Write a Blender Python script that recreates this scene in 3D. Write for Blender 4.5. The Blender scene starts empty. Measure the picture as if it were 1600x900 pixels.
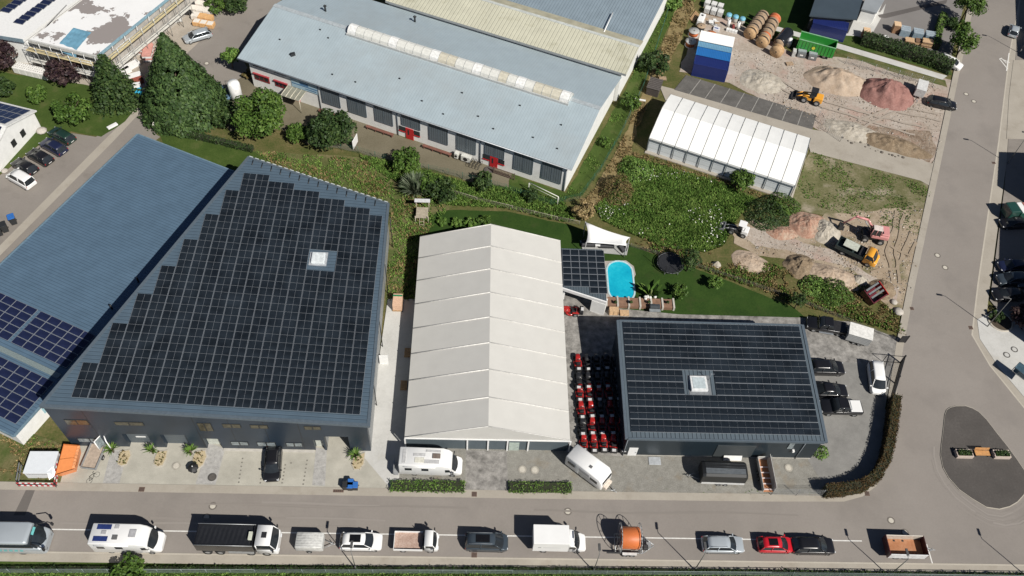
import bpy, math, random
from mathutils import Vector, Matrix, noise, geometry
random.seed(11)
rnd = random.Random(5)
SC = bpy.context.scene
COL = SC.collection
R = math.radians
# ------------------------------------------------------------------ camera, sky, sun, exposure
CAMH = 94.0; FPX = 1357.0; PITCH = R(53.07); ROLL = R(4.806); YAW = R(-4.1)
_c, _s = math.cos(PITCH), math.sin(PITCH)
_F = Vector((0, _c, -_s)); _R = Vector((1, 0, 0)); _U = _R.cross(_F)
_R2 = math.cos(ROLL)*_R + math.sin(ROLL)*_U; _U2 = -math.sin(ROLL)*_R + math.cos(ROLL)*_U
_Z = Matrix.Rotation(YAW, 3, 'Z')
CR, CU, CF = _Z @ _R2, _Z @ _U2, _Z @ _F
cd = bpy.data.cameras.new('camera'); cam = bpy.data.objects.new('camera', cd); COL.objects.link(cam)
cd.sensor_width = 36; cd.lens = FPX/1600*36; cd.clip_start = 1; cd.clip_end = 3000
m3 = Matrix((CR, CU, -CF)).transposed().to_4x4(); m3.translation = Vector((0, 0, CAMH)); cam.matrix_world = m3
SC.camera = cam
AZ = R(131); ELEV = R(44)                      # shadows run towards AZ
sund = bpy.data.lights.new('sun', 'SUN'); sun = bpy.data.objects.new('sun', sund); COL.objects.link(sun)
sund.energy = 5.0; sund.angle = R(.53); sund.color = (1, .955, .88)
sd = Vector((math.cos(AZ)*math.cos(ELEV), math.sin(AZ)*math.cos(ELEV), -math.sin(ELEV)))
sun.rotation_euler = sd.to_track_quat('-Z', 'Y').to_euler(); sun.location = (60, 0, 120)
W = bpy.data.worlds.new('World'); SC.world = W; W.use_nodes = True
nt = W.node_tree; nt.nodes.clear()
sk = nt.nodes.new('ShaderNodeTexSky'); sk.sky_type = 'NISHITA'; sk.sun_disc = False
sk.sun_elevation = ELEV; sk.sun_rotation = R(139); sk.air_density = .55; sk.dust_density = .3; sk.ozone_density = 1
bg = nt.nodes.new('ShaderNodeBackground'); bg.inputs[1].default_value = .05
wo = nt.nodes.new('ShaderNodeOutputWorld'); nt.links.new(sk.outputs[0], bg.inputs[0]); nt.links.new(bg.outputs[0], wo.inputs[0])
SC.view_settings.view_transform = 'Standard'; SC.view_settings.look = 'None'; SC.view_settings.gamma = 1
SC.view_settings.exposure = .25
# ------------------------------------------------------------------ survey: photo pixel -> point at height z
def ray(x, y): return (x-800)/FPX*CR - (y-450)/FPX*CU + CF
def at(x, y, z=0.0):
    d = ray(x, y); t = (z-CAMH)/d.z
    return Vector((0, 0, CAMH)) + d*t
def onplane(x, y, p, n):
    d = ray(x, y); o = Vector((0, 0, CAMH)); t = (p-o).dot(n)/d.dot(n); return o+d*t
def proj(P):
    q = Vector(P)-Vector((0, 0, CAMH)); w = q.dot(CF)
    return 800+FPX*q.dot(CR)/w, 450-FPX*q.dot(CU)/w
def hgt(base, top):
    g = at(*base); best = (1e9, 0)
    for k in range(500):
        z = k*.05; x, y = proj((g.x, g.y, z)); best = min(best, ((x-top[0])**2+(y-top[1])**2, z))
    return best[1]
def pts(*p, z=0): return [at(a, b, z) for a, b in p]
# ------------------------------------------------------------------ materials
MATS = {}
def _new(name):
    m = bpy.data.materials.new(name); m.use_nodes = True
    return m, m.node_tree, m.node_tree.nodes['Principled BSDF']
def _noise(t, scale, detail=4, rough=.55, vec=None):
    n = t.nodes.new('ShaderNodeTexNoise'); n.inputs['Scale'].default_value = scale
    n.inputs['Detail'].default_value = detail; n.inputs['Roughness'].default_value = rough
    if vec is None:
        g = t.nodes.new('ShaderNodeTexCoord'); vec = g.outputs['Object']
    t.links.new(vec, n.inputs['Vector']); return n
def _ramp(t, fac, stops, interp='LINEAR'):
    r = t.nodes.new('ShaderNodeValToRGB'); e = r.color_ramp.elements; r.color_ramp.interpolation = interp
    while len(e) < len(stops): e.new(.5)
    for i, (p, c) in enumerate(stops): e[i].position = p; e[i].color = (*c, 1)
    t.links.new(fac, r.inputs[0]); return r
def _mix(t, fac, a, b, mode='MIX'):
    m = t.nodes.new('ShaderNodeMix'); m.data_type = 'RGBA'; m.blend_type = mode
    for s, v in ((0, fac), (6, a), (7, b)):
        if isinstance(v, (int, float)): m.inputs[s].default_value = v
        elif isinstance(v, tuple): m.inputs[s].default_value = (*v, 1)
        else: t.links.new(v, m.inputs[s])
    return m.outputs[2]
def _bump(t, p, h, strength, dist):
    b = t.nodes.new('ShaderNodeBump'); b.inputs['Strength'].default_value = strength; b.inputs['Distance'].default_value = dist
    t.links.new(h, b.inputs['Height']); t.links.new(b.outputs[0], p.inputs['Normal'])
def M(name, col, rough=.55, metal=0.0, var=.18, scale=3.0, bump=0, spec=.5, coat=0, alpha=None):
    """plain material with soft procedural variation of value"""
    if name in MATS: return MATS[name]
    m, t, p = _new(name)
    n = _noise(t, scale, 5)
    lo = tuple(c*(1-var) for c in col); hi = tuple(min(1, c*(1+var)) for c in col)
    r = _ramp(t, n.outputs['Fac'], [(.3, lo), (.7, hi)]); t.links.new(r.outputs[0], p.inputs['Base Color'])
    p.inputs['Roughness'].default_value = rough; p.inputs['Metallic'].default_value = metal
    p.inputs['Specular IOR Level'].default_value = spec; p.inputs['Coat Weight'].default_value = coat
    if bump: _bump(t, p, n.outputs['Fac'], .6, bump)
    MATS[name] = m; return m
def GM(name, stops, scale=.25, fine=3.0, fmix=.35, bump=.03, rough=.9, spec=.2, extra=None):
    """ground material: broad patches through a colour ramp, broken by fine noise"""
    m, t, p = _new(name)
    a = _noise(t, scale, 8, .62); b = _noise(t, fine, 6, .7)
    f = t.nodes.new('ShaderNodeMath'); f.operation = 'MULTIPLY_ADD'
    t.links.new(b.outputs['Fac'], f.inputs[0]); f.inputs[1].default_value = fmix
    g = t.nodes.new('ShaderNodeMath'); g.operation = 'MULTIPLY'; t.links.new(a.outputs['Fac'], g.inputs[0]); g.inputs[1].default_value = 1-fmix
    t.links.new(g.outputs[0], f.inputs[2])
    r = _ramp(t, f.outputs[0], stops); c = r.outputs[0]
    if extra:
        sc, lo, hi, col, amt = extra
        e = _noise(t, sc, 6, .6); k = _ramp(t, e.outputs['Fac'], [(lo, (0, 0, 0)), (hi, (amt, amt, amt))])
        c = _mix(t, k.outputs[0], c, col)
    t.links.new(c, p.inputs['Base Color'])
    p.inputs['Roughness'].default_value = rough; p.inputs['Specular IOR Level'].default_value = spec
    if bump: _bump(t, p, f.outputs[0], .8, bump)
    MATS[name] = m; return m
def RIB(name, col, ang, period, depth=.03, rough=.45, metal=.0, dark=.25, var=.08, vert=False, spec=.5, stain=None):
    """sheet-metal material: ribs run at angle ang (radians) on the plan, or horizontally if vert"""
    m, t, p = _new(name)
    g = t.nodes.new('ShaderNodeTexCoord')
    d = t.nodes.new('ShaderNodeVectorMath'); d.operation = 'DOT_PRODUCT'; t.links.new(g.outputs['Object'], d.inputs[0])
    d.inputs[1].default_value = (0, 0, 1) if vert else (-math.sin(ang), math.cos(ang), 0)
    k = t.nodes.new('ShaderNodeMath'); k.operation = 'MULTIPLY'; t.links.new(d.outputs['Value'], k.inputs[0]); k.inputs[1].default_value = 1/period
    fr = t.nodes.new('ShaderNodeMath'); fr.operation = 'FRACT'; t.links.new(k.outputs[0], fr.inputs[0])
    r = _ramp(t, fr.outputs[0], [(0, (0, 0, 0)), (.12, (1, 1, 1)), (.5, (.8, .8, .8)), (.78, (1, 1, 1)), (.9, (0, 0, 0))])
    n = _noise(t, .5, 6, .65)
    nr = _ramp(t, n.outputs['Fac'], [(.3, tuple(c*(1-var) for c in col)), (.7, tuple(min(1, c*(1+var)) for c in col))])
    c = _mix(t, dark, nr.outputs[0], r.outputs[0], 'MULTIPLY')
    if stain:
        e = _noise(t, stain[0], 7, .7); q = _ramp(t, e.outputs['Fac'], [(stain[1], (0, 0, 0)), (stain[2], (stain[4],)*3)])
        c = _mix(t, q.outputs[0], c, stain[3])
    t.links.new(c, p.inputs['Base Color']); p.inputs['Roughness'].default_value = rough; p.inputs['Metallic'].default_value = metal
    p.inputs['Specular IOR Level'].default_value = spec
    _bump(t, p, r.outputs[0], .7, depth); MATS[name] = m; return m
def PAV(name, c1, c2, mortar, size=.25, mott=.5, msc=.8, bump=.01):
    """block paving"""
    m, t, p = _new(name)
    g = t.nodes.new('ShaderNodeTexCoord'); b = t.nodes.new('ShaderNodeTexBrick'); t.links.new(g.outputs['Object'], b.inputs['Vector'])
    b.inputs['Scale'].default_value = 1/size; b.inputs['Mortar Size'].default_value = .03; b.inputs['Color1'].default_value = (*c1, 1)
    b.inputs['Color2'].default_value = (*c2, 1); b.inputs['Mortar'].default_value = (*mortar, 1); b.inputs['Bias'].default_value = 0
    n = _noise(t, msc, 6, .65); r = _ramp(t, n.outputs['Fac'], [(.3, (1-mott,)*3), (.7, (1+mott*.4,)*3)])
    c = _mix(t, 1.0, b.outputs['Color'], r.outputs[0], 'MULTIPLY'); t.links.new(c, p.inputs['Base Color'])
    p.inputs['Roughness'].default_value = .85; p.inputs['Specular IOR Level'].default_value = .25
    _bump(t, p, b.outputs['Fac'], .3, bump); MATS[name] = m; return m
# ------------------------------------------------------------------ mesh building
class MB:
    def __init__(s): s.v = []; s.f = []; s.mi = []; s.sm = []
    def add(s, vs, fs, mi=0, Mx=None, smooth=False):
        o = len(s.v)
        for q in vs:
            q = Vector(q); s.v.append(Mx @ q if Mx else q)
        for f in fs: s.f.append([o+i for i in f]); s.mi.append(mi); s.sm.append(smooth)
        return s
    def box(s, a, b, mi=0, Mx=None):
        x0, y0, z0 = a; x1, y1, z1 = b
        return s.add([(x0, y0, z0), (x1, y0, z0), (x1, y1, z0), (x0, y1, z0), (x0, y0, z1), (x1, y0, z1), (x1, y1, z1), (x0, y1, z1)],
                     [(3, 2, 1, 0), (4, 5, 6, 7), (0, 1, 5, 4), (1, 2, 6, 5), (2, 3, 7, 6), (3, 0, 4, 7)], mi, Mx)
    def cb(s, c, d, mi=0, rz=0, Mx=None):
        Q = Matrix.Translation(Vector(c)) @ Matrix.Rotation(rz, 4, 'Z')
        if Mx: Q = Mx @ Q
        return s.box((-d[0]/2, -d[1]/2, -d[2]/2), (d[0]/2, d[1]/2, d[2]/2), mi, Q)
    def prism(s, poly, z0, z1, mi=0, Mx=None, cap=True):
        n = len(poly); f0 = z0 if callable(z0) else (lambda x, y: z0); f1 = z1 if callable(z1) else (lambda x, y: z1)
        vs = [(p[0], p[1], f0(p[0], p[1])) for p in poly]+[(p[0], p[1], f1(p[0], p[1])) for p in poly]
        fs = [(i, (i+1) % n, n+(i+1) % n, n+i) for i in range(n)]
        if cap:
            tr = geometry.tessellate_polygon([[Vector((p[0], p[1], 0)) for p in poly]])
            for a, b, c in tr:
                A, B, D = (Vector(poly[k][:2]) for k in (a, b, c))
                if (B-A).cross(D-A) < 0: b, c = c, b
                fs.append((n+a, n+b, n+c)); fs.append((a, c, b))
        return s.add(vs, fs, mi, Mx)
    def flat(s, poly, mi=0):
        n = len(poly); tr = geometry.tessellate_polygon([[Vector((p[0], p[1], 0)) for p in poly]]); fs = []
        for a, b, c in tr:
            A, B, D = (Vector(poly[k][:2]) for k in (a, b, c))
            if (B-A).cross(D-A) < 0: b, c = c, b
            fs.append((a, b, c))
        return s.add(poly, fs, mi)
    def quad(s, a, b, c, d, mi=0): return s.add([a, b, c, d], [(0, 1, 2, 3)], mi)
    def slab(s, a, b, c, d, th, mi=0):
        """quad a-b-c-d (ccw from outside) thickened inwards by th"""
        a, b, c, d = map(Vector, (a, b, c, d)); n = (b-a).cross(d-a).normalized()*-th
        return s.add([a, b, c, d, a+n, b+n, c+n, d+n], [(0, 1, 2, 3), (7, 6, 5, 4), (1, 0, 4, 5), (2, 1, 5, 6), (3, 2, 6, 7), (0, 3, 7, 4)], mi)
    def cyl(s, p0, p1, r0, r1=None, n=8, mi=0, smooth=True, cap=True):
        r1 = r0 if r1 is None else r1; p0, p1 = Vector(p0), Vector(p1); ax = (p1-p0).normalized()
        u = ax.orthogonal().normalized(); w = ax.cross(u)
        vs = [p0+(u*math.cos(2*math.pi*i/n)+w*math.sin(2*math.pi*i/n))*r0 for i in range(n)]
        vs += [p1+(u*math.cos(2*math.pi*i/n)+w*math.sin(2*math.pi*i/n))*r1 for i in range(n)]
        s.add(vs, [(i, (i+1) % n, n+(i+1) % n, n+i) for i in range(n)], mi, None, smooth)
        if cap: o = len(s.v)-2*n; s.f += [[o+i for i in reversed(range(n))], [o+n+i for i in range(n)]]; s.mi += [mi, mi]; s.sm += [False, False]
        return s
    def tube(s, P, r, n=6, mi=0):
        for a, b in zip(P[:-1], P[1:]): s.cyl(a, b, r, r, n, mi)
        return s
    def lathe(s, prof, n=16, mi=0, Mx=None, smooth=True):
        vs = []; k = len(prof)
        for i in range(n):
            c, q = math.cos(2*math.pi*i/n), math.sin(2*math.pi*i/n)
            vs += [(r*c, r*q, z) for r, z in prof]
        fs = [(i*k+j, ((i+1) % n)*k+j, ((i+1) % n)*k+j+1, i*k+j+1) for i in range(n) for j in range(k-1)]
        return s.add(vs, fs, mi, Mx, smooth)
    def loft(s, rings, mi=0, caps=True, closed=True, smooth=True, Mx=None):
        n = len(rings[0]); vs = [p for r in rings for p in r]
        fs = [(i*n+j, i*n+(j+1) % n, (i+1)*n+(j+1) % n, (i+1)*n+j) for i in range(len(rings)-1) for j in range(n if closed else n-1)]
        s.add(vs, fs, mi, Mx, smooth)
        if caps: o = len(s.v)-len(vs); s.f += [[o+j for j in reversed(range(n))], [o+len(vs)-n+j for j in range(n)]]; s.mi += [mi]*2; s.sm += [False]*2
        return s
    def mesh(s, name, mats):
        me = bpy.data.meshes.new(name); me.from_pydata([tuple(q) for q in s.v], [], s.f)
        for m in (mats if isinstance(mats, (list, tuple)) else [mats]): me.materials.append(m)
        me.polygons.foreach_set('material_index', s.mi); me.polygons.foreach_set('use_smooth', s.sm); me.update(); return me
def build(name, mb, mats, parent=None, bevel=0, loc=None, rz=0, label=None, seg=2):
    me = mb.mesh(name, mats) if isinstance(mb, MB) else mb
    o = bpy.data.objects.new(name, me); COL.objects.link(o)
    if parent: o.parent = parent
    if loc is not None: o.location = loc
    if rz: o.rotation_euler.z = rz
    if bevel:
        b = o.modifiers.new('bevel', 'BEVEL'); b.width = bevel; b.segments = seg; b.limit_method = 'ANGLE'
    if label: o['label'] = label
    return o
def tag(o, label, cat, group=None, kind=None):
    o['label'] = label; o['category'] = cat
    if group: o['group'] = group
    if kind: o['kind'] = kind
    return o
def thing(name, label, cat, loc=(0, 0, 0), rz=0, group=None):
    o = bpy.data.objects.new(name, None); COL.objects.link(o); o.location = loc; o.rotation_euler.z = rz; o.empty_display_size = .3
    return tag(o, label, cat, group)
def dup(root, loc, rz=None, label=None):
    r = root.copy(); COL.objects.link(r); r.location = loc
    if rz is not None: r.rotation_euler.z = rz
    if label: r['label'] = label
    for ch in list(root.children):
        c = ch.copy(); COL.objects.link(c); c.parent = r
        for g in list(ch.children):
            d = g.copy(); COL.objects.link(d); d.parent = c
    return r
GZ = .05
def onto(px, py, z=GZ): v = at(px, py, z); return v
# ------------------------------------------------------------------ ground
LAY = [0]
def jag(poly, step=1.0, amp=.5, closed=True):
    out = []; n = len(poly)
    for i in range(n if closed else n-1):
        a, b = Vector(poly[i]), Vector(poly[(i+1) % n]); d = b-a; k = max(1, int(d.length/step))
        nn = Vector((-d.y, d.x, 0)).normalized() if d.length > 0 else Vector()
        for j in range(k):
            q = a+d*(j/k); w = noise.noise(q*.45)*.7+noise.noise(q*1.3)*.5
            out.append(q+nn*amp*w)
    if not closed: out.append(Vector(poly[-1]))
    return out
def sheet(name, poly, mat, j=None, px=True):
    LAY[0] += 1; z = LAY[0]*.004
    P = [at(*p) for p in poly] if px else [Vector((*p, 0)) for p in poly]
    if j: P = jag(P, *j)
    for q in P: q.z = z
    o = build(name, MB().flat(P), mat); o['kind'] = 'structure'; return o
def ribbon(name, P, w, mat, z0=0, z1=None, off=0.0, kind='structure'):
    """band of width w along a polyline, centre shifted off to the left; raised to z1"""
    L = []; Rr = []; n = len(P)
    for i in range(n):
        d = (Vector(P[min(i+1, n-1)])-Vector(P[max(i-1, 0)])); d.z = 0; d.normalize(); nn = Vector((-d.y, d.x, 0))
        L.append(Vector(P[i])+nn*(off+w/2)); Rr.append(Vector(P[i])+nn*(off-w/2))
    mb = MB()
    for i in range(n-1):
        a, b, c, d = Rr[i], Rr[i+1], L[i+1], L[i]
        if z1 is None: mb.quad(*[Vector((q.x, q.y, z0)) for q in (a, b, c, d)])
        else:
            lo = [Vector((q.x, q.y, z0)) for q in (a, b, c, d)]; hi = [Vector((q.x, q.y, z1)) for q in (a, b, c, d)]
            fs = [(4, 5, 6, 7), (0, 1, 5, 4), (2, 3, 7, 6)]
            if i == 0: fs.append((3, 0, 4, 7))
            if i == n-2: fs.append((1, 2, 6, 5))
            mb.add(lo+hi, fs)
    o = build(name, mb, mat)
    if kind: o['kind'] = kind
    return o
asph = GM('asphalt', [(.3, (.205, .185, .167)), (.5, (.232, .21, .19)), (.72, (.262, .238, .216))], .09, 5, .4, .006, extra=(.16, .5, .72, (.17, .155, .142), .5))
asph2 = GM('yard_asphalt', [(.3, (.19, .17, .152)), (.7, (.25, .228, .205))], .12, 4, .4, .006, extra=(.3, .55, .7, (.15, .135, .12), .5))
olive = GM('mossy_asphalt', [(.3, (.105, .092, .06)), (.5, (.15, .132, .092)), (.7, (.19, .17, .125))], .15, 4, .4, .01)
conc = GM('concrete', [(.28, (.36, .355, .335)), (.5, (.46, .455, .435)), (.72, (.52, .515, .495))], .35, 4, .45, .004, extra=(.5, .58, .75, (.34, .31, .25), .5))
tan = GM('pavement_concrete', [(.3, (.29, .262, .222)), (.7, (.37, .34, .292))], .3, 5, .4, .004, extra=(.4, .55, .75, (.24, .21, .17), .6))
fore = PAV('forecourt_blocks', (.405, .39, .335), (.435, .42, .365), (.34, .32, .275), .25, .22, .35)
bluep = PAV('blue_grey_blocks', (.35, .345, .335), (.42, .41, .395), (.32, .31, .29), .3, .3, 2.2)
cob = PAV('mottled_cobbles', (.26, .25, .235), (.33, .315, .295), (.22, .21, .195), .3, .6, 1.1)
yardp = PAV('grey_yard_blocks', (.225, .22, .208), (.25, .245, .232), (.19, .185, .175), .3, .22, .5)
grav = GM('gravel', [(.25, (.12, .115, .10)), (.5, (.215, .208, .186)), (.75, (.33, .32, .29))], 1.4, 7, .6, .02, extra=(.5, .55, .72, (.20, .16, .11), .6))
slabd = PAV('dark_grass_blocks', (.115, .11, .105), (.14, .134, .128), (.10, .095, .085), .3, .3, .6)
lawnm = GM('mown_lawn', [(.28, (.012, .033, .005)), (.45, (.020, .047, .007)), (.6, (.030, .062, .010)), (.75, (.042, .072, .015))], .35, 4, .5, .03, extra=(.4, .55, .75, (.042, .052, .016), .6))
lush = GM('lush_grass', [(.28, (.024, .044, .008)), (.5, (.045, .075, .014)), (.72, (.075, .105, .026))], .35, 4, .5, .05, extra=(.35, .55, .75, (.10, .095, .04), .55))
rough = GM('rough_grass', [(.26, (.030, .046, .010)), (.42, (.062, .076, .020)), (.54, (.105, .095, .036)), (.68, (.19, .145, .075)), (.78, (.26, .21, .13))], .3, 3.2, .5, .1)
dryg = GM('dry_grass', [(.28, (.042, .062, .016)), (.44, (.095, .095, .036)), (.58, (.155, .135, .065)), (.74, (.27, .215, .135))], .45, 3.5, .5, .1, extra=(.3, .42, .6, (.052, .082, .018), .85))
strawg = GM('straw_bank', [(.28, (.10, .09, .035)), (.5, (.2, .155, .075)), (.72, (.29, .22, .13))], .4, 4, .45, .08)
sand = GM('sandy_dirt', [(.26, (.21, .175, .135)), (.45, (.32, .27, .225)), (.58, (.39, .345, .30)), (.74, (.50, .465, .42))], .26, 2.2, .5, .14, extra=(.2, .5, .66, (.36, .235, .195), .6))
site = GM('site_dirt', [(.26, (.17, .13, .085)), (.45, (.29, .23, .165)), (.7, (.40, .335, .26))], .3, 3.2, .45, .1, extra=(.22, .52, .66, (.085, .09, .03), .7))
siteg = GM('site_turf', [(.3, (.055, .065, .018)), (.5, (.13, .125, .06)), (.66, (.24, .205, .14))], .2, 3, .4, .08, extra=(.25, .55, .68, (.34, .29, .23), .75))
white = M('road_paint', (.62, .61, .58), .7, var=.12, scale=4)
gp0 = MB().flat([(-900, -700, 0), (900, -700, 0), (900, 1100, 0), (-900, 1100, 0)])
build('ground', gp0, rough)['kind'] = 'structure'
sheet('yard_asphalt', [(252, -60), (450, -80), (438, 6), (376, 88), (390, 112), (350, 160), (300, 190), (232, 170), (222, 120), (262, 60)], asph2)
sheet('factory_yard', [(330, 165), (388, 108), (398, 133), (600, 203), (700, 237), (800, 270), (795, 292), (740, 285), (680, 265), (640, 258), (560, 238), (480, 224), (440, 202), (360, 205)], olive, (1.2, .5))
sheet('building_site_ground', [(10, 80), (150, 105), (200, 50), (255, -40), (335, -60), (318, 60), (240, 130), (215, 160), (170, 140), (60, 140)], GM('site_sand', [(.3, (.27, .235, .19)), (.7, (.40, .36, .31))], .3, 3, .4, .06), (1.2, .5))
sheet('parking_lot', [(250, 130), (262, 205), (240, 222), (215, 212), (0, 430), (-80, 520), (-80, 330), (0, 274), (60, 228), (112, 208), (150, 214), (196, 180), (232, 135)], asph2)
sheet('footpath', [(233, 150), (245, 148), (176, 222), (-40, 440), (-40, 424), (160, 222)], tan)
sheet('garden_grass', [(-60, 100), (30, 118), (150, 135), (215, 165), (196, 190), (158, 214), (112, 206), (62, 224), (0, 272), (-60, 320)], lush, (1, .4))
sheet('bank_grass', [(240, 205), (400, 236), (560, 245), (660, 268), (720, 290), (700, 330), (655, 380), (655, 475), (603, 475), (610, 320), (388, 245), (366, 276), (255, 222)], dryg, (1, .5))
sheet('grass_strip', [(245, 206), (330, 220), (400, 238), (420, 252), (385, 262), (366, 276), (255, 224)], lush, (1, .3))
sheet('garden_lawn', [(650, 345), (700, 328), (790, 330), (890, 352), (985, 383), (1060, 412), (1120, 432), (1240, 480), (1262, 500), (960, 496), (930, 400), (660, 400)], lawnm, (1, .25))
sheet('factory_lawn', [(884, 302), (947, 193), (988, 118), (1033, 0), (1050, -60), (1092, -60), (1056, 20), (1012, 110), (962, 225), (910, 305), (860, 318), (795, 294), (800, 272)], lush, (1, .35))
sheet('straw_bank', [(905, 330), (960, 245), (1012, 128), (1050, 30), (1070, -30), (1085, 15), (1040, 110), (1000, 190), (985, 240), (935, 330)], strawg, (.8, .5))
sheet('back_lawn', [(1092, -70), (1290, -70), (1262, 34), (1236, 74), (1180, 48), (1096, 16)], lawnm)
sheet('dirt_yard', [(1082, 60), (1098, 18), (1150, 34), (1236, 82), (1330, 92), (1430, 112), (1488, 126), (1474, 232), (1452, 258), (1280, 205), (1140, 130), (1060, 112)], sand, (1.1, .5))
sheet('verge_grass', [(1302, 74), (1476, 126), (1480, 136), (1410, 118), (1310, 84)], dryg, (.9, .5))
sheet('hedge_strip', [(1306, 60), (1338, 50), (1480, 96), (1488, 118), (1300, 65)], lush, (1, .2))
sheet('site_turf', [(1268, 232), (1442, 284), (1462, 300), (1444, 390), (1400, 360), (1330, 340), (1240, 330), (1232, 312)], siteg, (1, .5))
sheet('site_dirt', [(1140, 355), (1172, 342), (1245, 366), (1290, 336), (1350, 330), (1447, 320), (1432, 450), (1416, 490), (1392, 486), (1340, 428), (1290, 415), (1180, 398), (1150, 380)], site, (1, .6))
sheet('dirt_track', [(1150, 358), (1180, 356), (1235, 372), (1300, 392), (1352, 425), (1405, 452), (1400, 470), (1330, 420), (1240, 395), (1180, 385)], sand, (1, .5))
brown_rub = GM('brown_rubble_ground', [(.26, (.07, .052, .036)), (.42, (.17, .125, .09)), (.58, (.29, .235, .185)), (.74, (.42, .375, .32))], .5, 2.5, .55, .2, extra=(.4, .52, .68, (.33, .19, .14), .5))
sheet('rubble_ground', [(1296, 205), (1340, 196), (1400, 202), (1452, 205), (1464, 236), (1452, 254), (1440, 249), (1380, 234), (1330, 222)], brown_rub, (.7, .7))
sheet('concrete_path', [(1200, 38), (1302, 66), (1480, 119), (1472, 125), (1298, 73), (1196, 44)], conc)
sheet('north_yard', [(1335, -80), (1530, -80), (1503, 20), (1486, 88), (1470, 100), (1340, 58), (1322, 42)], GM('grey_yard', [(.3, (.165, .155, .148)), (.7, (.205, .193, .185))], .15, 5, .35, .004))
sheet('concrete_pad', [(1343, 14), (1375, 20), (1384, 6), (1379, 24), (1360, 58), (1318, 56), (1322, 30)], conc)
sheet('tar_band', [(1371, 24), (1382, 22), (1480, 0), (1478, 6), (1384, 29), (1374, 28)], GM('tar', [(.3, (.09, .082, .078)), (.7, (.115, .105, .1))], .3, 5, .4, 0))
sheet('driveway', [(1030, 134), (1058, 141), (1270, 203), (1292, 207), (1440, 251), (1456, 256), (1466, 240), (1480, 215), (1472, 250), (1460, 305), (1452, 291), (1438, 283), (1266, 238), (1262, 224), (1040, 158)], tan)
mb = MB()
for (a, b, n_) in (((379.3, 717), (373.3, 754), 7), ((411, 730), (407, 755), 5), ((446, 727), (441, 755), 6), ((480, 720), (474, 757), 7), ((455, 724), (456, 726), 1)):
    for k in range(n_):
        q = at(a[0]+(b[0]-a[0])*k/max(1, n_-1), a[1]+(b[1]-a[1])*k/max(1, n_-1)); mb.quad((q.x-.09, q.y-.09, .155), (q.x+.09, q.y-.09, .155), (q.x+.09, q.y+.09, .155), (q.x-.09, q.y+.09, .155))
STUD = mb
slab = sheet('parking_bays', [(1072, 118), (1275, 181), (1269, 203), (1053, 141)], slabd)
z = LAY[0]*.004+.006; mb = MB()
for k in range(1, 9):
    a, b = at(1072+k*22.7, 118+k*7.05), at(1053+k*24.1, 141+k*6.9); d = (b-a).normalized(); n = Vector((-d.y, d.x, 0))*.06
    mb.quad(*[Vector((q.x, q.y, z)) for q in (a+n, a-n, b-n, b+n)])
build('bay_marking', mb, M('faded_marking', (.27, .26, .24), .8, var=.3, scale=5))['kind'] = 'structure'
sheet('dry_verge', [(-80, 660), (40, 672), (62, 682), (106, 698), (96, 758), (-80, 756)], dryg, (.9, .3))
YK = 40.42; YL = 33.42
sheet('forecourt', [(92, 765), (110, 697), (200, 690), (560, 680), (574, 700), (612, 757), (612, 769), (300, 768)], fore)
STUD.v = [Vector((v.x, v.y, LAY[0]*.004+.003)) for v in STUD.v]; build('bay_stud', STUD, M('stud_grey', (.16, .15, .13), .8))['kind'] = 'structure'
for q in ([(161, 756), (174, 703), (200, 704), (187, 756)], [(306, 757), (326, 692), (352, 702), (337, 758)], [(488, 759), (494, 700), (511, 703), (508, 760)]): sheet('paver_strip', q, bluep)
sheet('alley_concrete', [(566, 712), (574, 690), (606, 468), (662, 468), (640, 706), (638, 764), (610, 764)], conc)
sheet('gravel_yard', [(622, 768), (628, 700), (890, 704), (975, 708), (1300, 716), (1310, 772), (1290, 777)], grav)
sheet('cobbled_drive', [(728, 704), (792, 706), (794, 770), (727, 769)], cob)
sheet('garden_terrace', [(872, 450), (960, 482), (1060, 492), (1250, 497), (1335, 504), (1414, 534), (1406, 562), (1392, 574), (1260, 566), (1240, 640), (985, 640), (975, 714), (884, 708)], cob)
sheet('east_yard', [(1262, 720), (1240, 560), (1394, 573), (1382, 640), (1394, 650), (1388, 700), (1372, 750), (1340, 776), (1300, 777)], yardp)
road = [at(*p) for p in [(-500, 757), (97, 767), (400, 772), (800, 779), (1200, 784), (1318, 784), (1347, 776), (1368, 760), (1383, 735), (1392, 695), (1399, 620), (1410, 545), (1430, 440), (1474, 232), (1496, 125), (1527, -20), (1552, -140), (1620, -140), (1596, -20), (1576, 85), (1559, 222), (1526, 447), (1517, 524), (1545, 572), (1600, 640), (1700, 760), (1800, 880)]]
road[0] = Vector((-110, YK, 0)); road += [Vector((90, YL, 0)), Vector((-110, YL, 0))]
LAY[0] += 1; zr = LAY[0]*.004
build('road', MB().flat([Vector((q.x, q.y, zr)) for q in road]), asph)['kind'] = 'structure'
zp = zr+.005
mb = MB()
mb.quad((-70, 35.80, zp), (44.6, 35.80, zp), (44.6, 35.93, zp), (-70, 35.93, zp))
e1, e2, e3 = at(1445, 848), at(1457, 880), at(1436, 846)
for a, b in ((e3, e1), (at(1447, 851), at(1456, 881))):
    d = (b-a).normalized(); n = Vector((-d.y, d.x, 0))*.065; mb.quad(*[Vector((q.x, q.y, zp)) for q in (a-n, b-n, b+n, a+n)])
build('lane_marking', mb, white)['kind'] = 'structure'
mb = MB()
for a, b in (((1561, 93), (1574, 109)), ((1564, 93), (1577, 99)), ((1576, 84), (1572, 112)), ((1561, 93), (1565, 92)), ((1572, 100), (1566, 94))):
    a, b = at(*a), at(*b); d = (b-a).normalized(); n = Vector((-d.y, d.x, 0))*.09; mb.quad(*[Vector((q.x, q.y, zp+.004*(len(mb.f)+1))) for q in (a-n, b-n, b+n, a+n)])
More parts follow.
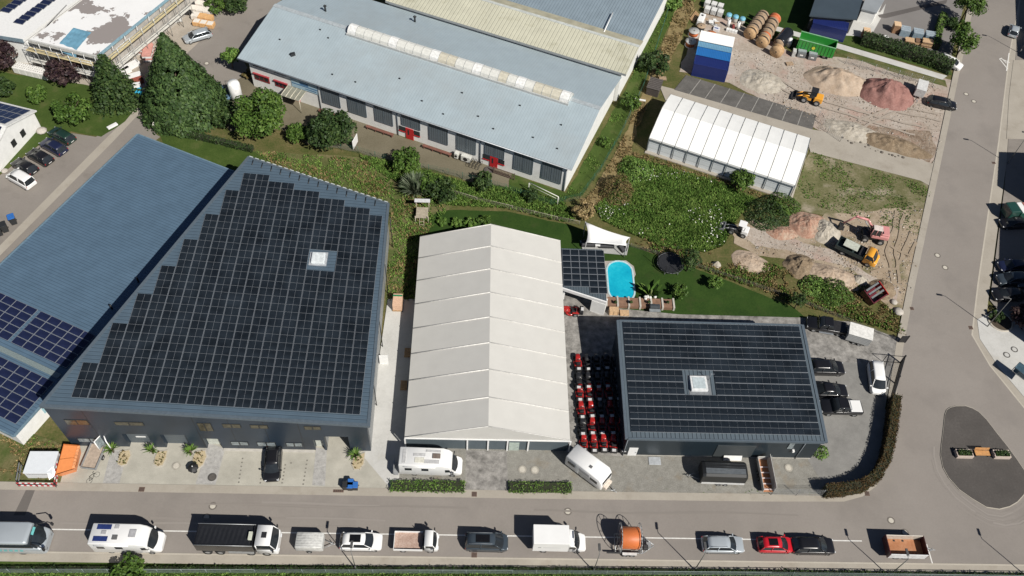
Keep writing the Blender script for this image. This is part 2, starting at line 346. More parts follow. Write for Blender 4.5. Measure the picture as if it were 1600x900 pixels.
build('triangle_marking', mb, white)['kind'] = 'structure'
sheet('tar_patch', [(42, 765), (56, 765), (40, 806), (22, 806)], GM('tar2', [(.3, (.115, .105, .098)), (.7, (.14, .128, .118))], .3, 5, .4, 0))
kerbm = GM('kerb_stone', [(.3, (.36, .33, .28)), (.7, (.45, .415, .355))], 1, 6, .4, 0)
left_edge = [Vector((-70, YK, 0))]+[Vector((q.x, q.y, 0)) for q in road[1:17]]
ribbon('gutter_strip', left_edge, .95, tan, 0, zr+.012, off=.44)
low = [Vector((-70, YL, 0)), Vector((90, YL, 0))]
ribbon('kerb', low, .16, kerbm, 0, .12, off=-.08)
ribbon('footway', low, .95, tan, 0, .11, off=-.16-.475)
ribbon('verge', low, 14, lush, 0, .06, off=-1.1-7)
right_edge = [Vector((q.x, q.y, 0)) for q in road[17:27]]
ribbon('kerb', right_edge, .2, kerbm, 0, .13, off=.1)
ribbon('footway', right_edge, 1.5, tan, 0, .12, off=.95)
sheet('concrete_apron', [(1526, 500), (1530, 530), (1560, 575), (1600, 622), (1700, 745), (1760, 700), (1720, 500), (1565, 480)], conc)
sheet('east_lot', [(1600, -80), (1592, 30), (1580, 160), (1568, 300), (1546, 470), (1570, 500), (1680, 520), (1720, 200), (1700, -80)], asph2)
sheet('lot_concrete', [(1583, 95), (1600, 95), (1680, 100), (1670, 220), (1572, 218), (1576, 150)], tan)
isl = [at(1460+x/5, 620+y/5) for x, y in [(78, 150), (92, 112), (120, 92), (165, 81), (240, 80), (290, 97), (340, 125), (400, 185), (480, 290), (560, 390), (640, 500), (700, 590), (722, 680), (690, 770), (640, 825), (580, 860), (500, 880), (400, 865), (290, 800), (190, 730), (110, 640), (65, 560), (45, 460), (52, 380), (62, 300), (72, 210)]]
ism = GM('island_asphalt', [(.3, (.058, .053, .049)), (.5, (.078, .071, .066)), (.72, (.115, .105, .098))], .18, 4, .42, .01)
build('traffic_island', MB().prism(isl, 0, .24), ism)['kind'] = 'structure'
c = sum(isl, Vector())/len(isl)
rk = random.Random(8); tym = [GM('tyre_mark%d' % k, [(.3, col), (.7, tuple(x*1.06 for x in col))], .3, 5, .4, 0) for k, col in enumerate(((.205, .186, .168), (.222, .201, .182), (.243, .221, .201)))]
for k in range(11):
    s_ = 1.05+.028*k+rk.uniform(0, .012); i0 = rk.randrange(12, 17); n_ = rk.randrange(5, 9); P_ = [c+(isl[(i0+j) % len(isl)]-c)*s_*(1+.02*math.sin(j)) for j in range(n_)]
    Q_ = []
    for a, b in zip(P_[:-1], P_[1:]): Q_ += [a.lerp(b, f/4) for f in range(4)]
    ribbon('tyre_mark', Q_, rk.uniform(.12, .3), tym[k % 3], zr+.006+.001*k)
for k in range(9):
    x_ = rk.uniform(-50, 25); y_ = rk.choice((37.1, 37.4, 38.9, 39.3, 36.6))+rk.uniform(-.1, .1); ribbon('tyre_mark', [Vector((x_+2.2*j, y_+.12*math.sin(j*.6+k), 0)) for j in range(rk.randrange(6, 14))], rk.uniform(.15, .35), tym[(k+1) % 3], zr+.006+.001*(k+12))
build('kerb', MB().prism([c+(q-c)*1.012 for q in isl], 0, .22), kerbm)['kind'] = 'structure'
# ------------------------------------------------------------------ shared finishes
alu = M('aluminium', (.23, .25, .275), .5, .2, .1)
cells = M('solar_cells', (.013, .0175, .023), .16, 0, .45, .45, spec=.5)
cells2 = M('blue_solar_cells', (.013, .018, .05), .16, 0, .25, .7, spec=.5)
glass = M('window_glass', (.02, .024, .028), .08, 0, .2, 2, spec=.6)
anth = M('anthracite_cladding', (.018, .029, .044), .38, var=.22, scale=.22)
anthE = M('dark_cladding', (.014, .023, .031), .40, var=.18, scale=.3)
trimb = M('blue_grey_trim', (.10, .128, .155), .4, .2, .1)
darkm = M('dark_metal', (.03, .032, .034), .45, .3)
whitew = M('white_render', (.68, .68, .66), .8, var=.06, scale=1.2)
whitep = M('white_paint', (.70, .70, .69), .35, var=.06, scale=2)
greyw = M('grey_cladding', (.27, .28, .28), .55, var=.1, scale=.8)
redp = M('red_paint', (.42, .018, .022), .4, var=.1)
wood = M('timber', (.36, .23, .12), .7, var=.25, scale=6)
woodp = M('pale_timber', (.50, .34, .20), .7, var=.2, scale=5)
black = M('black_rubber', (.012, .012, .013), .7, var=.2)
concb = M('cast_concrete', (.42, .40, .36), .85, var=.12, scale=2)
def module_mesh(name, w, h, split, cm, line=.045, g=.016):
    """solar module: frame, laminate, centre seam across (split 'x' or 'y')"""
    mb = MB(); mb.box((-w/2, -h/2, 0), (w/2, h/2, .04), 0); z = .043
    f = line
    if split == 'x': R_ = [(-w/2+f, -h/2+g, -.010, h/2-g), (.010, -h/2+g, w/2-f, h/2-g)]
    elif split == 'y': R_ = [(-w/2+g, -h/2+f, w/2-g, -.012), (-w/2+g, .012, w/2-g, h/2-f)]
    else: R_ = [(-w/2+f, -h/2+f, w/2-f, h/2-f)]
    for a, b, c, d in R_: mb.quad((a, b, z), (c, b, z), (c, d, z), (a, d, z), 1)
    return mb.mesh(name, [alu, cm])
def lay_modules(parent, mesh, mats4):
    """first hundred (nearest the camera) as parts, the rest merged as one part"""
    cp = Vector((0, 0, CAMH)); mats4.sort(key=lambda m: (m.translation-cp).length)
    for m in mats4[:100]:
        o = bpy.data.objects.new('solar_panel', mesh); COL.objects.link(o); o.parent = parent; o.matrix_local = parent.matrix_basis.inverted() @ m
    if mats4[100:]:
        mb = MB()
        for m in mats4[100:]:
            q = parent.matrix_basis.inverted() @ m
            for mi in (0, 1): mb.add([v.co for v in mesh.vertices] if mi == 0 else [], [], 0, q)
            o0 = len(mb.v)-len(mesh.vertices)
            for p in mesh.polygons: mb.f.append([o0+i for i in p.vertices]); mb.mi.append(p.material_index); mb.sm.append(False)
        o = build('solar_field', mb, list(mesh.materials), parent); o['kind'] = 'stuff'
def frame4(o, u, v):
    u = u.normalized(); n = u.cross(v).normalized(); v = n.cross(u)
    m = Matrix((u, v, n)).transposed().to_4x4(); m.translation = o; return m
def wall_quad(mb, p, u, d0, d1, z0, z1, out, mi=0, th=.06):
    """box on a wall: p origin, u along, out outward normal"""
    a = p+u*d0; b = p+u*d1; o = out*th
    vs = [Vector((q.x, q.y, z)) for z in (z0, z1) for q in (a, b, b+o, a+o)]
    mb.add(vs, [(0, 1, 2, 3), (7, 6, 5, 4), (0, 4, 5, 1), (1, 5, 6, 2), (2, 6, 7, 3), (3, 7, 4, 0)], mi)
# ------------------------------------------------------------------ dark warehouse with the solar roof
def zw(x, y): return 9.7-.0862*(x+46.1)
A = Vector((-46.1, 45.72, 0)); B = Vector((-11.3, 45.72, 0)); Cc = at(388, 245, zw(-31, 0)); D = at(608, 318, zw(-11.8, 0))
wh = thing('warehouse', 'large dark grey warehouse with a trapezoid roof almost covered by solar panels', 'warehouse', (0, 0, 0))
def fx(px): return at(px, 700).x
FY = 45.9; BY = 46.5
g1, g2, g3, g4 = fx(203), fx(242), fx(261), fx(300); c1, c2 = fx(512), fx(549); e1, e2 = fx(325), fx(349); e3, e4 = fx(494), fx(509)
WL, WR = A.x+.1, B.x-.35
NE = Vector((D.x-.35, D.y-.3, 0)); NW = Vector((Cc.x+.1, Cc.y-.3, 0))
mb = MB().prism([(WL+.22, BY), (c1, BY), (c1, BY+3.2), (c2, BY+3.2), (c2, BY), (WR, BY), (NE.x, NE.y), (NW.x, NW.y)], 0, lambda x, y: zw(x, y)-.26)
build('wall', mb, greyw, wh)
mb = MB(); zt = lambda x, y: zw(x, y)-.27
ops = [(g1, g2, 3.3), (g3, g4, 3.3), (e1, e2, 2.5), (e3, e4, 2.6), (c1, c2, 3.6)]; x = WL
for a, b, h in ops:
    mb.prism([(x, FY), (a, FY), (a, BY-.005), (x, BY-.005)], 0, zt); mb.prism([(a, FY), (b, FY), (b, BY-.005), (a, BY-.005)], h, zt); x = b
mb.prism([(x, FY), (WR, FY), (WR, BY-.005), (x, BY-.005)], 0, zt)
build('facade', mb, anth, wh)
for k in range(1, 9):
    xx = WL+(WR-WL)*k/9
    if not any(a-.1 < xx < b+.1 for a, b, h in ops): build('cladding_joint', MB().box((xx-.03, FY-.012, .3), (xx+.03, FY+.01, zw(xx, 0)-.5)), darkm, wh)
roofm = RIB('slate_blue_roof', (.085, .125, .165), 0, .5, .03, .42, .15, .3, .1)
rp = [(A.x, A.y), (B.x, B.y), (D.x, D.y), (Cc.x, Cc.y)]
build('roof', MB().prism(rp, lambda x, y: zw(x, y)-.25, lambda x, y: zw(x, y)), roofm, wh)
mb = MB()
for (p, q) in zip(rp, rp[1:]+rp[:1]):
    p, q = Vector((*p, 0)), Vector((*q, 0)); d = (q-p).normalized(); n = Vector((d.y, -d.x, 0))
    P4 = [p-n*.28, p+n*.06, q+n*.06, q-n*.28]; mb.prism([(v.x, v.y) for v in P4], lambda x, y: zw(x, y)-.32, lambda x, y: zw(x, y)+.07+.001*len(mb.f))
build('verge_trim', mb, trimb, wh)
for a, b in ((g1, g2), (g3, g4)):
    g = build('garage_door', MB().box((a+.05, BY-.06, .02), (b-.05, BY-.012, 3.2)), RIB('garage_door_steel', (.10, .12, .135), 0, .5, .02, .5, .1, .35, .05, True), wh)
build('window_slot', MB().box((g1+1.0, BY-.09, 1.5), (g1+2.1, BY-.062, 1.75)), whitep, wh)
def fwin(x0, y0, x1, y1, m, nm='window', depth=.05):
    a = onplane(x0, y1, Vector((0, FY, 0)), Vector((0, 1, 0))); b = onplane(x1, y0, Vector((0, FY, 0)), Vector((0, 1, 0)))
    o = build(nm, MB().box((a.x, FY-.04, a.z), (b.x, FY+.02, b.z)), darkm, wh)
    h = (b.x-a.x)/2
    p = MB()
    for s in (0, 1): p.box((a.x+s*h+.08, FY-.06, a.z+.08), (a.x+(s+1)*h-.08, FY-.045, b.z-.08))
    build('pane', p, m, o); return o
gold = M('gold_reflecting_glass', (.075, .068, .045), .2, .2, .4, 2); pale = M('pale_glass', (.19, .22, .23), .15, 0, .45, 3)
for q in ((181, 659.5, 223, 664, gold), (313, 661, 329, 673, gold), (349, 662.5, 375, 668, gold), (392, 664, 418, 669, gold), (476, 666, 501, 671, gold), (362, 690, 387, 695, pale), (403, 691, 430, 696.5, pale), (448, 692, 472, 697, pale), (124, 685, 158, 690, pale), (105, 656, 136, 663, gold)): fwin(*q)
for a, b in ((e1, e2), (e3, e4)):
    d = build('door', MB().box((a+.05, BY-.07, .02), (b-.05, BY-.012, 2.4)), M('pale_door', (.45, .47, .42), .5), wh)
    build('handle', MB().box((b-.35, BY-.13, 1), (b-.28, BY-.075, 1.2)), alu, d)
build('plinth', MB().box((e2+.1, FY-.35, 0), (e3-.1, FY-.005, .18)), concb, wh)
mod = module_mesh('solar_module', 1.66, 1.085, 'x', cells, .03, .008); L = []
sx = at(498, 407, 7.2)
edge = (Vector((Cc.x, Cc.y, 0))-A); top = (D-Cc)
k = 0; x = B.x-1.15
while x > A.x+2:
    xc = x-.83; xl = x-1.66
    ymax = Cc.y+(xl+1.66-Cc.x)/(D.x-Cc.x)*(D.y-Cc.y)-1.9 if xl+1.2 > Cc.x else 1e9
    tE = (xl-A.x)/(Cc.x-A.x); ymax = min(ymax, A.y+tE*(Cc.y-A.y)-1.1) if xl < Cc.x else ymax
    y = 47.55
    while y+.5 < ymax:
        if not (abs(xc-sx.x) < 1.5 and abs(y-sx.y) < 1.4):
            u = Vector((1, 0, -.0862)); v = Vector((0, 1, 0)); L.append(frame4(Vector((xc, y, zw(xc, y)+.08)), u, v))
        y += 1.098
    x -= 1.712
lay_modules(wh, mod, L)
sk_ = build('skylight', MB().box((sx.x-.85, sx.y-.85, zw(sx.x, 0)+.05), (sx.x+.85, sx.y+.85, zw(sx.x, 0)+.45)), M('frosted_dome', (.58, .62, .63), .3), wh, bevel=.12)
build('kerb_frame', MB().box((sx.x-1.1, sx.y-1.05, zw(sx.x, 0)-.02), (sx.x+1.1, sx.y+1.05, zw(sx.x, 0)+.15)), M('zinc', (.42, .44, .46), .4, .2), sk_)
for k in range(14):
    p = Cc.lerp(D, (k+.6)/15); build('snow_stop', MB().tube([(p.x, p.y-1.3, zw(p.x, 0)+.1), (p.x, p.y-.35, zw(p.x, 0)+.1)], .06), darkm, wh)
for k in range(24):
    p, q = Cc.lerp(D, (k+.15)/24), Cc.lerp(D, (k+.75)/24); d_ = (D-Cc).normalized(); nn_ = Vector((-d_.y, d_.x, 0)); build('roof_edge_tile', MB().prism([(v.x, v.y) for v in (p+nn_*.03, q+nn_*.03, q+nn_*.16, p+nn_*.16)][::1], lambda x, y: zw(x, y)-.1, lambda x, y: zw(x, y)+.1), M('edge_tile', (.42, .45, .44), .5), wh)
for yy in (52, 60.5, 69, 77): build('downpipe', MB().tube([(WR+.12, yy, .1), (WR+.12, yy, 6.2)], .06), darkm, wh)
# the side door standing open with a white frame
dz = at(592, 558).y
build('side_door', MB().box((WR, dz-1.1, .05), (WR+1.1, dz-1.03, 2.1)), whitep, wh)
# ------------------------------------------------------------------ low blue hall on the left
u = Vector((.413, .911, 0)).normalized(); w = Vector((u.y, -u.x, 0)); HZ = 3.2
NWc = at(215, 210, HZ); SEp = at(62, 637, HZ); NWc.z = SEp.z = 0
wid = (SEp-NWc).dot(w)-.1; SL = (at(29, 685, HZ)-NWc).dot(u)
q0 = NWc; q1 = NWc+w*wid; q2 = q1+u*SL; q3 = q0+u*SL
gh = thing('low_hall', 'long low hall with a blue-grey ribbed roof and solar panels at its near end', 'hall')
ins = lambda p, a, b: p+w*a+u*b
build('wall', MB().prism([(v.x, v.y) for v in (ins(q3, .5, .3), ins(q2, -.35, .3), ins(q1, -.35, -.4), ins(q0, .5, -.4))], 0, HZ-.2), whitew, gh)
rb = RIB('blue_ribbed_roof', (.092, .150, .215), math.atan2(w.y, w.x), .43, .03, .4, .1, .30, .1)
build('roof', MB().prism([(v.x, v.y) for v in (q3, q2, q1, q0)], HZ-.18, HZ), rb, gh)
mb = MB()
for p, q in ((q3, q2), (q2, q1), (q1, q0), (q0, q3)):
    d = (q-p).normalized(); n = Vector((d.y, -d.x, 0)); mb.prism([(v.x, v.y) for v in (p-n*.05, p+n*.14, q+n*.14, q-n*.05)], HZ-.22, HZ+.05+.001*len(mb.f))
build('gutter', mb, M('gutter_blue', (.16, .24, .30), .4, .2), gh)
e = q2-u*.0
a0 = (SEp-NWc).dot(u)
build('wall_panel', MB().prism([(v.x, v.y) for v in (NWc+w*(wid-.34)+u*(a0+.2), NWc+w*(wid-.3)+u*(a0+.2), NWc+w*(wid-.3)+u*(a0+3.2), NWc+w*(wid-.34)+u*(a0+3.2))], 1.1, 2.2), M('pale_blue_panel', (.32, .50, .55), .4), gh)
mod2 = module_mesh('solar_module_blue', 1.64, 1.0, None, cells2, .035); L = []
R0 = (at(0, 452, HZ)-NWc).dot(u)      # upper end of the panel field
end = SL+.5
s = (at(62, 485, HZ)-NWc).dot(u); jn = (at(92, 588, HZ)-NWc).dot(u); wk = (at(64, 482, HZ)-NWc).dot(w); 
for j in range(26):
    uu = s-.55-j*1.03
    if uu < SL+.8: break
    if abs(uu-jn) < .75: continue
    for i in range(-6, 9):
        ww = wk+.35+i*1.67+(.0 if i >= 0 else -.45)+.85
        if not (.6 < ww < wid-.9): continue
        L.append(frame4(NWc+w*ww+u*uu+Vector((0, 0, HZ+.08)), w, u))
lay_modules(gh, mod2, L)
build('walkway', MB().prism([(v.x, v.y) for v in (NWc+w*1+u*(jn-.32), NWc+w*(wid-.7)+u*(jn-.32), NWc+w*(wid-.7)+u*(jn+.32), NWc+w*1+u*(jn+.32))], HZ+.02, HZ+.13), M('grating', (.22, .27, .27), .5, .3, .3, 9), gh)
for pp in ((229, 441), (188, 483)): p = at(*pp, HZ); build('vent_pipe', MB().cyl((p.x-1, p.y, HZ), (p.x-1, p.y, HZ+.9), .12), darkm, gh)
# ------------------------------------------------------------------ factory
W0 = at(396, 134); W1 = at(882, 299); fd = (W1-W0).normalized(); fn = Vector((-fd.y, fd.x, 0)); fo = -fn; FL = (W1-W0).length
FE = 5.3; FRZ = 7.75; FEn = -.45; FRn = 10.85; FBn = 22.1
def fp(d, n, z): q = W0+fd*d+fn*n; return Vector((q.x, q.y, z))
fa = thing('factory', 'long white factory hall with pale gabled roof and vaulted ridge skylight', 'factory')
mb = MB(); sec = [(0, 0), (0, FE-.15), (FRn, FRZ-.25), (FBn, FE-.2), (FBn, 0)]
vs = [fp(dd, n_, z_) for dd in (.15, FL) for n_, z_ in sec]
mb.add(vs, [(0, 1, 2, 3, 4), (9, 8, 7, 6, 5)]+[(i, (i+1) % 5+0, 5+(i+1) % 5, 5+i) for i in range(5)])
build('wall', mb, whitew, fa)
rf = RIB('pale_ribbed_roof', (.36, .43, .465), math.atan2(fn.y, fn.x), .45, .012, .42, .1, .11, .06, stain=(.06, .52, .75, (.30, .315, .31), .5))
mb = MB(); a0, a1 = -1.5, FL+.75
mb.slab(fp(a0, FEn, FE), fp(a1, FEn, FE), fp(a1, FRn, FRZ), fp(a0, FRn, FRZ), .14)
mb.slab(fp(a0, FRn, FRZ), fp(a1, FRn, FRZ), fp(a1, FBn, FE), fp(a0, FBn, FE), .14)
ro = build('roof', mb, rf, fa)
build('ridge_cap', MB().slab(fp(a0, FRn-.35, FRZ-.01), fp(a1, FRn-.35, FRZ-.01), fp(a1, FRn+.35, FRZ+.09), fp(a0, FRn+.35, FRZ+.09), .05), M('ridge_metal', (.40, .44, .46), .4, .2), ro)
build('gutter', MB().tube([fp(a0, FEn-.09, FE-.09), fp(a1, FEn-.09, FE-.09)], .09), M('zinc_gutter', (.36, .38, .40), .4, .2), ro)
s0 = (at(543, 48, 8.1)-W0).dot(fd); s1 = (at(890, 155, 8.1)-W0).dot(fd); NS = 26
vm = [M('vault_white', (.60, .60, .56), .35, var=.1), M('vault_cream', (.52, .49, .40), .35, var=.15), M('vault_bright', (.70, .70, .68), .3)]
mb = MB()
for k in range(NS):
    da, db = s0+(s1-s0)*k/NS+.03, s0+(s1-s0)*(k+1)/NS-.03; mi = 2 if k % 5 == 0 else (1 if (k in (5, 11, 12, 18, 22, 23, 24)) else 0); hh = .95 if k % 5 else 1.02
    for j in range(6):
        t0, t1 = math.pi*j/6, math.pi*(j+1)/6
        mb.quad(fp(da, FRn-1.05*math.cos(t0), 7.72+hh*math.sin(t0)), fp(db, FRn-1.05*math.cos(t0), 7.72+hh*math.sin(t0)), fp(db, FRn-1.05*math.cos(t1), 7.72+hh*math.sin(t1)), fp(da, FRn-1.05*math.cos(t1), 7.72+hh*math.sin(t1)), mi)
for e_, s_ in ((s0, 1), (s1, -1)):
    mb.add([fp(e_, FRn-1.05*math.cos(math.pi*j/6), 7.7+.95*math.sin(math.pi*j/6)) for j in range(7)], [tuple(range(7))], 0)
vl = build('skylight_vault', mb, vm, fa)
mb = MB()
for k in range(NS+1):
    dd = s0+(s1-s0)*k/NS; mb.tube([fp(dd, FRn-1.07*math.cos(math.pi*j/6), 7.73+.97*math.sin(math.pi*j/6)) for j in range(7)], .03, 5)
for sg in (-1, 1): mb.prism([(v.x, v.y) for v in (fp(s0-.1, FRn+sg*1.2-.12, 0), fp(s1+.1, FRn+sg*1.2-.12, 0), fp(s1+.1, FRn+sg*1.2+.12, 0), fp(s0-.1, FRn+sg*1.2+.12, 0))], 7.3, 7.82)
build('glazing_bar', mb, M('vault_bar', (.42, .43, .42), .5), vl)
louv = RIB('louvre_blind', (.12, .145, .165), math.atan2(fn.y, fn.x), .36, .03, .5, .1, .4, .08)
ups = [(501.8, 134, 529.5, 143, 504.8, 159, 531, 167), (543, 148.5, 570.8, 157, 546, 174, 572, 181.5), (585.5, 163, 612.8, 171, 587, 188, 612.8, 195), (627.5, 177, 655.7, 185, 629, 194.5, 656, 202), (671, 191.5, 699.5, 200, 671.3, 217, 698.8, 225), (714.5, 207, 743.3, 216, 714.5, 232, 742.7, 241), (758.7, 222, 788, 232, 758.7, 239.5, 787, 248), (805, 237, 834, 247, 802.8, 263, 830.5, 271), (849, 252, 879, 263, 846, 277, 875, 286)]
def fpl(x, y): v = onplane(x, y, W0, fn); return (v-W0).dot(fd), v.z
for q in ups:
    P = [fpl(q[i], q[i+1]) for i in range(0, 8, 2)]
    d0, d1 = (P[0][0]+P[2][0])/2, (P[1][0]+P[3][0])/2; z1 = min(4.95, (P[0][1]+P[1][1])/2); z0 = (P[2][1]+P[3][1])/2
    mb = MB(); wall_quad(mb, W0, fd, d0, d1, z0, z1, fo, 0, .10)
    wn = build('window', mb, louv, fa); mb = MB()
    for a, b, c, e_ in ((d0-.08, d0, z0, z1), (d1, d1+.08, z0, z1), (d0-.08, d1+.08, z0-.09, z0), ((d0+d1)/2-.03, (d0+d1)/2+.03, z0, z1)): wall_quad(mb, W0, fd, a, b, c, e_, fo, 0, .13)
    build('frame', mb, trimb, wn)
def fdoor(px0, py0, px1, py1, h=2.15):
    a = (at(px0, py0)-W0).dot(fd); b = (at(px1, py1)-W0).dot(fd); mb = MB(); wall_quad(mb, W0, fd, a, b, 0, h, fo, 0, .12); d = build('door', mb, redp, fa)
    mb = MB(); wall_quad(mb, W0, fd, (a+b)/2-.3, (a+b)/2-.05, .9, 1.9, fo, 0, .14); build('pane', mb, glass, d)
    for s in ((a-1.15, a-.1), (b+.1, b+1.1)):
        mb = MB(); wall_quad(mb, W0, fd, s[0], s[1], 1.25, 2.1, fo, 0, .07); wq = build('side_window', mb, glass, fa)
        mb = MB(); wall_quad(mb, W0, fd, s[0]-.05, s[1]+.05, 1.12, 1.22, fo, 0, .14); build('sill', mb, redp, wq)
fdoor(637.5, 212, 649, 216); fdoor(767, 257, 778.5, 261)
a = (at(466, 155)-W0).dot(fd); mb = MB(); wall_quad(mb, W0, fd, a-.6, a+.6, 0, 2.15, fo, 0, .12); build('door', mb, redp, fa)
for q in ((396.5, 113, 421, 122, 399, 123, 421.5, 130.5), (429, 124.5, 450, 132, 431, 134, 449, 139)):
    P = [fpl(q[i], q[i+1]) for i in range(0, 8, 2)]; d0, d1 = (P[0][0]+P[2][0])/2, (P[1][0]+P[3][0])/2; z1 = (P[0][1]+P[1][1])/2; z0 = (P[2][1]+P[3][1])/2
    mb = MB(); wall_quad(mb, W0, fd, d0, d1, z0, z1, fo, 0, .08); wn = build('window', mb, M('dull_red_frame', (.24, .025, .03), .5), fa)
    mb = MB(); n_ = 3
    for k in range(n_): wall_quad(mb, W0, fd, d0+.15+(d1-d0-.2)*k/n_, d0+(d1-d0-.2)*(k+1)/n_, z0+.25, z1-.2, fo, 0, .1)
    build('pane', mb, glass, wn)
    mb = MB(); wall_quad(mb, W0, fd, d0-.1, d1+.1, z1-.05, z1+.12, fo, 0, .25); build('awning_box', mb, M('dull_red_box', (.30, .035, .045), .5), wn)
for q in ((394.5, 98.5, 417, 104.5, 397, 103, 417, 109), (428, 109, 447, 115, 430, 113, 447, 118.5)):
    P = [fpl(q[i], q[i+1]) for i in range(0, 8, 2)]; mb = MB(); wall_quad(mb, W0, fd, P[0][0], P[1][0], (P[2][1]+P[3][1])/2, min(4.9, (P[0][1]+P[1][1])/2), fo, 0, .06); build('window', mb, glass, fa)
d0, d1 = fpl(455, 124)[0], fpl(496, 137)[0]
mb = MB(); wall_quad(mb, W0, fd, d0, d1, 2.85, 4.85, fo, 0, .09); sg = build('sign_board', mb, M('pale_blue_sign', (.30, .43, .52), .4, var=.05), fa)
mb = MB(); wall_quad(mb, W0, fd, d0+.1, d1-.1, 3.55, 3.72, fo, 0, .10); wall_quad(mb, W0, fd, (d0+d1)/2-.8, (d0+d1)/2+.7, 3.8, 4.35, fo, 0, .10); wall_quad(mb, W0, fd, d0+2.4, d1-.3, 3.15, 3.28, fo, 0, .10)
build('sign_stripe', mb, M('sign_blue', (.03, .12, .26), .5), sg)
for dd in (fpl(498.5, 147)[0], fpl(621.3, 190)[0], fpl(751, 234)[0], FL-.15):
    mb = MB(); mb.tube([fp(dd, -.1, .05), fp(dd, -.1, 4.9)], .065); build('downpipe', mb, trimb, fa)
cd0 = fpl(452, 139)[0]
cp_ = build('door_canopy', MB().slab(fp(cd0, -2.3, 2.45), fp(cd0+3.2, -2.3, 2.45), fp(cd0+3.2, -.05, 2.75), fp(cd0, -.05, 2.75), .05), M('canopy_glass', (.22, .22, .18), .2), fa)
mb = MB()
for k in range(5): mb.tube([fp(cd0+.8*k, -2.32, 2.5), fp(cd0+.8*k, -.05, 2.8)], .06)
for k in (0, 4): mb.tube([fp(cd0+.8*k, -2.2, 0), fp(cd0+.8*k, -2.2, 2.4)], .05)
build('canopy_frame', mb, M('cream_steel', (.5, .47, .38), .5), cp_)
mb = MB()
for (dd, n_) in ((6, 3), (10, 8), (3, 5), (18, 2), (24, 5), (29, 2.5), (34, 6), (38, 3), (43, 7), (47, 2.5), (50, 6), (14, 2), (33, 1.5), (8, 9), (41, 1.8), (51, 2)):
    z_ = FE+(FRZ-FE)*(n_-FEn)/(FRn-FEn); mb.cb(fp(dd, n_, z_+.12), (.24, .13, .18), 0, math.atan2(fd.y, fd.x))
build('snow_hook', mb, darkm, ro)
q = at(458, 87, 6); mb = MB(); mb.cb((q.x, q.y, 6.15), (.7, .45, .7), 0, .4); build('roof_vent', mb, darkm, ro)
for px, py in ((509, 20), (648, 27)):
    dd = (at(px, py, 6.8)-W0).dot(fd); nn = (at(px, py, 6.8)-W0).dot(fn); zz = FRZ-(FRZ-FE)*(nn-FRn)/(FBn-FRn)
    build('chimney_pipe', MB().cyl(fp(dd, nn, zz-.1), fp(dd, nn, zz+1.0), .16).cyl(fp(dd, nn, zz+1.0), fp(dd, nn, zz+1.2), .3, .1), darkm, ro)
# ------------------------------------------------------------------ rear hall behind the factory
rh = thing('rear_hall', 'second factory hall behind the first with a cream ribbed roof strip and a blue-grey roof', 'hall')
build('wall', MB().prism([(v.x, v.y) for v in (fp(13, 22.35, 0), fp(54.05, 22.35, 0), fp(54.05, 56, 0), fp(13, 56, 0))], 0, 5.75), whitew, rh)
cream = RIB('cream_ribbed_roof', (.50, .49, .385), math.atan2(fn.y, fn.x), .62, .04, .5, 0, .22, .1, stain=(.25, .55, .75, (.20, .19, .12), .7))
mb = MB(); mb.slab(fp(12.6, 21.95, 6.15), fp(54.9, 21.95, 6.15), fp(54.9, 28.2, 7.1), fp(12.6, 28.2, 7.1), .2); build('roof_strip', mb, cream, rh)
build('ridge_cap', MB().slab(fp(12.6, 28.0, 7.12), fp(54.9, 28.0, 7.12), fp(54.9, 28.5, 7.2), fp(12.6, 28.5, 7.2), .06), M('weathered_ridge', (.42, .44, .42), .6), rh)
build('roof_strip', MB().slab(fp(12.6, 28.5, 7.12), fp(54.9, 28.5, 7.12), fp(54.9, 30.6, 6.6), fp(12.6, 30.6, 6.6), .2), M('weathered_cream', (.36, .34, .25), .7, var=.2, scale=.6), rh)
build('roof', MB().slab(fp(12.6, 30.6, 6.35), fp(54.7, 30.6, 6.35), fp(54.7, 57, 7.6), fp(12.6, 57, 7.6), .2), RIB('blue_grey_roof', (.24, .30, .345), math.atan2(fn.y, fn.x), .5, .04, .42, .1, .28, .1), rh)
p0 = at(957, 23, 6.6); p1 = at(942, 55, 6.5); build('snow_rail', MB().tube([(p0.x, p0.y, 7.0), (p1.x, p1.y, 6.75)], .1), whitep, rh)
build('fascia', MB().slab(fp(12.6, 21.93, 5.75), fp(54.9, 21.93, 5.75), fp(54.9, 21.93, 6.13), fp(12.6, 21.93, 6.13), .1), greyw, rh)
# ------------------------------------------------------------------ white marquee
T0 = at(1009.5, 236.5); T1 = at(1233.5, 310.5); td = (T1-T0).normalized(); tn = Vector((-td.y, td.x, 0)); TL = (T1-T0).length; TW = 11.0
def tp(d, n, z): q = T0+td*d+tn*n; return Vector((q.x, q.y, z))
ma = thing('marquee', 'bright white frame marquee of eleven bays beside the dark parking bays', 'marquee')
pvc = M('white_pvc', (.80, .80, .775), .45, var=.03, scale=.5); pvc2 = RIB('white_wall_sheet', (.62, .655, .67), 0, .9, .01, .5, 0, .12, .05, True)
build('wall', MB().prism([(v.x, v.y) for v in (tp(.1, .1, 0), tp(TL-.1, .1, 0), tp(TL-.1, TW-.1, 0), tp(.1, TW-.1, 0))], 0, 2.75), pvc2, ma)
mb = MB(); S = [(-.03, 2.62), (-.03, 2.95), (2.6, 3.72), (5.5, 4.42), (8.4, 3.72), (TW+.03, 2.95), (TW+.03, 2.62)]; NB = 11
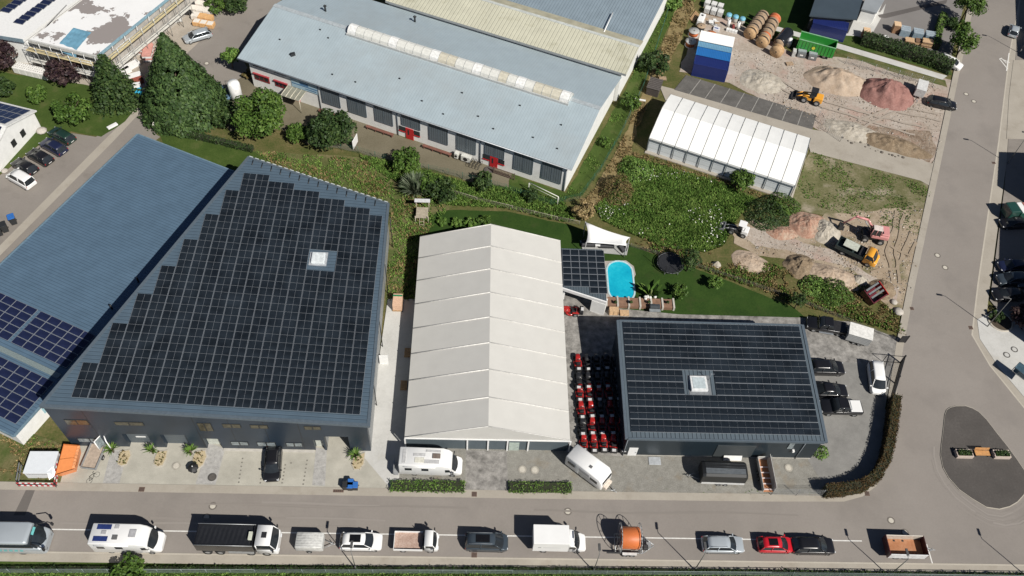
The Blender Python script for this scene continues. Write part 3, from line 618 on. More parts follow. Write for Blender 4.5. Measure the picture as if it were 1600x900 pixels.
for k in range(NB):
    d0, d1 = TL*k/NB, TL*(k+1)/NB; dm = (d0+d1)/2
    for (n0, z0), (n1, z1) in zip(S[:-1], S[1:]):
        sg = .018 if 0 < n0 < TW or n1 < TW else 0
        mb.quad(tp(d0, n0, z0), tp(dm, n0, z0-sg*(z0 > 3)), tp(dm, n1, z1-sg*(z1 > 3)), tp(d0, n1, z1)); mb.quad(tp(dm, n0, z0-sg*(z0 > 3)), tp(d1, n0, z0), tp(d1, n1, z1), tp(dm, n1, z1-sg*(z1 > 3)))
for dd in (0, TL): mb.add([tp(dd, n_, z_) for n_, z_ in S], [tuple(range(7))])
build('roof', mb, pvc, ma)
mb = MB()
for k in range(NB+1):
    dd = TL*k/NB; mb.tube([tp(dd, n_, z_+.02) for n_, z_ in S[1:-1]], .05, 5)
build('roof_seam', mb, M('seam_grey', (.30, .30, .29), .5), ma)
pst = M('steel_grey', (.12, .14, .15), .45, .3)
for k in range(NB+1): build('post', MB().tube([tp(TL*k/NB, -.03, 0), tp(TL*k/NB, -.03, 2.9)], .055, 6), pst, ma)
build('eave_rail', MB().tube([tp(0, -.09, 2.62), tp(TL, -.09, 2.62)], .05), pst, ma)
build('base_strip', MB().prism([(v.x, v.y) for v in (tp(-.1, -.5, 0), tp(TL+.4, -.5, 0), tp(TL+.4, TW+.2, 0), tp(-.1, TW+.2, 0))], 0, LAY[0]*.004+.02), tan, ma)
# ------------------------------------------------------------------ grey tent hall in the middle
X0, X1, Y0, Y1 = -7.62, 11.56, 46.3, 76.5; EZ = 3.05; RZ = 6.05; XM = (X0+X1)/2
th = thing('tent_hall', 'big pale grey fabric hall with central ridge between two solar roofed buildings', 'tent hall')
fab = M('grey_fabric_roof', (.505, .495, .465), .55, var=.03, scale=.6); sidew = RIB('grey_steel_sheet', (.105, .135, .155), 0, .24, .04, .45, .15, .45, .05, True)
build('wall', MB().box((X0+.1, Y0+.12, 0), (X1-.1, Y1-.1, EZ-.1)), sidew, th)
mb = MB(); NB = 8
for k in range(NB):
    y0, y1 = Y0+(Y1-Y0)*k/NB, Y0+(Y1-Y0)*(k+1)/NB; ym = (y0+y1)/2
    for sx_, xe in ((-1, X0), (1, X1)):
        n_ = 4
        for i in range(n_):
            for (ya, yb, sa, sb) in ((y0, ym, 0, 1), (ym, y1, 1, 0)):
                P = []
                for t, yy, s_ in ((i/n_, ya, sa), (i/n_, yb, sb), ((i+1)/n_, yb, sb), ((i+1)/n_, ya, sa)):
                    P.append((xe+(XM-xe)*t, yy, EZ+(RZ-EZ)*t-.014*s_*math.sin(math.pi*min(1, t*1.0))))
                if sx_ < 0: P.reverse()
                mb.quad(*P)
for yy in (Y0, Y1): mb.add([(X0, yy, EZ-.18), (X1, yy, EZ-.18), (X1, yy, EZ), (XM, yy, RZ), (X0, yy, EZ)], [(0, 1, 2, 3, 4)])
for xe in (X0, X1): mb.quad((xe, Y0, EZ-.18), (xe, Y1, EZ-.18), (xe, Y1, EZ), (xe, Y0, EZ))
build('roof', mb, fab, th)
mb = MB()
for k in range(NB+1):
    yy = Y0+(Y1-Y0)*k/NB; mb.tube([(X0, yy, EZ+.02), (XM, yy, RZ+.02), (X1, yy, EZ+.02)], .075 if 0 < k < NB else .05, 6)
build('roof_seam', mb, M('seam_light', (.53, .52, .495), .5), th)
build('eave_beam', MB().box((X0-.02, Y0-.1, EZ-.3), (X1+.02, Y0-.01, EZ-.12)), whitep, th)
for px in (634, 730, 762, 792, 824, 888): xx = at(px, 705).x; build('post', MB().box((xx-.09, Y0-.06, 0), (xx+.09, Y0+.05, EZ-.3)), whitep, th)
xx = at(793, 705).x; d = build('door', MB().box((xx+.12, Y0+.02, .02), (xx+1.3, Y0+.1, 2.0)), M('pale_green_door', (.36, .42, .38), .5), th)
build('handle', MB().box((xx+1.1, Y0-.04, 1), (xx+1.2, Y0+.019, 1.1)), alu, d)
# ------------------------------------------------------------------ workshop with solar roof on the right
EX0, EX1, EY0, EY1 = 17.75, 41.3, 45.85, 61.35
def ze(x, y): return 4.7+1.32*(y-EY0)/(EY1-EY0)
ws = thing('workshop', 'flat dark workshop with a solar panel roof and one square skylight, by the cobbled yard', 'workshop')
build('wall', MB().prism([(EX0+.25, EY0+.15), (EX1-.45, EY0+.15), (EX1-.45, EY1-.3), (EX0+.25, EY1-.3)], 0, lambda x, y: ze(x, y)-.2), anthE, ws)
rw = RIB('grey_trapezoid_roof', (.105, .135, .16), math.pi/2, .5, .06, .4, .15, .5, .08)
build('roof', MB().prism([(EX0, EY0), (EX1, EY0), (EX1, EY1), (EX0, EY1)], lambda x, y: ze(x, y)-.18, ze), rw, ws)
mb = MB()
for i, (a, b, c, d) in enumerate(((EX0-.05, EX0+.3, EY0-.03, EY1+.03), (EX1-.3, EX1+.05, EY0-.03, EY1+.03), (EX0+.31, EX1-.31, EY1-.1, EY1+.08), (EX0+.31, EX1-.31, EY0-.12, EY0+.06))): mb.prism([(a, c), (b, c), (b, d), (a, d)], lambda x, y: ze(x, y)-.26-.002*i, lambda x, y: ze(x, y)+.08+.003*i)
build('verge_trim', mb, trimb, ws)
mod3 = module_mesh('solar_module_tall', .957, 1.59, 'y', cells, .032, .005); L = []
q = at(1091, 601, 5.3); sq = Vector((q.x, q.y, 0))
sl = Vector((0, EY1-EY0, 1.32)).normalized()
for j in range(9):
    for i in range(23):
        xx, yy = EX0+.7+.48+i*.964, EY0+.75+.8+j*1.615
        if abs(xx-sq.x-.25) < 1.65 and abs(yy-sq.y) < 1.75: continue
        L.append(frame4(Vector((xx, yy, ze(xx, yy)+.09)), Vector((1, 0, 0)), sl))
lay_modules(ws, mod3, L)
zz = ze(sq.x, sq.y)
s_ = build('skylight', MB().box((sq.x-1.0, sq.y-1.0, zz), (sq.x+1.0, sq.y+1.0, zz+.42)), M('skylight_frame', (.62, .63, .63), .4), ws, bevel=.05)
build('pane', MB().box((sq.x-.75, sq.y-.75, zz+.41), (sq.x+.75, sq.y+.75, zz+.45)), M('opal_dome', (.42, .48, .50), .15), s_)
build('flashing', MB().prism([(sq.x-1.2, sq.y-1.35), (sq.x+1.45, sq.y-1.35), (sq.x+1.45, sq.y+1.2), (sq.x-1.2, sq.y+1.2)], lambda x, y: ze(x, y)+.01, lambda x, y: ze(x, y)+.06), M('flashing_lead', (.16, .17, .18), .5), s_)
build('aerial', MB().tube([(sq.x+1.3, sq.y+.6, zz), (sq.x+1.3, sq.y+.6, zz+1.6)], .035).tube([(sq.x+1.0, sq.y+.6, zz+1.5), (sq.x+1.7, sq.y+.6, zz+1.5)], .02), alu, ws)
fw = EY0+.15
def ex(px, z=0): return onplane(px, 700, Vector((0, fw, 0)), Vector((0, 1, 0))).x
x0 = at(979.5, 712.5).x; d = build('door', MB().box((x0, fw-.07, .03), (x0+1.05, fw-.005, 2.05)), whitep, ws); build('handle', MB().box((x0+.85, fw-.13, 1), (x0+.95, fw-.072, 1.1)), alu, d)
build('plinth', MB().box((EX0+.3, fw-.05, 0), (EX1-.5, fw-.004, .22)), concb, ws)
for px, py in ((972.5, 712), (1240, 710)): xx = at(px, py).x; build('downpipe', MB().tube([(xx, fw-.09, .05), (xx, fw-.09, 4.3)], .05), alu, ws)
a = onplane(1230, 699, Vector((0, fw, 0)), Vector((0, 1, 0))); b = onplane(1242, 693, Vector((0, fw, 0)), Vector((0, 1, 0)))
build('window', MB().box((a.x, fw-.08, a.z-.2), (b.x, fw-.01, b.z+.3)), pale, ws)
a = onplane(1239, 703, Vector((0, fw, 0)), Vector((0, 1, 0))); build('wall_lamp', MB().box((a.x-.12, fw-.3, a.z-.15), (a.x+.12, fw-.01, a.z+.15)), whitep, ws)
xa, xb = at(1128, 716).x, at(1156, 716).x
build('roller_door', MB().box((xa-1.2, fw-.06, .02), (xb+1.2, fw-.008, 3.1)), RIB('roller_slats', (.06, .07, .075), 0, .3, .02, .5, .1, .3, .05, True), ws)
# ------------------------------------------------------------------ carport between tent hall and pool
cpz = 3.0; P = [at(877, 388, cpz), at(941, 390, cpz), at(948, 471, cpz), at(879, 449, cpz)]
ca = thing('carport', 'small solar carport with white fascia between the grey tent hall and the pool', 'carport')
poly = [(v.x, v.y) for v in (P[3], P[2], P[1], P[0])]
build('roof', MB().prism(poly, cpz-.15, cpz), RIB('carport_roof', (.09, .115, .135), math.pi/2, .35, .04, .4, .1, .4), ca)
mb = MB(); a, b = P[3], P[2]; dd = (b-a).normalized(); n_ = Vector((dd.y, -dd.x, 0)); mb.prism([(v.x, v.y) for v in (a+n_*.02, a+n_*.2, b+n_*.2, b+n_*.02)], cpz-.45, cpz+.06)
b2 = b-dd*1.9; build('fascia', mb, whitep, ca)
build('storage_wall', MB().prism([(v.x, v.y) for v in (b2+n_*.24, b+n_*.24, b-n_*.8, b2-n_*.8)], 0, cpz-.46), whitew, ca)
for q in (P[0]+Vector((.3, -.3, 0)), P[1]+Vector((-.3, -.3, 0)), P[3]+Vector((.35, .25, 0))): build('post', MB().box((q.x-.12, q.y-.12, 0), (q.x+.12, q.y+.12, cpz-.16)), whitep, ca)
mod4 = module_mesh('solar_module_wide', 1.13, 1.02, None, cells, .03); L = []
for j in range(8):
    for i in range(5):
        xx = P[0].x+.62+i*1.15; yy = P[0].y-.75-j*1.05
        yl = P[3].y+(xx-P[3].x)/(P[2].x-P[3].x)*(P[2].y-P[3].y)
        if yy-.5 < yl+.35: continue
        L.append(frame4(Vector((xx, yy, cpz+.06)), Vector((1, 0, 0)), Vector((0, 1, 0))))
lay_modules(ca, mod4, L)
# ------------------------------------------------------------------ building under construction, top left
BZ = 5.4; nb = thing('unfinished_building', 'white flat-roofed building under construction with a blue tarpaulin edge and scaffolding', 'building')
S0, S1, S2 = at(46, 62, BZ), at(151, 87, BZ), at(246, 10, BZ)
de = (S2-S1).normalized(); S3 = S1+de*42; S4 = S0+de*42
build('wall', MB().prism([(v.x, v.y) for v in (S0+de*.4, S1+de*.4-(S1-S0).normalized()*.4, S3, S4)], 0, BZ-.3), M('raw_wall', (.36, .34, .31), .85, var=.2, scale=1), nb)
snow = GM('white_membrane', [(.3, (.66, .66, .655)), (.7, (.74, .74, .735))], .3, 3, .4, .004, extra=(.16, .55, .556, (.25, .225, .215), 1.0)); snow.node_tree.nodes['Principled BSDF'].inputs['Roughness'].default_value = .6
build('roof', MB().prism([(v.x, v.y) for v in (S0, S1, S3, S4)], BZ-.3, BZ), snow, nb)
mb = MB(); d1 = (S1-S0).normalized(); nn = Vector((de.y, -de.x, 0))
mb.prism([(v.x, v.y) for v in (S1-nn*.02, S1+nn*.12, S3+nn*.12, S3-nn*.02)], BZ-.4, BZ+.06); build('eaves_membrane', mb, M('blue_membrane', (.19, .31, .38), .5), nb)
build('parapet', MB().prism([(v.x, v.y) for v in (S0-de*.3, S1-de*.3+nn*.3, S1+de*.0+nn*.3, S0)], BZ-.4, BZ+.12), M('parapet_sheet', (.45, .45, .43), .5), nb)
a, b = at(52, 60, BZ), at(104, 8, BZ); build('roof_joint', MB().tube([(a.x, a.y, BZ+.01), (b.x, b.y, BZ+.01)], .07), M('membrane_seam', (.35, .34, .33), .6), nb)
tq = [at(89, 72, BZ), at(116, 83, BZ), at(143, 51, BZ), at(115, 44, BZ)]; mb = MB()
n_ = 10
for i in range(n_):
    for j in range(n_):
        f = lambda a_, b_: (tq[0].lerp(tq[1], a_)).lerp(tq[3].lerp(tq[2], a_), b_)+Vector((0, 0, .08+.1*noise.noise(Vector((a_*5, b_*7, 3)))+(-1.0*max(0, .12-b_)/.12)))
        mb.add([f(i/n_, j/n_), f((i+1)/n_, j/n_), f((i+1)/n_, (j+1)/n_), f(i/n_, (j+1)/n_)], [(0, 1, 2, 3)], 0, None, True)
tag(build('tarpaulin', mb, M('blue_tarp', (.13, .28, .38), .45, var=.2, scale=1)), 'blue tarpaulin draped over the white roof edge of the unfinished building', 'tarpaulin')
yel = M('scaffold_plank', (.50, .42, .24), .7, var=.2, scale=2); galv = M('galvanised_tube', (.40, .41, .41), .4, .5)
def scaffold(label, a, b, out, levels, bays):
    s = thing('scaffold', label, 'scaffold', group='scaffolds around the unfinished building')
    L_ = (b-a).length; d = (b-a).normalized()
    for i in range(bays+1):
        q = a+d*L_*i/bays
        build('standard', MB().tube([(q.x, q.y, 0), (q.x, q.y, levels[-1]+1.1)], .05, 5).tube([(q.x+out.x*.9, q.y+out.y*.9, 0), (q.x+out.x*.9, q.y+out.y*.9, levels[-1]+1.1)], .05, 5), galv, s)
    for z_ in levels:
        P4 = [a+out*.05, b+out*.05, b+out*.9, a+out*.9]; mb = MB(); Q = [(v.x, v.y) for v in P4]
        if (P4[1]-P4[0]).cross(P4[2]-P4[0]).z < 0: Q.reverse()
        mb.prism(Q, z_-.06, z_); build('plank_deck', mb, yel if z_ > 3 else M('weathered_deck', (.55, .54, .50), .7), s)
        for h_ in (.5, 1.0): build('guard_rail', MB().tube([a+out*.9+Vector((0, 0, z_+h_-a.z)), b+out*.9+Vector((0, 0, z_+h_-b.z))], .04, 5), galv, s)
g0 = lambda v: Vector((v.x, v.y, 0))
scaffold('scaffold with yellow planks along the front of the unfinished white building', g0(S0-de*.5), g0(S1-de*.5), -de, (2.2, 4.4), 6)
scaffold('scaffold with yellow planks along the side facing the big conifer and brick pallets', g0(S1+nn*.5), g0(S1+nn*.5+de*20), nn, (2.2, 4.4), 7)
wb = thing('white_annex', 'white building at the photo corner with two rows of blue solar panels on its roof', 'building')
V0, V1 = at(-40, 46, BZ), at(36, 58, BZ)
rr = [V0, V1, V1+de*42, V0+de*42]
build('wall', MB().prism([(v.x, v.y) for v in rr], 0, BZ-.7), whitew, wb)
build('roof', MB().prism([(v.x, v.y) for v in (V0-de*.4, V1-de*.4+d1*.2, V1+de*42+d1*.2, V0+de*42)], BZ-.65, BZ-.1), M('white_roof', (.66, .66, .65), .6, var=.05), wb)
build('fascia', MB().prism([(v.x, v.y) for v in (V0-de*.5, V1-de*.5+d1*.25, V1-de*.41+d1*.25, V0-de*.41)], BZ-.7, BZ-.05), M('fascia_blue', (.17, .23, .27), .5), wb)
L = []; pm = module_mesh('solar_module_annex', 1.7, 1.05, None, cells2, .03)
for px, py, k0 in ((31, 34, 8), (10, 16, 5)):
    p = at(px, py, BZ)
    for k in range(k0): L.append(frame4(Vector((p.x, p.y, BZ+.02))+de*1.15*k, d1, de))
lay_modules(wb, pm, L)
# ------------------------------------------------------------------ white house on the left edge
E0 = at(64, 198); gd = (at(0, 269)-E0).normalized(); gw = Vector((gd.y, -gd.x, 0)); HW = 11.0
if gw.x > 0: gw = -gw
ho = thing('white_house', 'white rendered house on the left edge with solar panels on both roof slopes', 'house')
def hp(g_, r_, z_): q = E0+gd*g_+gw*r_; return Vector((q.x, q.y, z_))
eh, rh_ = 3.0, 4.9
mb = MB(); sec = [(0, 0), (0, eh), (HW/2, rh_), (HW, eh), (HW, 0)]; vs = [hp(g_, r_, z_) for r_ in (0, 16) for g_, z_ in sec]
mb.add(vs, [(0, 1, 2, 3, 4), (9, 8, 7, 6, 5)]+[(i, 5+i, 5+(i+1) % 5, (i+1) % 5) for i in range(5)]); build('wall', mb, whitew, ho)
hr = M('house_roof_white', (.62, .62, .60), .6); mb = MB()
k_ = (rh_-eh)/(HW/2)
f_ = lambda g_: eh+k_*min(g_, HW-g_)+.12
up_ = 1 if (hp(-.4, -.3, 0)-hp(-.4, 16, 0)).cross(hp(5, 16, 0)-hp(-.4, 16, 0)).z > 0 else -1
for P4 in ([hp(-.4, 16, f_(-.4)), hp(-.4, -.3, f_(-.4)), hp(HW/2, -.3, f_(HW/2)), hp(HW/2, 16, f_(HW/2))], [hp(HW/2, 16, f_(HW/2)), hp(HW/2, -.3, f_(HW/2)), hp(HW+.4, -.3, f_(HW+.4)), hp(HW+.4, 16, f_(HW+.4))]): mb.slab(*(P4 if up_ > 0 else P4[::-1]), .2)
hb_ = build('roof', mb, hr, ho); L = []; pm = module_mesh('solar_module_house', 1.0, 1.7, None, cells2, .02)
for s_ in (0, 1):
    for j in range(3):
        for i in range(9):
            g_ = .65+j*1.72+.3; g2 = g_ if s_ == 0 else HW-g_; q = hp(g2, .75+i*1.02, f_(g2)+.07)
            vv = (hp(g2+.5, 0, f_(g2+.5))-hp(g2, 0, f_(g2))); L.append(frame4(q, vv.cross(Vector((0, 0, 1))), vv if vv.cross(Vector((0, 0, 1))).cross(vv).z > 0 else -vv))
lay_modules(ho, pm, L)
for g_ in (3.0, 5.2):
    P4 = [hp(g_, -.03, 1.2), hp(g_+.9, -.03, 1.2), hp(g_+.9, -.03, 2.3), hp(g_, -.03, 2.3)]
    w_ = build('window', MB().slab(*P4, .05), darkm, ho); build('pane', MB().slab(*[v+Vector((-gw.x, -gw.y, 0))*.012+Vector((0, 0, 0)) for v in P4], .01), glass, w_)
# ------------------------------------------------------------------ buildings top right and beyond the right edge
nz = 3.6; da = thing('dark_roofed_house', 'building with a flat dark slate-blue roof beside the north lawn', 'building')
P4 = [at(1265, 24, nz), at(1339, 30, nz), at(1356, -30, nz), at(1288, -45, nz)]
build('roof', MB().prism([(v.x, v.y) for v in P4], nz-.25, nz), M('slate_blue_flat', (.045, .062, .078), .5, var=.08, scale=.4), da)
c_ = sum(P4, Vector())/4; build('wall', MB().prism([(c_.x+(v.x-c_.x)*.9, c_.y+(v.y-c_.y)*.9) for v in P4], 0, nz-.24), M('dark_wall', (.06, .06, .06), .7), da)
ga = thing('flat_garage', 'garage with a pale blue-grey flat roof beside the dark roofed building', 'garage')
P4 = [at(1346, 14, 2.7), at(1370, 20, 2.7), at(1384, -4, 2.7), at(1357, -14, 2.7)]
build('roof', MB().prism([(v.x, v.y) for v in P4], 2.5, 2.7), M('zinc_flat', (.25, .27, .285), .5, var=.08, scale=.5), ga)
c_ = sum(P4, Vector())/4; build('wall', MB().prism([(c_.x+(v.x-c_.x)*.93, c_.y+(v.y-c_.y)*.93) for v in P4], 0, 2.49), whitew, ga)
def off_hall(label, a, b, h, depth, m):
    """hall beyond the right edge of the photo: a, b are the pixels where its west parapet's shadow ends"""
    s = Vector((.68*h, -.78*h, 0)); pa, pb = at(*a)+s, at(*b)+s
    t = thing('roadside_hall', label, 'hall'); q = [pa, pb, pb+Vector((depth, 0, 0)), pa+Vector((depth, 0, 0))]
    pl = [(v.x, v.y) for v in q]
    build('wall', MB().prism(pl, 0, h), m, t); build('roof', MB().prism([(v.x+(.2 if i > 1 else -.0), v.y) for i, v in enumerate(q)], h, h+.1), trimb, t)
off_hall('hall beyond the side street whose square shadow falls on the pavement', (1560, 238), (1557, 291), 9.5, 22, greyw)
off_hall('long hall beyond the parked cars in the shade of the side street', (1561, 346), (1556, 505), 9.5, 22, anthE)
off_hall('hall at the far end of the side street', (1584, -40), (1588, 88), 9, 22, greyw)
# ------------------------------------------------------------------ vehicles
paints = {}
def paint(n, col, rough=.28, metal=.0): return M('paint_'+n, col, rough, metal, .04, .6, coat=.5)
P_WHITE = paint('white', (.74, .74, .73)); P_BLACK = paint('black', (.010, .010, .012)); P_SILV = paint('silver', (.42, .46, .49), .3, .3)
P_RED = paint('red', (.46, .012, .022)); P_NAVY = paint('navy', (.012, .016, .045)); P_GREEN = paint('dark_green', (.012, .032, .024)); P_SLATE = paint('slate', (.05, .066, .082), .3, .3)
P_ORNG = paint('orange', (.72, .24, .045)); P_YEL = paint('amber', (.72, .33, .035)); P_PINK = paint('faded_pink', (.55, .24, .23), .5); P_BLUE = paint('blue', (.10, .17, .25), .3, .3); P_LIME = paint('green', (.03, .26, .04))
lamp_m = M('lamp_lens', (.62, .64, .66), .15); tail_m = M('tail_lens', (.30, .01, .012), .2); tyre = M('tyre', (.018, .018, .018), .8, var=.2); rim_m = M('wheel_rim', (.38, .39, .40), .35, .5, .15)
plate_m = M('number_plate', (.6, .6, .58), .5); chass = M('chassis', (.028, .028, .03), .6); galv2 = M('galvanised', (.34, .35, .355), .45, .4, .15); trimk = M('black_trim', (.02, .02, .022), .45)
_wm = {}
def wheel_mesh(r, w):
    k = (round(r, 2), round(w, 2))
    if k not in _wm:
        a = MB(); prof = [(r*.62, -w/2), (r*.93, -w/2), (r, -w*.3), (r, w*.3), (r*.93, w/2), (r*.62, w/2)]
        X = Matrix.Rotation(math.pi/2, 4, 'X'); a.lathe(prof, 14, 0, X); b = MB(); b.lathe([(0.001, w*.40), (r*.25, w*.46), (r*.62, w*.36)], 14, 0, X); b.lathe([(r*.62, -w*.36), (r*.25, -w*.46), (0.001, -w*.40)], 14, 0, X)
        _wm[k] = (a.mesh('tyre', tyre), b.mesh('rim', rim_m))
    return _wm[k]
def wheels(t, xs, y, r=.33, w=.22, dual=False):
    a, b = wheel_mesh(r, w)
    for x in xs:
        for s in (-1, 1):
            o = build('wheel', a, None, t, loc=(x, s*(y-w/2), r)); build('rim', b, None, o)
def rr_ring(x, w, z0, z1, r, tum=0.0):
    """rounded-rectangle section at x: half width w, from z0 to z1, corner r, tumble-home tum"""
    P = []
    for cy, cz, a0 in ((w-r, z0+r*.6, -90), (w-r-tum, z1-r, 0), (-(w-r-tum), z1-r, 90), (-(w-r), z0+r*.6, 180)):
        for k in range(4):
            a = R(a0+30*k); rz_ = r*.6 if cz < (z0+z1)/2 else r; P.append((x, cy+r*math.cos(a), cz+rz_*math.sin(a)))
    return P
KIND = {  # cabin: base rear, roof rear, roof front, base front as fractions of length from the rear; belt, bonnet height; roof height
    'suv': (.02, .10, .60, .77, 1.02, .98, 1.66), 'hatch': (.02, .14, .60, .77, .92, .86, 1.47), 'wagon': (.02, .12, .62, .77, .92, .86, 1.47),
    'sedan': (.13, .28, .58, .74, .90, .84, 1.42), 'van': (.01, .06, .68, .86, 1.06, 1.0, 1.85), 'mini': (.02, .12, .62, .82, .92, .88, 1.5)}
def car(name, label, cat, c, hd, L, Wd, kind, pm, group=None, roofglass=False, z=None, rails=False, bumper=None):
    """c: ground pixel of the middle, hd: heading in degrees on the plan"""
    f = KIND[kind]; h = f[6]; belt, bon = f[4], f[5]; hw = Wd/2
    q = at(*c); t = thing(name, label, cat, (q.x, q.y, GZ), R(hd), group)
    X = lambda k: -L/2+L*k
    mb = MB(); rings = []
    for k, wf, zz, zb in ((0, .80, belt*.80, .42), (.012, .90, belt*.90, .34), (.05, .98, belt-.02, .26), (.2, 1, belt, .24), (.5, 1, belt, .24), (f[3]-.06, 1, belt-.01, .24), (f[3]+.05, .99, bon, .24), (.93, .95, bon*.93, .26), (.975, .88, bon*.84, .32), (1, .70, bon*.68, .40)):
        rings.append(rr_ring(X(k), hw*wf, zb, zz, .10))
    mb.loft(rings); body = build('body', mb, pm, t)
    hb, ht = hw*.93, hw*.74; zb = belt-.05
    b0, r0, r1, b1 = X(f[0])+.04, X(f[1]), X(f[2]), X(f[3])
    # roof: arched painted shell
    mb = MB(); n = 6; m_ = 5; G = []
    for i in range(m_+1):
        row = []
        for j in range(n+1):
            v_ = -1+2*j/n; xx = r0+(r1-r0)*i/m_; bow = .06*(1-(2*(i/m_)-1)**2)
            row.append((xx+(.10*(1-v_*v_) if i == m_ else (-.05*(1-v_*v_) if i == 0 else 0)), v_*ht, h-.07+bow-.05*v_*v_))
        G.append(row)
    vs = [p for r_ in G for p in r_]; fs = [(i*(n+1)+j, (i+1)*(n+1)+j, (i+1)*(n+1)+j+1, i*(n+1)+j+1) for i in range(m_) for j in range(n)]
    mb.add(vs, fs, 0, None, True); roof = build('roof', mb, pm, t)
    sm = roof.modifiers.new('thick', 'SOLIDIFY'); sm.thickness = .04
    def curved(xa, xb, za, zb_, wa, wb_, bulge, nm):
        mb = MB(); n = 6; ra, rb_ = [], []
        for j in range(n+1):
            v_ = -1+2*j/n; ra.append((xa+bulge*(1-v_*v_)*1.6, v_*wa, za)); rb_.append((xb+bulge*(1-v_*v_), v_*wb_, zb_-.05*v_*v_))
        fs = [(j, j+1, n+1+j+1, n+1+j) for j in range(n)]
        if bulge < 0: fs = [tuple(reversed(q)) for q in fs]
        mb.add(ra+rb_, fs, 0, None, True); return build(nm, mb, glass, t)
    curved(b1, r1, zb, h-.075, hb*.97, ht*.98, .10, 'windscreen'); curved(b0, r0, zb, h-.075, hb*.93, ht*.98, -.05, 'rear_window')
    for s in (-1, 1):
        P4 = [(b0+.02, s*hb*.95, zb), (b1+.02, s*hb, zb), (r1, s*ht*.99, h-.125), (r0, s*ht*.99, h-.125)]
        if s > 0: P4.reverse()
        mb = MB().add(P4, [(0, 1, 2, 3)]); build('side_window', mb, glass, t)
        mb = MB()
        for a, b in (((b1+.03, s*hb, zb), (r1, s*ht, h-.10)), ((b0+.02, s*hb*.95, zb), (r0, s*ht, h-.10)), (((b1+r1)/2*.45+b0*.55, s*hb*1.0, zb), ((r0+r1)/2, s*ht*1.0, h-.11))): mb.tube([a, b], .05, 5)
        build('pillar', mb, pm if pm != P_BLACK else trimk, t)
        build('mirror', MB().cb((b1-.12, s*(hw+.11), belt+.04), (.14, .22, .15)), pm, t, bevel=.03)
        build('headlight', MB().cb((X(.965), s*hw*.68, bon*.76), (.20, .34, .13), 0, -s*.45), lamp_m, t, bevel=.04)
        build('taillight', MB().cb((X(.022), s*hw*.78, belt*.80), (.10, .26, .22), 0, s*.3), tail_m, t, bevel=.03)
        if rails: build('roof_rail', MB().tube([(r0+.15, s*ht*.88, h+.02), (r1-.25, s*ht*.88, h+.02)], .025, 5), alu, t)
    build('number_plate', MB().cb((X(0)+.01, 0, .62), (.03, .52, .11)), plate_m, t)
    if roofglass: build('glass_roof', MB().box((r0+(r1-r0)*.30, -ht*.62, h-.05), (r0+(r1-r0)*.82, ht*.62, h+.012)), M('roof_glass', (.008, .008, .009), .15), t, bevel=.02)
    for s in (-1, 1): build('sill', MB().box((X(.22), s*hw*.96-.04, .2), (X(.78), s*hw*.96+.04, .34)), trimk, t)
    wheels(t, (X(.17), X(.82)), hw*.99, .33 if kind not in ('suv', 'van') else .36, .23)
    return t
GS = 'vehicles parked in a row along the front street'
car('parked_suv', 'white suv with a black glass sunroof, parked behind the covered white trailer', 'car', (565, 850), 0, 4.6, 1.86, 'suv', P_WHITE, GS, True)
car('parked_minivan', 'slate grey people carrier with a large dark sunroof parked on the street', 'car', (760, 851), -.5, 4.75, 1.88, 'van', P_SLATE, GS, True, rails=True)
car('parked_wagon', 'silver estate car with roof rails parked in front of the small red car', 'car', (1127, 854), 0, 4.75, 1.84, 'wagon', P_SILV, GS, False, rails=True)
car('parked_hatchback', 'small red hatchback with a dark glass roof, nose to tail behind a black estate', 'car', (1208, 854.5), 0, 3.95, 1.72, 'mini', P_RED, GS, True)
car('parked_wagon', 'shiny black estate car parked in front of the red hatchback on the street', 'car', (1267, 856), 0, 4.9, 1.86, 'wagon', P_BLACK, GS)
car('parked_coupe', 'black car parked alone on the pale forecourt of the dark warehouse', 'car', (428, 728), 95-180, 4.4, 1.85, 'hatch', P_BLACK)
GE = 'vehicles parked in the yard beside the workshop'
car('parked_suv', 'black suv, rearmost of three beside the workshop, nearest the cobbles', 'car', (1288, 579), 0, 4.7, 1.9, 'suv', P_BLACK, GE)
car('parked_sedan', 'black saloon between the black suv and the pickup beside the workshop', 'car', (1294, 614), 0, 4.5, 1.82, 'sedan', P_BLACK, GE)
car('parked_minivan', 'white compact van parked by the sliding gate of the east yard', 'car', (1366, 596), 262, 4.5, 1.86, 'van', P_WHITE, GE)
GL = 'cars parked side by side in the lot by the white house'
dl = math.degrees(math.atan2(*(lambda v: (v.y, v.x))(at(30, 250)-at(62, 268))))
car('parked_wagon', 'dark green estate car under the tree, farthest from the white car', 'car', (99, 217), dl, 4.5, 1.8, 'wagon', P_GREEN, GL)
car('parked_hatchback', 'navy blue car parked between the dark green estate and a black hatchback', 'car', (86, 234), dl, 4.5, 1.8, 'wagon', P_NAVY, GL)
car('parked_hatchback', 'black hatchback with red rear lights beside the navy car in the left lot', 'car', (65, 250), dl, 4.3, 1.8, 'hatch', P_BLACK, GL)
car('parked_hatchback', 'black hatchback parked right next to the white car in the left lot', 'car', (41.5, 265), dl, 4.2, 1.8, 'hatch', P_BLACK, GL)
car('parked_minivan', 'white car in the left lot, nearest the photo edge', 'car', (36, 285), dl, 4.5, 1.85, 'van', P_WHITE, GL)
h_ = lambda a, b: math.degrees(math.atan2((at(*b)-at(*a)).y, (at(*b)-at(*a)).x))
car('parked_wagon', 'silver blue estate car on the asphalt by the stacked pallets at the top left', 'car', (310, 61), h_((327, 54), (293, 64)), 4.7, 1.84, 'wagon', P_SILV)
car('parked_sedan', 'blue car standing behind the big conifer beside the white upright tank', 'car', (346, 148), h_((335, 138), (360, 158)), 4.5, 1.8, 'sedan', P_BLUE)
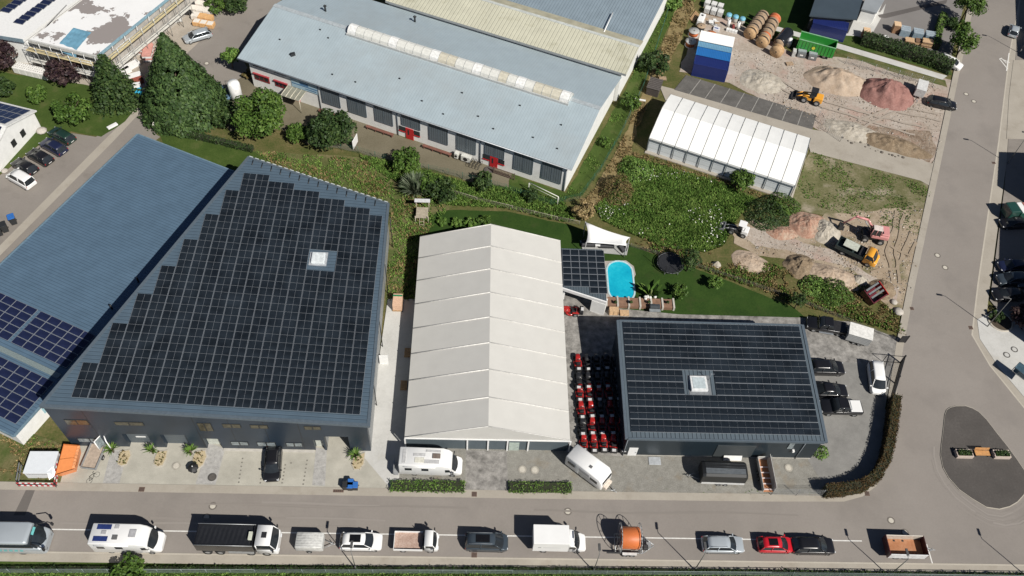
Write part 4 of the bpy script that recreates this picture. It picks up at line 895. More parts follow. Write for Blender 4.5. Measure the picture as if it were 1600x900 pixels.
car('parked_suv', 'black car parked on the dirt by the grey box trailer and red sand heap', 'car', (1469, 166), h_((1450, 160), (1488, 168)), 4.8, 1.88, 'wagon', P_BLACK)
car('parked_hatchback', 'white car half hidden under the street tree at the top right', 'car', (1482, 102), h_((1468, 94), (1496, 107)), 4.3, 1.8, 'hatch', P_WHITE)
GR = 'vehicles parked in the shade along the right edge'
car('parked_hatchback', 'pale car standing half in the shade beside the upper side street', 'car', (1581, 53), h_((1575, 65), (1582, 40)), 3.6, 1.7, 'mini', P_SILV, GR)
for c, l, p, k in (((1582, 353), 'dark car in the shade just below the green truck', P_BLACK, 'sedan'), ((1580, 420), 'dark blue car in the shade with a shiny windscreen', P_NAVY, 'hatch'), ((1578, 441), 'slate grey car in the shade between two dark cars', P_SLATE, 'suv'), ((1572, 465), 'black car in the shade nearest the round planting bed', P_BLACK, 'hatch'), ((1606, 445), 'slate car cut by the photo edge in the shaded lot', P_SLATE, 'hatch')):
    car('parked_car', l, 'car', c, 185, 4.4, 1.8, k, p, GR)
# ---- boxy vehicles
def rbox(t, nm, a, b, m, bev=.06, lab=None): return build(nm, MB().box(a, b), m, t, bevel=bev, label=lab)
def cabin(t, x0, x1, hw, z0, zb, h, pm, rake=.45, hood=.0):
    """forward-control cab: lower shell, roof, glass band"""
    mb = MB(); mb.loft([rr_ring(x0, hw, z0, zb, .1), rr_ring(x1-.15, hw, z0, zb, .1), rr_ring(x1+hood*.6, hw*.96, z0, zb-.06, .12), rr_ring(x1+hood, hw*.82, z0+.06, zb-.18, .12)]); build('cab', mb, pm, t)
    mb = MB(); mb.loft([rr_ring(x0, hw*.96, h-.16, h, .06), rr_ring(x1-rake-.1, hw*.94, h-.16, h, .06), rr_ring(x1-rake, hw*.86, h-.15, h-.04, .05)]); build('cab_roof', mb, pm, t)
    mb = MB(); n = 6; a, b = [], []
    for j in range(n+1):
        v_ = -1+2*j/n; a.append((x1-.06+.12*(1-v_*v_), v_*hw*.93, zb-.03)); b.append((x1-rake+.08*(1-v_*v_), v_*hw*.86, h-.13))
    mb.add(a+b, [(j, j+1, n+2+j, n+1+j) for j in range(n)], 0, None, True); build('windscreen', mb, glass, t)
    for s in (-1, 1):
        P4 = [(x0+.05, s*hw*.97, zb-.02), (x1-.06, s*hw*.95, zb-.02), (x1-rake, s*hw*.9, h-.14), (x0+.05, s*hw*.93, h-.14)]
        if s > 0: P4.reverse()
        build('side_window', MB().add(P4, [(0, 1, 2, 3)]), glass, t)
        build('pillar', MB().tube([(x0+.05, s*hw*.96, zb), (x0+.05, s*hw*.93, h-.1)], .07, 5).tube([(x1-.07, s*hw*.95, zb), (x1-rake, s*hw*.9, h-.1)], .05, 5), pm, t)
        build('mirror', MB().cb((x1-.25, s*(hw+.22), zb+.3), (.12, .22, .38)).tube([(x1-.2, s*hw*.9, zb+.2), (x1-.25, s*(hw+.2), zb+.3)], .03, 5), trimk, t)
        build('headlight', MB().cb((x1+hood*.92, s*hw*.66, z0+.35), (.16, .36, .16)), lamp_m, t, bevel=.03)
    build('back_panel', MB().box((x0-.03, -hw*.94, zb-.1), (x0+.03, hw*.94, h-.1)), pm, t)
def vthing(name, label, cat, c, hd, grp=None): q = at(*c); return thing(name, label, cat, (q.x, q.y, GZ), R(hd), grp)
# coach
t = vthing('coach', 'silver blue touring coach with teal lettering, cut off by the left photo edge', 'bus', (82, 850), 0, GS)
teal = M('teal_graphic', (.13, .42, .42), .4)
mb = MB(); mb.loft([rr_ring(-12, 1.22, .3, 1.75, .12), rr_ring(-.5, 1.25, .3, 1.75, .12), rr_ring(-.12, 1.16, .3, 1.5, .15), rr_ring(0, 1.0, .35, 1.25, .15)]); build('body', mb, P_SILV, t)
mb = MB(); mb.loft([rr_ring(-12, 1.18, 1.7, 2.75, .05), rr_ring(-1.0, 1.18, 1.7, 2.75, .05)]); build('window_band', mb, glass, t)
mb = MB(); mb.loft([rr_ring(-12, 1.2, 2.7, 3.25, .22), rr_ring(-1.6, 1.2, 2.7, 3.25, .22), rr_ring(-1.2, 1.12, 2.72, 3.15, .2)]); build('roof', mb, P_SILV, t)
mb = MB(); n = 8; a, b = [], []
for j in range(n+1):
    v_ = -1+2*j/n; a.append((-.42+.34*(1-v_*v_), v_*1.2, 1.45)); b.append((-1.5+.28*(1-v_*v_), v_*1.14, 3.02))
mb.add(a+b, [(j, j+1, n+2+j, n+1+j) for j in range(n)], 0, None, True); ws_ = build('windscreen', mb, glass, t)
mb = MB(); mb.add([(-1.12, -.1, 2.72), (-1.12, .75, 2.72), (-1.28, .75, 2.95), (-1.28, -.1, 2.95)], [(0, 1, 2, 3)]); mb.v = [v+Vector((.16, 0, .03)) for v in mb.v]; build('destination_strip', mb, teal, t)
mb = MB()
for k in range(9): mb.add([(-2.6-k*.55, -1.256, 1.0), (-2.25-k*.55, -1.256, 1.0), (-2.1-k*.55, -1.256, 1.5), (-2.45-k*.55, -1.256, 1.5)], [(0, 1, 2, 3)])
build('side_graphic', mb, teal, t)
build('roof_hatch', MB().box((-6.6, -.35, 3.24), (-5.6, .35, 3.36)), M('hatch_cream', (.55, .55, .52), .4), t, bevel=.05)
for s in (-1, 1):
    build('mirror', MB().tube([(-.8, s*1.1, 2.9), (.1, s*1.35, 2.8), (.3, s*1.4, 2.3)], .06, 5).cb((.32, s*1.4, 2.15), (.16, .25, .5)), trimk, t); build('headlight', MB().cb((-.1, s*.8, .8), (.2, .4, .2)), lamp_m, t, bevel=.05)
wheels(t, (-2.6, -9), 1.22, .5, .3)
def motorhome(label, c, hd, L, extras, grp=None, rear=None):
    t = vthing('motorhome', label, 'motorhome', c, hd, grp); x0, x1 = -L/2, L/2
    mb = MB(); mb.loft([rr_ring(x0, 1.13, .45, 2.75, .12), rr_ring(x0+.1, 1.16, .4, 2.88, .14), rr_ring(x1-2.2, 1.16, .4, 2.88, .14), rr_ring(x1-1.55, 1.1, .4, 2.72, .2), rr_ring(x1-1.15, 1.04, .4, 2.3, .2)]); build('body', mb, P_WHITE, t)
    mb = MB(); mb.loft([rr_ring(x1-1.3, 1.08, .35, 1.35, .12), rr_ring(x1-.6, 1.06, .35, 1.28, .14), rr_ring(x1-.15, .98, .35, 1.05, .15), rr_ring(x1, .8, .4, .85, .15)]); build('bonnet', mb, P_WHITE, t)
    mb = MB(); n = 6; a, b = [], []
    for j in range(n+1):
        v_ = -1+2*j/n; a.append((x1-.72+.22*(1-v_*v_), v_*1.0, 1.26)); b.append((x1-1.28+.14*(1-v_*v_), v_*.96, 2.26))
    mb.add(a+b, [(j, j+1, n+2+j, n+1+j) for j in range(n)], 0, None, True); build('windscreen', mb, glass, t)
    for s in (-1, 1):
        P4 = [(x1-1.9, s*1.172, 1.35), (x1-1.25, s*1.14, 1.35), (x1-1.4, s*1.14, 1.95), (x1-1.9, s*1.172, 1.95)]
        if s > 0: P4.reverse()
        build('side_window', MB().add(P4, [(0, 1, 2, 3)]), glass, t)
        for xa in (x0+.7, x0+2.6): rbox(t, 'side_window', (xa, s*1.165-.012, 1.55), (xa+.8, s*1.165+.012, 2.1), glass, 0)
        build('mirror', MB().cb((x1-1.0, s*1.3, 1.6), (.12, .22, .35)), P_WHITE if grp else trimk, t, bevel=.03); build('headlight', MB().cb((x1-.18, s*.72, .82), (.2, .36, .18)), lamp_m, t, bevel=.04)
    for (nm, a, b, m_) in extras: rbox(t, nm, (a[0], a[1], 2.87), (b[0], b[1], 2.93 if 'panel' in nm else 2.98), m_, .02)
    build('awning', MB().cyl((x0+.6, -1.22, 2.6), (x0+4.2, -1.22, 2.6), .08), P_WHITE, t)
    wheels(t, (x0+1.75, x1-1.1), 1.1, .35, .23); return t
cb_ = M('blue_solar_sheet', (.02, .035, .13), .2); hat = M('grey_hatch', (.34, .34, .35), .3); dh = M('dark_hatch', (.12, .12, .12), .3)
motorhome('white motorhome with two small blue solar panels on its roof, parked on the street', (207, 850), -.6, 7.15, [('solar_panel', (-3.0, .45), (-1.5, 1.0), cb_), ('solar_panel', (-3.1, -.85), (-1.6, -.3), cb_), ('roof_hatch', (-1.15, .55), (-.7, .95), hat), ('roof_hatch', (-2.4, -.1), (-1.9, .3), hat), ('roof_hatch', (-1.15, -.65), (-.6, -.15), dh), ('roof_hatch', (.5, -.35), (1.2, .5), hat)], GS)
motorhome('white motorhome with grey roof panels parked before the grey tent hall', (674, 731), -1.5, 7.2, [('roof_panel', (-3.2, -.9), (-2.8, .8), M('grey_roof_sheet', (.42, .42, .42), .4)), ('roof_panel', (-.6, .55), (1.1, .85), MATS['grey_roof_sheet']), ('roof_panel', (-2.0, .0), (-.6, .35), MATS['grey_roof_sheet']), ('roof_panel', (-.7, -.85), (1.0, -.4), MATS['grey_roof_sheet']), ('roof_hatch', (.2, -.2), (1.1, .4), M('brown_hatch', (.16, .13, .11), .3)), ('roof_panel', (-1.8, -.8), (-.7, -.15), M('cream_sheet', (.58, .57, .5), .4))])
q = at(620, 735); t = thing('bike_rack', 'grey carrier at the rear of the motorhome before the tent hall', 'rack', (q.x, q.y, .0)); build('frame', MB().box((-.25, -.8, .5), (.25, .8, .6)).box((-.3, -.8, .5), (-.2, .8, 1.4)), galv2, t)
# dump truck
t = vthing('dump_truck', 'four axle dump truck with a white cab and black tipping body', 'truck', (377, 851), -.6, GS); x0, x1 = -4.25, 4.25
rbox(t, 'chassis', (x0+.2, -.6, .6), (x1-.5, .6, 1.0), chass, 0); bw = 1.2
mb = MB(); bx0, bx1, zb0, zb1 = x0, x1-2.35, 1.15, 2.75
for s in (-1, 1): mb.slab(*([(bx0, s*bw, zb0), (bx1, s*bw, zb0), (bx1, s*bw, zb1), (bx0, s*bw, zb1)] if s < 0 else [(bx1, s*bw, zb0), (bx0, s*bw, zb0), (bx0, s*bw, zb1), (bx1, s*bw, zb1)]), .1)
mb.box((bx0+.1, -bw+.1, zb0), (bx1-.1, bw-.1, zb0+.1)); mb.box((bx1-.1, -bw+.1, zb0), (bx1, bw-.1, zb1+.15)); mb.box((bx0, -bw+.1, zb0), (bx0+.1, bw-.1, zb1-.1))
build('tipping_body', mb, P_BLACK, t)
mb = MB(); n = 12
for k in range(n):
    a, b = bx0+.1+(bx1-bx0-.2)*k/n, bx0+.1+(bx1-bx0-.2)*(k+1)/n; m_ = (a+b)/2
    for c_, d_, h0, h1 in ((a, m_, 0, .03), (m_, b, .03, 0)):
        mb.quad((c_, -bw+.1, zb1-.12), (d_, -bw+.1, zb1-.12), (d_, 0, zb1-.16+h1), (c_, 0, zb1-.16+h0)); mb.quad((c_, 0, zb1-.16+h0), (d_, 0, zb1-.16+h1), (d_, bw-.1, zb1-.12), (c_, bw-.1, zb1-.12))
build('cover_sheet', mb, M('black_tarp', (.012, .013, .016), .45), t)
mb = MB()
for s in (-1, 1):
    mb.tube([(bx0, s*(bw-.02), zb1+.04), (bx1, s*(bw-.02), zb1+.04)], .045, 5)
build('top_rail', mb, galv2, t)
rbox(t, 'sheet_box', (bx1-.55, -.55, zb1), (bx1-.15, .35, zb1+.3), M('pale_box', (.48, .50, .42), .5), .04)
cabin(t, x1-2.1, x1, 1.2, .55, 1.75, 2.95, P_WHITE, .5, .1)
rbox(t, 'roof_hatch', (x1-1.55, -.3, 2.94), (x1-1.0, .35, 2.99), trimk, .03)
rbox(t, 'side_skirt', (x0+3.3, -1.22, .55), (x1-2.5, -1.0, 1.05), galv2, .03); rbox(t, 'side_skirt', (x0+3.3, 1.0, .55), (x1-2.5, 1.22, 1.05), galv2, .03)
wheels(t, (x0+1.0, x0+2.35, x1-2.9, x1-1.2), 1.2, .5, .33)
# covered white trailer
def wheels_small(t, xs, y, r=.28): wheels(t, xs, y, r, .17)
def drawbar(t, x, L=1.2, z=.45): build('drawbar', MB().tube([(x, -.45, z), (x+L*.8, 0, z)], .045, 5).tube([(x, .45, z), (x+L*.8, 0, z)], .045, 5).tube([(x+L*.7, 0, z), (x+L, 0, z)], .05, 6).cyl((x+L*.75, .12, .05), (x+L*.75, .12, z+.3), .04), galv2, t)
t = vthing('covered_trailer', 'small white trailer with a ribbed hard cover parked behind the white suv', 'trailer', (486, 852), -.5, GS)
mb = MB(); mb.loft([rr_ring(-1.45, .82, .5, 1.5, .06), rr_ring(-1.35, .86, .45, 1.62, .08), rr_ring(1.35, .86, .45, 1.62, .08), rr_ring(1.5, .8, .5, 1.45, .08)]); build('body', mb, M('grey_white_grp', (.50, .50, .48), .4), t)
mb = MB()
for k in range(6): yy = -.7+k*.28; mb.tube([(-1.35, yy, 1.62), (1.35, yy, 1.62)], .022, 5)
build('cover_rib', mb, M('rib_grey', (.40, .40, .39), .4), t); drawbar(t, 1.5); wheels_small(t, (0,), .95)
# flatbed tipper
t = vthing('flatbed_truck', 'small white tipper truck with a worn wooden load bed on the street', 'truck', (651, 851), -.5, GS)
bedm = GM('worn_load_bed', [(.3, (.20, .13, .10)), (.5, (.38, .27, .22)), (.72, (.55, .47, .42))], 1.2, 7, .55, .01)
rbox(t, 'chassis', (-2.3, -.45, .45), (1.9, .45, .75), chass, 0); rbox(t, 'load_bed', (-2.35, -.98, .78), (.72, .98, .86), bedm, 0)
for nm, a, b in (('side_board', (-2.38, -1.04, .76), (.74, -.98, 1.2)), ('side_board', (-2.38, .98, .76), (.74, 1.04, 1.2)), ('tail_board', (-2.42, -1.04, .76), (-2.36, 1.04, 1.18)), ('head_board', (.70, -.97, .87), (.76, .97, 1.5))): rbox(t, nm, a, b, P_WHITE if nm != 'head_board' else trimk, .01)
build('beacon_mast', MB().tube([(.85, .5, 1.2), (.85, .5, 2.2)], .04), trimk, t)
cabin(t, .95, 2.2, .95, .45, 1.35, 2.05, P_WHITE, .35, .2); wheels(t, (-1.4, 1.55), .95, .33, .22)
# box van
t = vthing('box_van', 'white box van with a tall plain body parked beside the lamp post', 'van', (872, 851), -.5, GS)
rbox(t, 'box_body', (-2.95, -1.08, .75), (.95, 1.08, 3.0), P_WHITE, .04); rbox(t, 'chassis', (-2.8, -.5, .4), (2.3, .5, .74), chass, 0)
mb = MB(); mb.box((-2.4, -1.088, 1.75), (-2.05, -1.084, 1.95)).box((-1.85, -1.088, 1.8), (.1, -1.084, 1.86)); build('side_lettering', mb, M('grey_graphic', (.32, .34, .33), .5), t)
mb = MB(); mb.loft([rr_ring(.98, 1.0, .4, 2.25, .12), rr_ring(1.5, .98, .4, 2.1, .18), rr_ring(1.75, .96, .4, 1.75, .2)]); build('cab', mb, P_WHITE, t)
mb = MB(); mb.loft([rr_ring(1.4, .99, .35, 1.3, .12), rr_ring(2.4, .97, .35, 1.18, .14), rr_ring(2.85, .9, .38, .95, .15), rr_ring(2.97, .75, .42, .8, .15)]); build('bonnet', mb, P_WHITE, t)
mb = MB(); n = 6; a, b = [], []
for j in range(n+1): v_ = -1+2*j/n; a.append((2.12+.16*(1-v_*v_), v_*.93, 1.22)); b.append((1.58+.12*(1-v_*v_), v_*.88, 2.02))
mb.add(a+b, [(j, j+1, n+2+j, n+1+j) for j in range(n)], 0, None, True); build('windscreen', mb, glass, t)
for s in (-1, 1):
    P4 = [(1.05, s*1.004, 1.3), (1.95, s*.985, 1.3), (1.6, s*.985, 1.9), (1.05, s*1.004, 1.9)]
    if s > 0: P4.reverse()
    build('side_window', MB().add(P4, [(0, 1, 2, 3)]), glass, t)
    build('mirror', MB().tube([(1.9, s*.95, 1.4), (1.85, s*1.25, 1.5)], .03, 5).cb((1.85, s*1.3, 1.55), (.14, .24, .36)), trimk, t); build('headlight', MB().cb((2.72, s*.68, .85), (.22, .34, .2)), lamp_m, t, bevel=.04)
wheels(t, (-1.7, 2.0), 1.0, .35, .24)
# cable reel trailer
t = vthing('cable_reel_trailer', 'galvanised trailer carrying a big reel of bright orange duct', 'trailer', (982, 853), -1, GS)
orange = RIB('orange_duct', (.62, .17, .05), math.pi/2, .12, .03, .45, 0, .35, .08); rz_ = 1.75
X = Matrix.Translation((-.1, .25, rz_)) @ Matrix.Rotation(math.pi/2, 4, 'Y')
build('duct_coil', MB().lathe([(.3, -1.0), (1.15, -1.0), (1.22, -.9), (1.22, .9), (1.15, 1.0), (.3, 1.0)], 28, 0, X), orange, t)
mb = MB()
for s in (-1.08, 1.08):
    C_ = [X @ Vector((1.62*math.cos(a), 1.62*math.sin(a), s)) for a in [2*math.pi*k/24 for k in range(25)]]; mb.tube(C_, .04, 5)
    for k in range(10): a = 2*math.pi*k/10; mb.tube([X @ Vector((0, 0, s)), X @ Vector((1.62*math.cos(a), 1.62*math.sin(a), s))], .03, 5)
build('reel_flange', mb, galv2, t)
build('axle', MB().cyl(X @ Vector((0, 0, -1.35)), X @ Vector((0, 0, 1.35)), .07), galv2, t)
mb = MB()
for s in (-1.3, 1.3):
    mb.tube([(-.1+s, -.0, .5), (-.1+s, .25, rz_)], .06, 5); mb.tube([(-.1+s, .9, .5), (-.1+s, .25, rz_)], .06, 5)
mb.tube([(-1.6, -1.0, .5), (1.4, -1.0, .5), (2.7, -.1, .5)], .07, 5); mb.tube([(-1.6, 1.1, .5), (1.4, 1.1, .5), (2.7, -.0, .5)], .07, 5); mb.tube([(-1.6, -1, .5), (-1.6, 1.1, .5)], .07, 5); mb.tube([(1.4, -1, .5), (1.4, 1.1, .5)], .07, 5)
for k in range(5): mb.tube([(1.4+.25*k, -.9+.2*k, .5), (1.5+.2*k, .9-.2*k, .62)], .05, 5)
mb.cb((2.1, -.1, .75), (.5, .5, .35)); build('frame', mb, galv2, t)
rbox(t, 'winch', (1.45, -.7, .6), (2.0, -.2, 1.1), chass, .04); rbox(t, 'mudguard', (-.9, -1.35, .72), (.7, -1.05, .8), M('pale_mudguard', (.55, .55, .54), .5), .03); rbox(t, 'tail_bar', (-2.6, -1.15, .55), (-.9, -1.0, .68), chass, .02)
wheels(t, (-.55, .25), 1.3, .33, .2)
# rusty tipping trailer
t = vthing('tipper_trailer', 'dark red tipping trailer with a rust coloured floor at the end of the parked row', 'trailer', (1407, 861), -.8, GS)
rust = GM('rusty_floor', [(.3, (.26, .105, .045)), (.5, (.36, .17, .09)), (.72, (.44, .27, .17))], .6, 4, .35, .004); mar = paint('maroon', (.055, .010, .012), .4); inn = M('bare_steel', (.52, .48, .42), .45, .2, .15)
z0, z1 = .75, 1.85
rbox(t, 'floor', (-2.1, -1.05, z0), (2.1, 1.05, z0+.06), rust, 0)
for nm, a, b, m_ in (('side_wall', (-2.1, 1.06, z0), (2.1, 1.14, z1), inn), ('side_wall', (-2.1, -1.14, z0), (2.1, -1.06, z1), M('pale_side', (.6, .6, .6), .4)), ('front_wall', (2.1, -1.14, z0), (2.18, 1.14, z1), mar), ('tail_gate', (-2.2, -1.14, z0), (-2.1, 1.14, z1), mar)): rbox(t, nm, a, b, m_, .02)
rbox(t, 'chassis', (-1.9, -.5, .45), (2.2, .5, .74), mar, 0); drawbar(t, 2.2, 1.5, .6); wheels(t, (-.9, .1), 1.0, .42, .26)
# caravan
hd = h_((893, 713), (945, 752))
t = vthing('caravan', 'white touring caravan standing askew on the gravel beside the mowers', 'caravan', (917, 738), hd)
mb = MB(); mb.loft([rr_ring(-2.6, 1.0, .55, 2.3, .2), rr_ring(-2.45, 1.1, .4, 2.55, .2), rr_ring(2.1, 1.1, .4, 2.55, .2), rr_ring(2.5, 1.06, .42, 2.1, .25), rr_ring(2.65, 1.0, .5, 1.4, .2)]); build('body', mb, P_WHITE, t)
for a, b in ((-2.2, -1.2), (1.0, 2.0)): rbox(t, 'side_window', (a, -1.115, 1.3), (b, -1.09, 1.85), glass, .01)
rbox(t, 'awning_locker', (-.6, -1.13, 1.55), (.85, -1.09, 2.1), hat, .01); rbox(t, 'door', (-1.05, -1.125, .6), (-.65, -1.09, 2.2), M('caravan_door', (.55, .56, .56), .4), .01); rbox(t, 'roof_vent', (.25, -.5, 2.54), (.6, -.15, 2.62), dh, .02)
P4 = [(2.3, -.95, 2.2), (2.3, .95, 2.2), (2.46, .95, 1.85), (2.46, -.95, 1.85)]
rbox(t, 'front_window', (2.45, -.85, 1.45), (2.66, .85, 1.95), glass, .02); rbox(t, 'gas_locker', (2.66, -.7, .5), (3.1, .55, 1.05), M('cream_locker', (.62, .54, .46), .5), .05); drawbar(t, 2.9, 1.3)
wheels(t, (-.1,), 1.05, .33, .2)
# black covered trailer
t = vthing('covered_trailer', 'long black covered trailer standing against the workshop front', 'trailer', (1125, 747), 180-1)
pol = [(-.98, 0), (-.98, 1.62), (-.7, 1.86), (0, 1.95), (.7, 1.86), (.98, 1.62), (.98, 0)]
mb = MB(); mb.loft([[(x, y, .75+z_*s_) for y, z_ in pol] for x, s_ in ((-2.6, .86), (-2.35, 1), (2.3, 1), (2.65, .93))], closed=True, smooth=False); cv_ = build('tarpaulin', mb, M('black_pvc', (.016, .017, .018), .4), t)
mb = MB(); mb.add([(-2.3, .06, 2.725), (2.3, .06, 2.725), (2.3, .68, 2.64), (-2.3, .68, 2.64)], [(0, 1, 2, 3)]); build('roof_sheet', mb, M('grey_sheen_pvc', (.085, .095, .105), .4), cv_)  # sheen on one half of the black cover, painted as a lighter grey quad
mb = MB()
for y in (-.55, -.15, .3, .7): mb.tube([(-2.35, y, .75+1.965-abs(y)*.13), (2.3, y, .75+1.965-abs(y)*.13)], .02, 5)
build('cover_seam', mb, M('seam_black', (.05, .055, .06), .4), cv_)
rbox(t, 'side_board', (-2.55, -1.02, .45), (2.5, -.96, .82), trimk, 0); rbox(t, 'side_board', (-2.55, .96, .45), (2.5, 1.02, .82), M('alu_board', (.55, .55, .54), .4), 0); drawbar(t, 2.6, 1.6); wheels_small(t, (-.4, .4), 1.05)
# car transporter / ramp trailer with red crossbars
t = vthing('skip_trailer', 'open steel trailer with rusty floor and white crossbars beside the black trailer', 'trailer', (1193, 746), 90)
rbox(t, 'floor', (-2.1, -.55, .55), (2.0, .6, .62), rust, 0)
for nm, a, b in (('side_wall', (-2.1, -.66, .5), (2.1, -.6, 1.9)), ('side_wall', (-2.1, .62, .5), (2.1, .68, 1.2)), ('end_wall', (2.0, -.6, .5), (2.08, .62, 1.3))): rbox(t, nm, a, b, M('light_steel', (.50, .50, .48), .4, .2), .01)
for k in range(5): rbox(t, 'crossbar', (-1.9+k*.7, -.58, .66), (-1.78+k*.7, .6, .78), M('pink_white_bar', (.62, .52, .50), .5), 0)
wheels_small(t, (-.3, .4), .8)
# black pickup with a white tub cover
t = vthing('pickup_truck', 'black double cab pickup with a white load cover beside the workshop', 'car', (1310, 641), 180, GE)
mb = MB(); mb.loft([rr_ring(-2.65, .86, .45, .98, .1), rr_ring(-2.5, .94, .4, 1.05, .1), rr_ring(.9, .95, .4, 1.05, .1), rr_ring(1.3, .95, .4, 1.03, .1), rr_ring(2.4, .9, .42, .98, .12), rr_ring(2.65, .7, .45, .8, .12)]); build('body', mb, P_BLACK, t)
def pick_cab(t, m_):
    mb = MB(); mb.loft([rr_ring(-.75, .90, 1.0, 1.05, .02), rr_ring(-.6, .78, 1.0, 1.78, .08), rr_ring(.55, .78, 1.0, 1.80, .08), rr_ring(1.3, .88, 1.0, 1.06, .03)]); build('cab', mb, glass, t)
    rbox(t, 'cab_roof', (-.62, -.72, 1.76), (.5, .72, 1.84), m_, .04)
    for s in (-1, 1): build('pillar', MB().tube([(1.25, s*.87, 1.05), (.52, s*.76, 1.78)], .04, 5).tube([(-.05, s*.90, 1.05), (-.05, s*.8, 1.78)], .05, 5), m_, t); build('mirror', MB().cb((1.0, s*1.05, 1.15), (.14, .2, .18)), m_, t, bevel=.03); build('headlight', MB().cb((2.48, s*.68, .82), (.16, .3, .14)), lamp_m, t, bevel=.03)
pick_cab(t, P_BLACK)
rbox(t, 'tub_cover', (-2.5, -.82, 1.05), (-1.05, .82, 1.12), P_WHITE, .03); rbox(t, 'load_tray', (-1.0, -.8, 1.05), (-.75, .8, 1.15), trimk, .02)
build('sports_bar', MB().tube([(-.85, -.8, 1.1), (-.95, -.75, 1.6), (-.95, .75, 1.6), (-.85, .8, 1.1)], .05), alu, t); wheels(t, (-1.65, 1.6), .95, .38, .26)
# black pickup and silver box trailer on the cobbles
hd = h_((1331, 520), (1262, 508))
t = vthing('pickup_truck', 'black pickup hitched to the silver box trailer on the cobbled terrace', 'car', (1288, 514), hd, GE)
mb = MB(); mb.loft([rr_ring(-2.65, .86, .45, .98, .1), rr_ring(-2.5, .94, .4, 1.05, .1), rr_ring(.9, .95, .4, 1.05, .1), rr_ring(2.4, .9, .42, .98, .12), rr_ring(2.65, .7, .45, .8, .12)]); build('body', mb, P_BLACK, t); pick_cab(t, P_BLACK); rbox(t, 'load_tray', (-2.45, -.8, 1.0), (-.8, .8, 1.07), trimk, .02); build('side_step', MB().box((-1.0, .93, .38), (.9, 1.08, .46)), alu, t); wheels(t, (-1.65, 1.6), .95, .38, .26)
t = vthing('box_trailer', 'silver box trailer with a white ribbed roof behind the black pickup', 'trailer', (1337, 531), h_((1357, 538), (1320, 527)), GE)
rbox(t, 'box', (-1.5, -.95, .5), (1.5, .95, 1.95), RIB('silver_ribbed_side', (.42, .43, .43), 0, .3, .02, .4, .3, .3, .05, True), .03); rbox(t, 'roof', (-1.55, -1.0, 1.95), (1.55, 1.0, 2.05), M('trailer_roof', (.66, .65, .62), .5), .03); drawbar(t, 1.5, 1.5); wheels_small(t, (-.35, .35), 1.0)
# utility trailer on the dirt, top right
t = vthing('box_trailer', 'grey box trailer parked between the red sand heap and the black car', 'trailer', (1434, 148), h_((1436, 128), (1428, 158)))
rbox(t, 'box', (-1.5, -.8, .5), (1.3, .8, 1.9), M('trailer_grey', (.45, .45, .44), .5), .04); rbox(t, 'roof', (-1.52, -.82, 1.9), (1.32, .82, 1.96), M('trailer_grey_roof', (.55, .55, .54), .5), .02); drawbar(t, 1.3, 1.4); wheels_small(t, (-.2,), .9)
# orange skip, flatbed trailer on forecourt
P4 = [at(93, 750), at(122, 741), at(131, 704), at(106, 702)]
o_ = sum(P4, Vector())/4; t = thing('skip_container', 'bright orange tipping container standing at the left end of the forecourt', 'skip', (o_.x, o_.y, 0)); oz = paint('skip_orange', (.70, .22, .06), .5)
LQ = [v-o_ for v in P4]; sh = lambda v, s_, z_: Vector((v.x*s_, v.y*s_, z_))
mb = MB(); vs = [sh(v, .80, .12) for v in LQ]+[sh(v, 1.0, 1.35) for v in LQ]+[sh(v, .93, 1.32) for v in LQ]
fs = [(i, (i+1) % 4, 4+(i+1) % 4, 4+i) for i in range(4)]+[(3, 2, 1, 0)]; mb.add(vs, fs); build('body', mb, oz, t)
a, b, c, d = [sh(v, .95, 1.36) for v in LQ]; mb = MB(); N = 8
for i in range(2):
    p0, p1 = d.lerp(a, i/2+.01), d.lerp(a, (i+1)/2-.01); r0, r1 = c.lerp(b, i/2+.01), c.lerp(b, (i+1)/2-.01); mb.slab(p0, p1, r1, r0, .05)
build('lid', mb, M('skip_lid', (.72, .25, .08), .55, var=.06), t)
mb = MB()
for k in range(7): p = c.lerp(b, (k+.5)/7); mb.cb((p.x*.98, p.y, 1.4), (.28, .32, .14), 0, .2)
build('hinge', mb, M('hinge_orange', (.75, .32, .14), .5), t)
t = vthing('flatbed_trailer', 'small flat trailer with a worn brown bed beside the orange container', 'trailer', (150, 716), h_((143, 730), (155, 702)))
rbox(t, 'load_bed', (-1.55, -.8, .55), (1.5, .8, .62), M('brown_board', (.36, .29, .23), .8, var=.2, scale=3), 0)
for nm, a, b in (('side_board', (-1.6, -.9, .5), (1.55, -.8, .85)), ('side_board', (-1.6, .8, .5), (1.55, .9, .85)), ('end_board', (-1.66, -.9, .5), (-1.6, .9, .85))): rbox(t, nm, a, b, galv2, .01)
drawbar(t, 1.5, 1.0); wheels_small(t, (0,), 1.0)
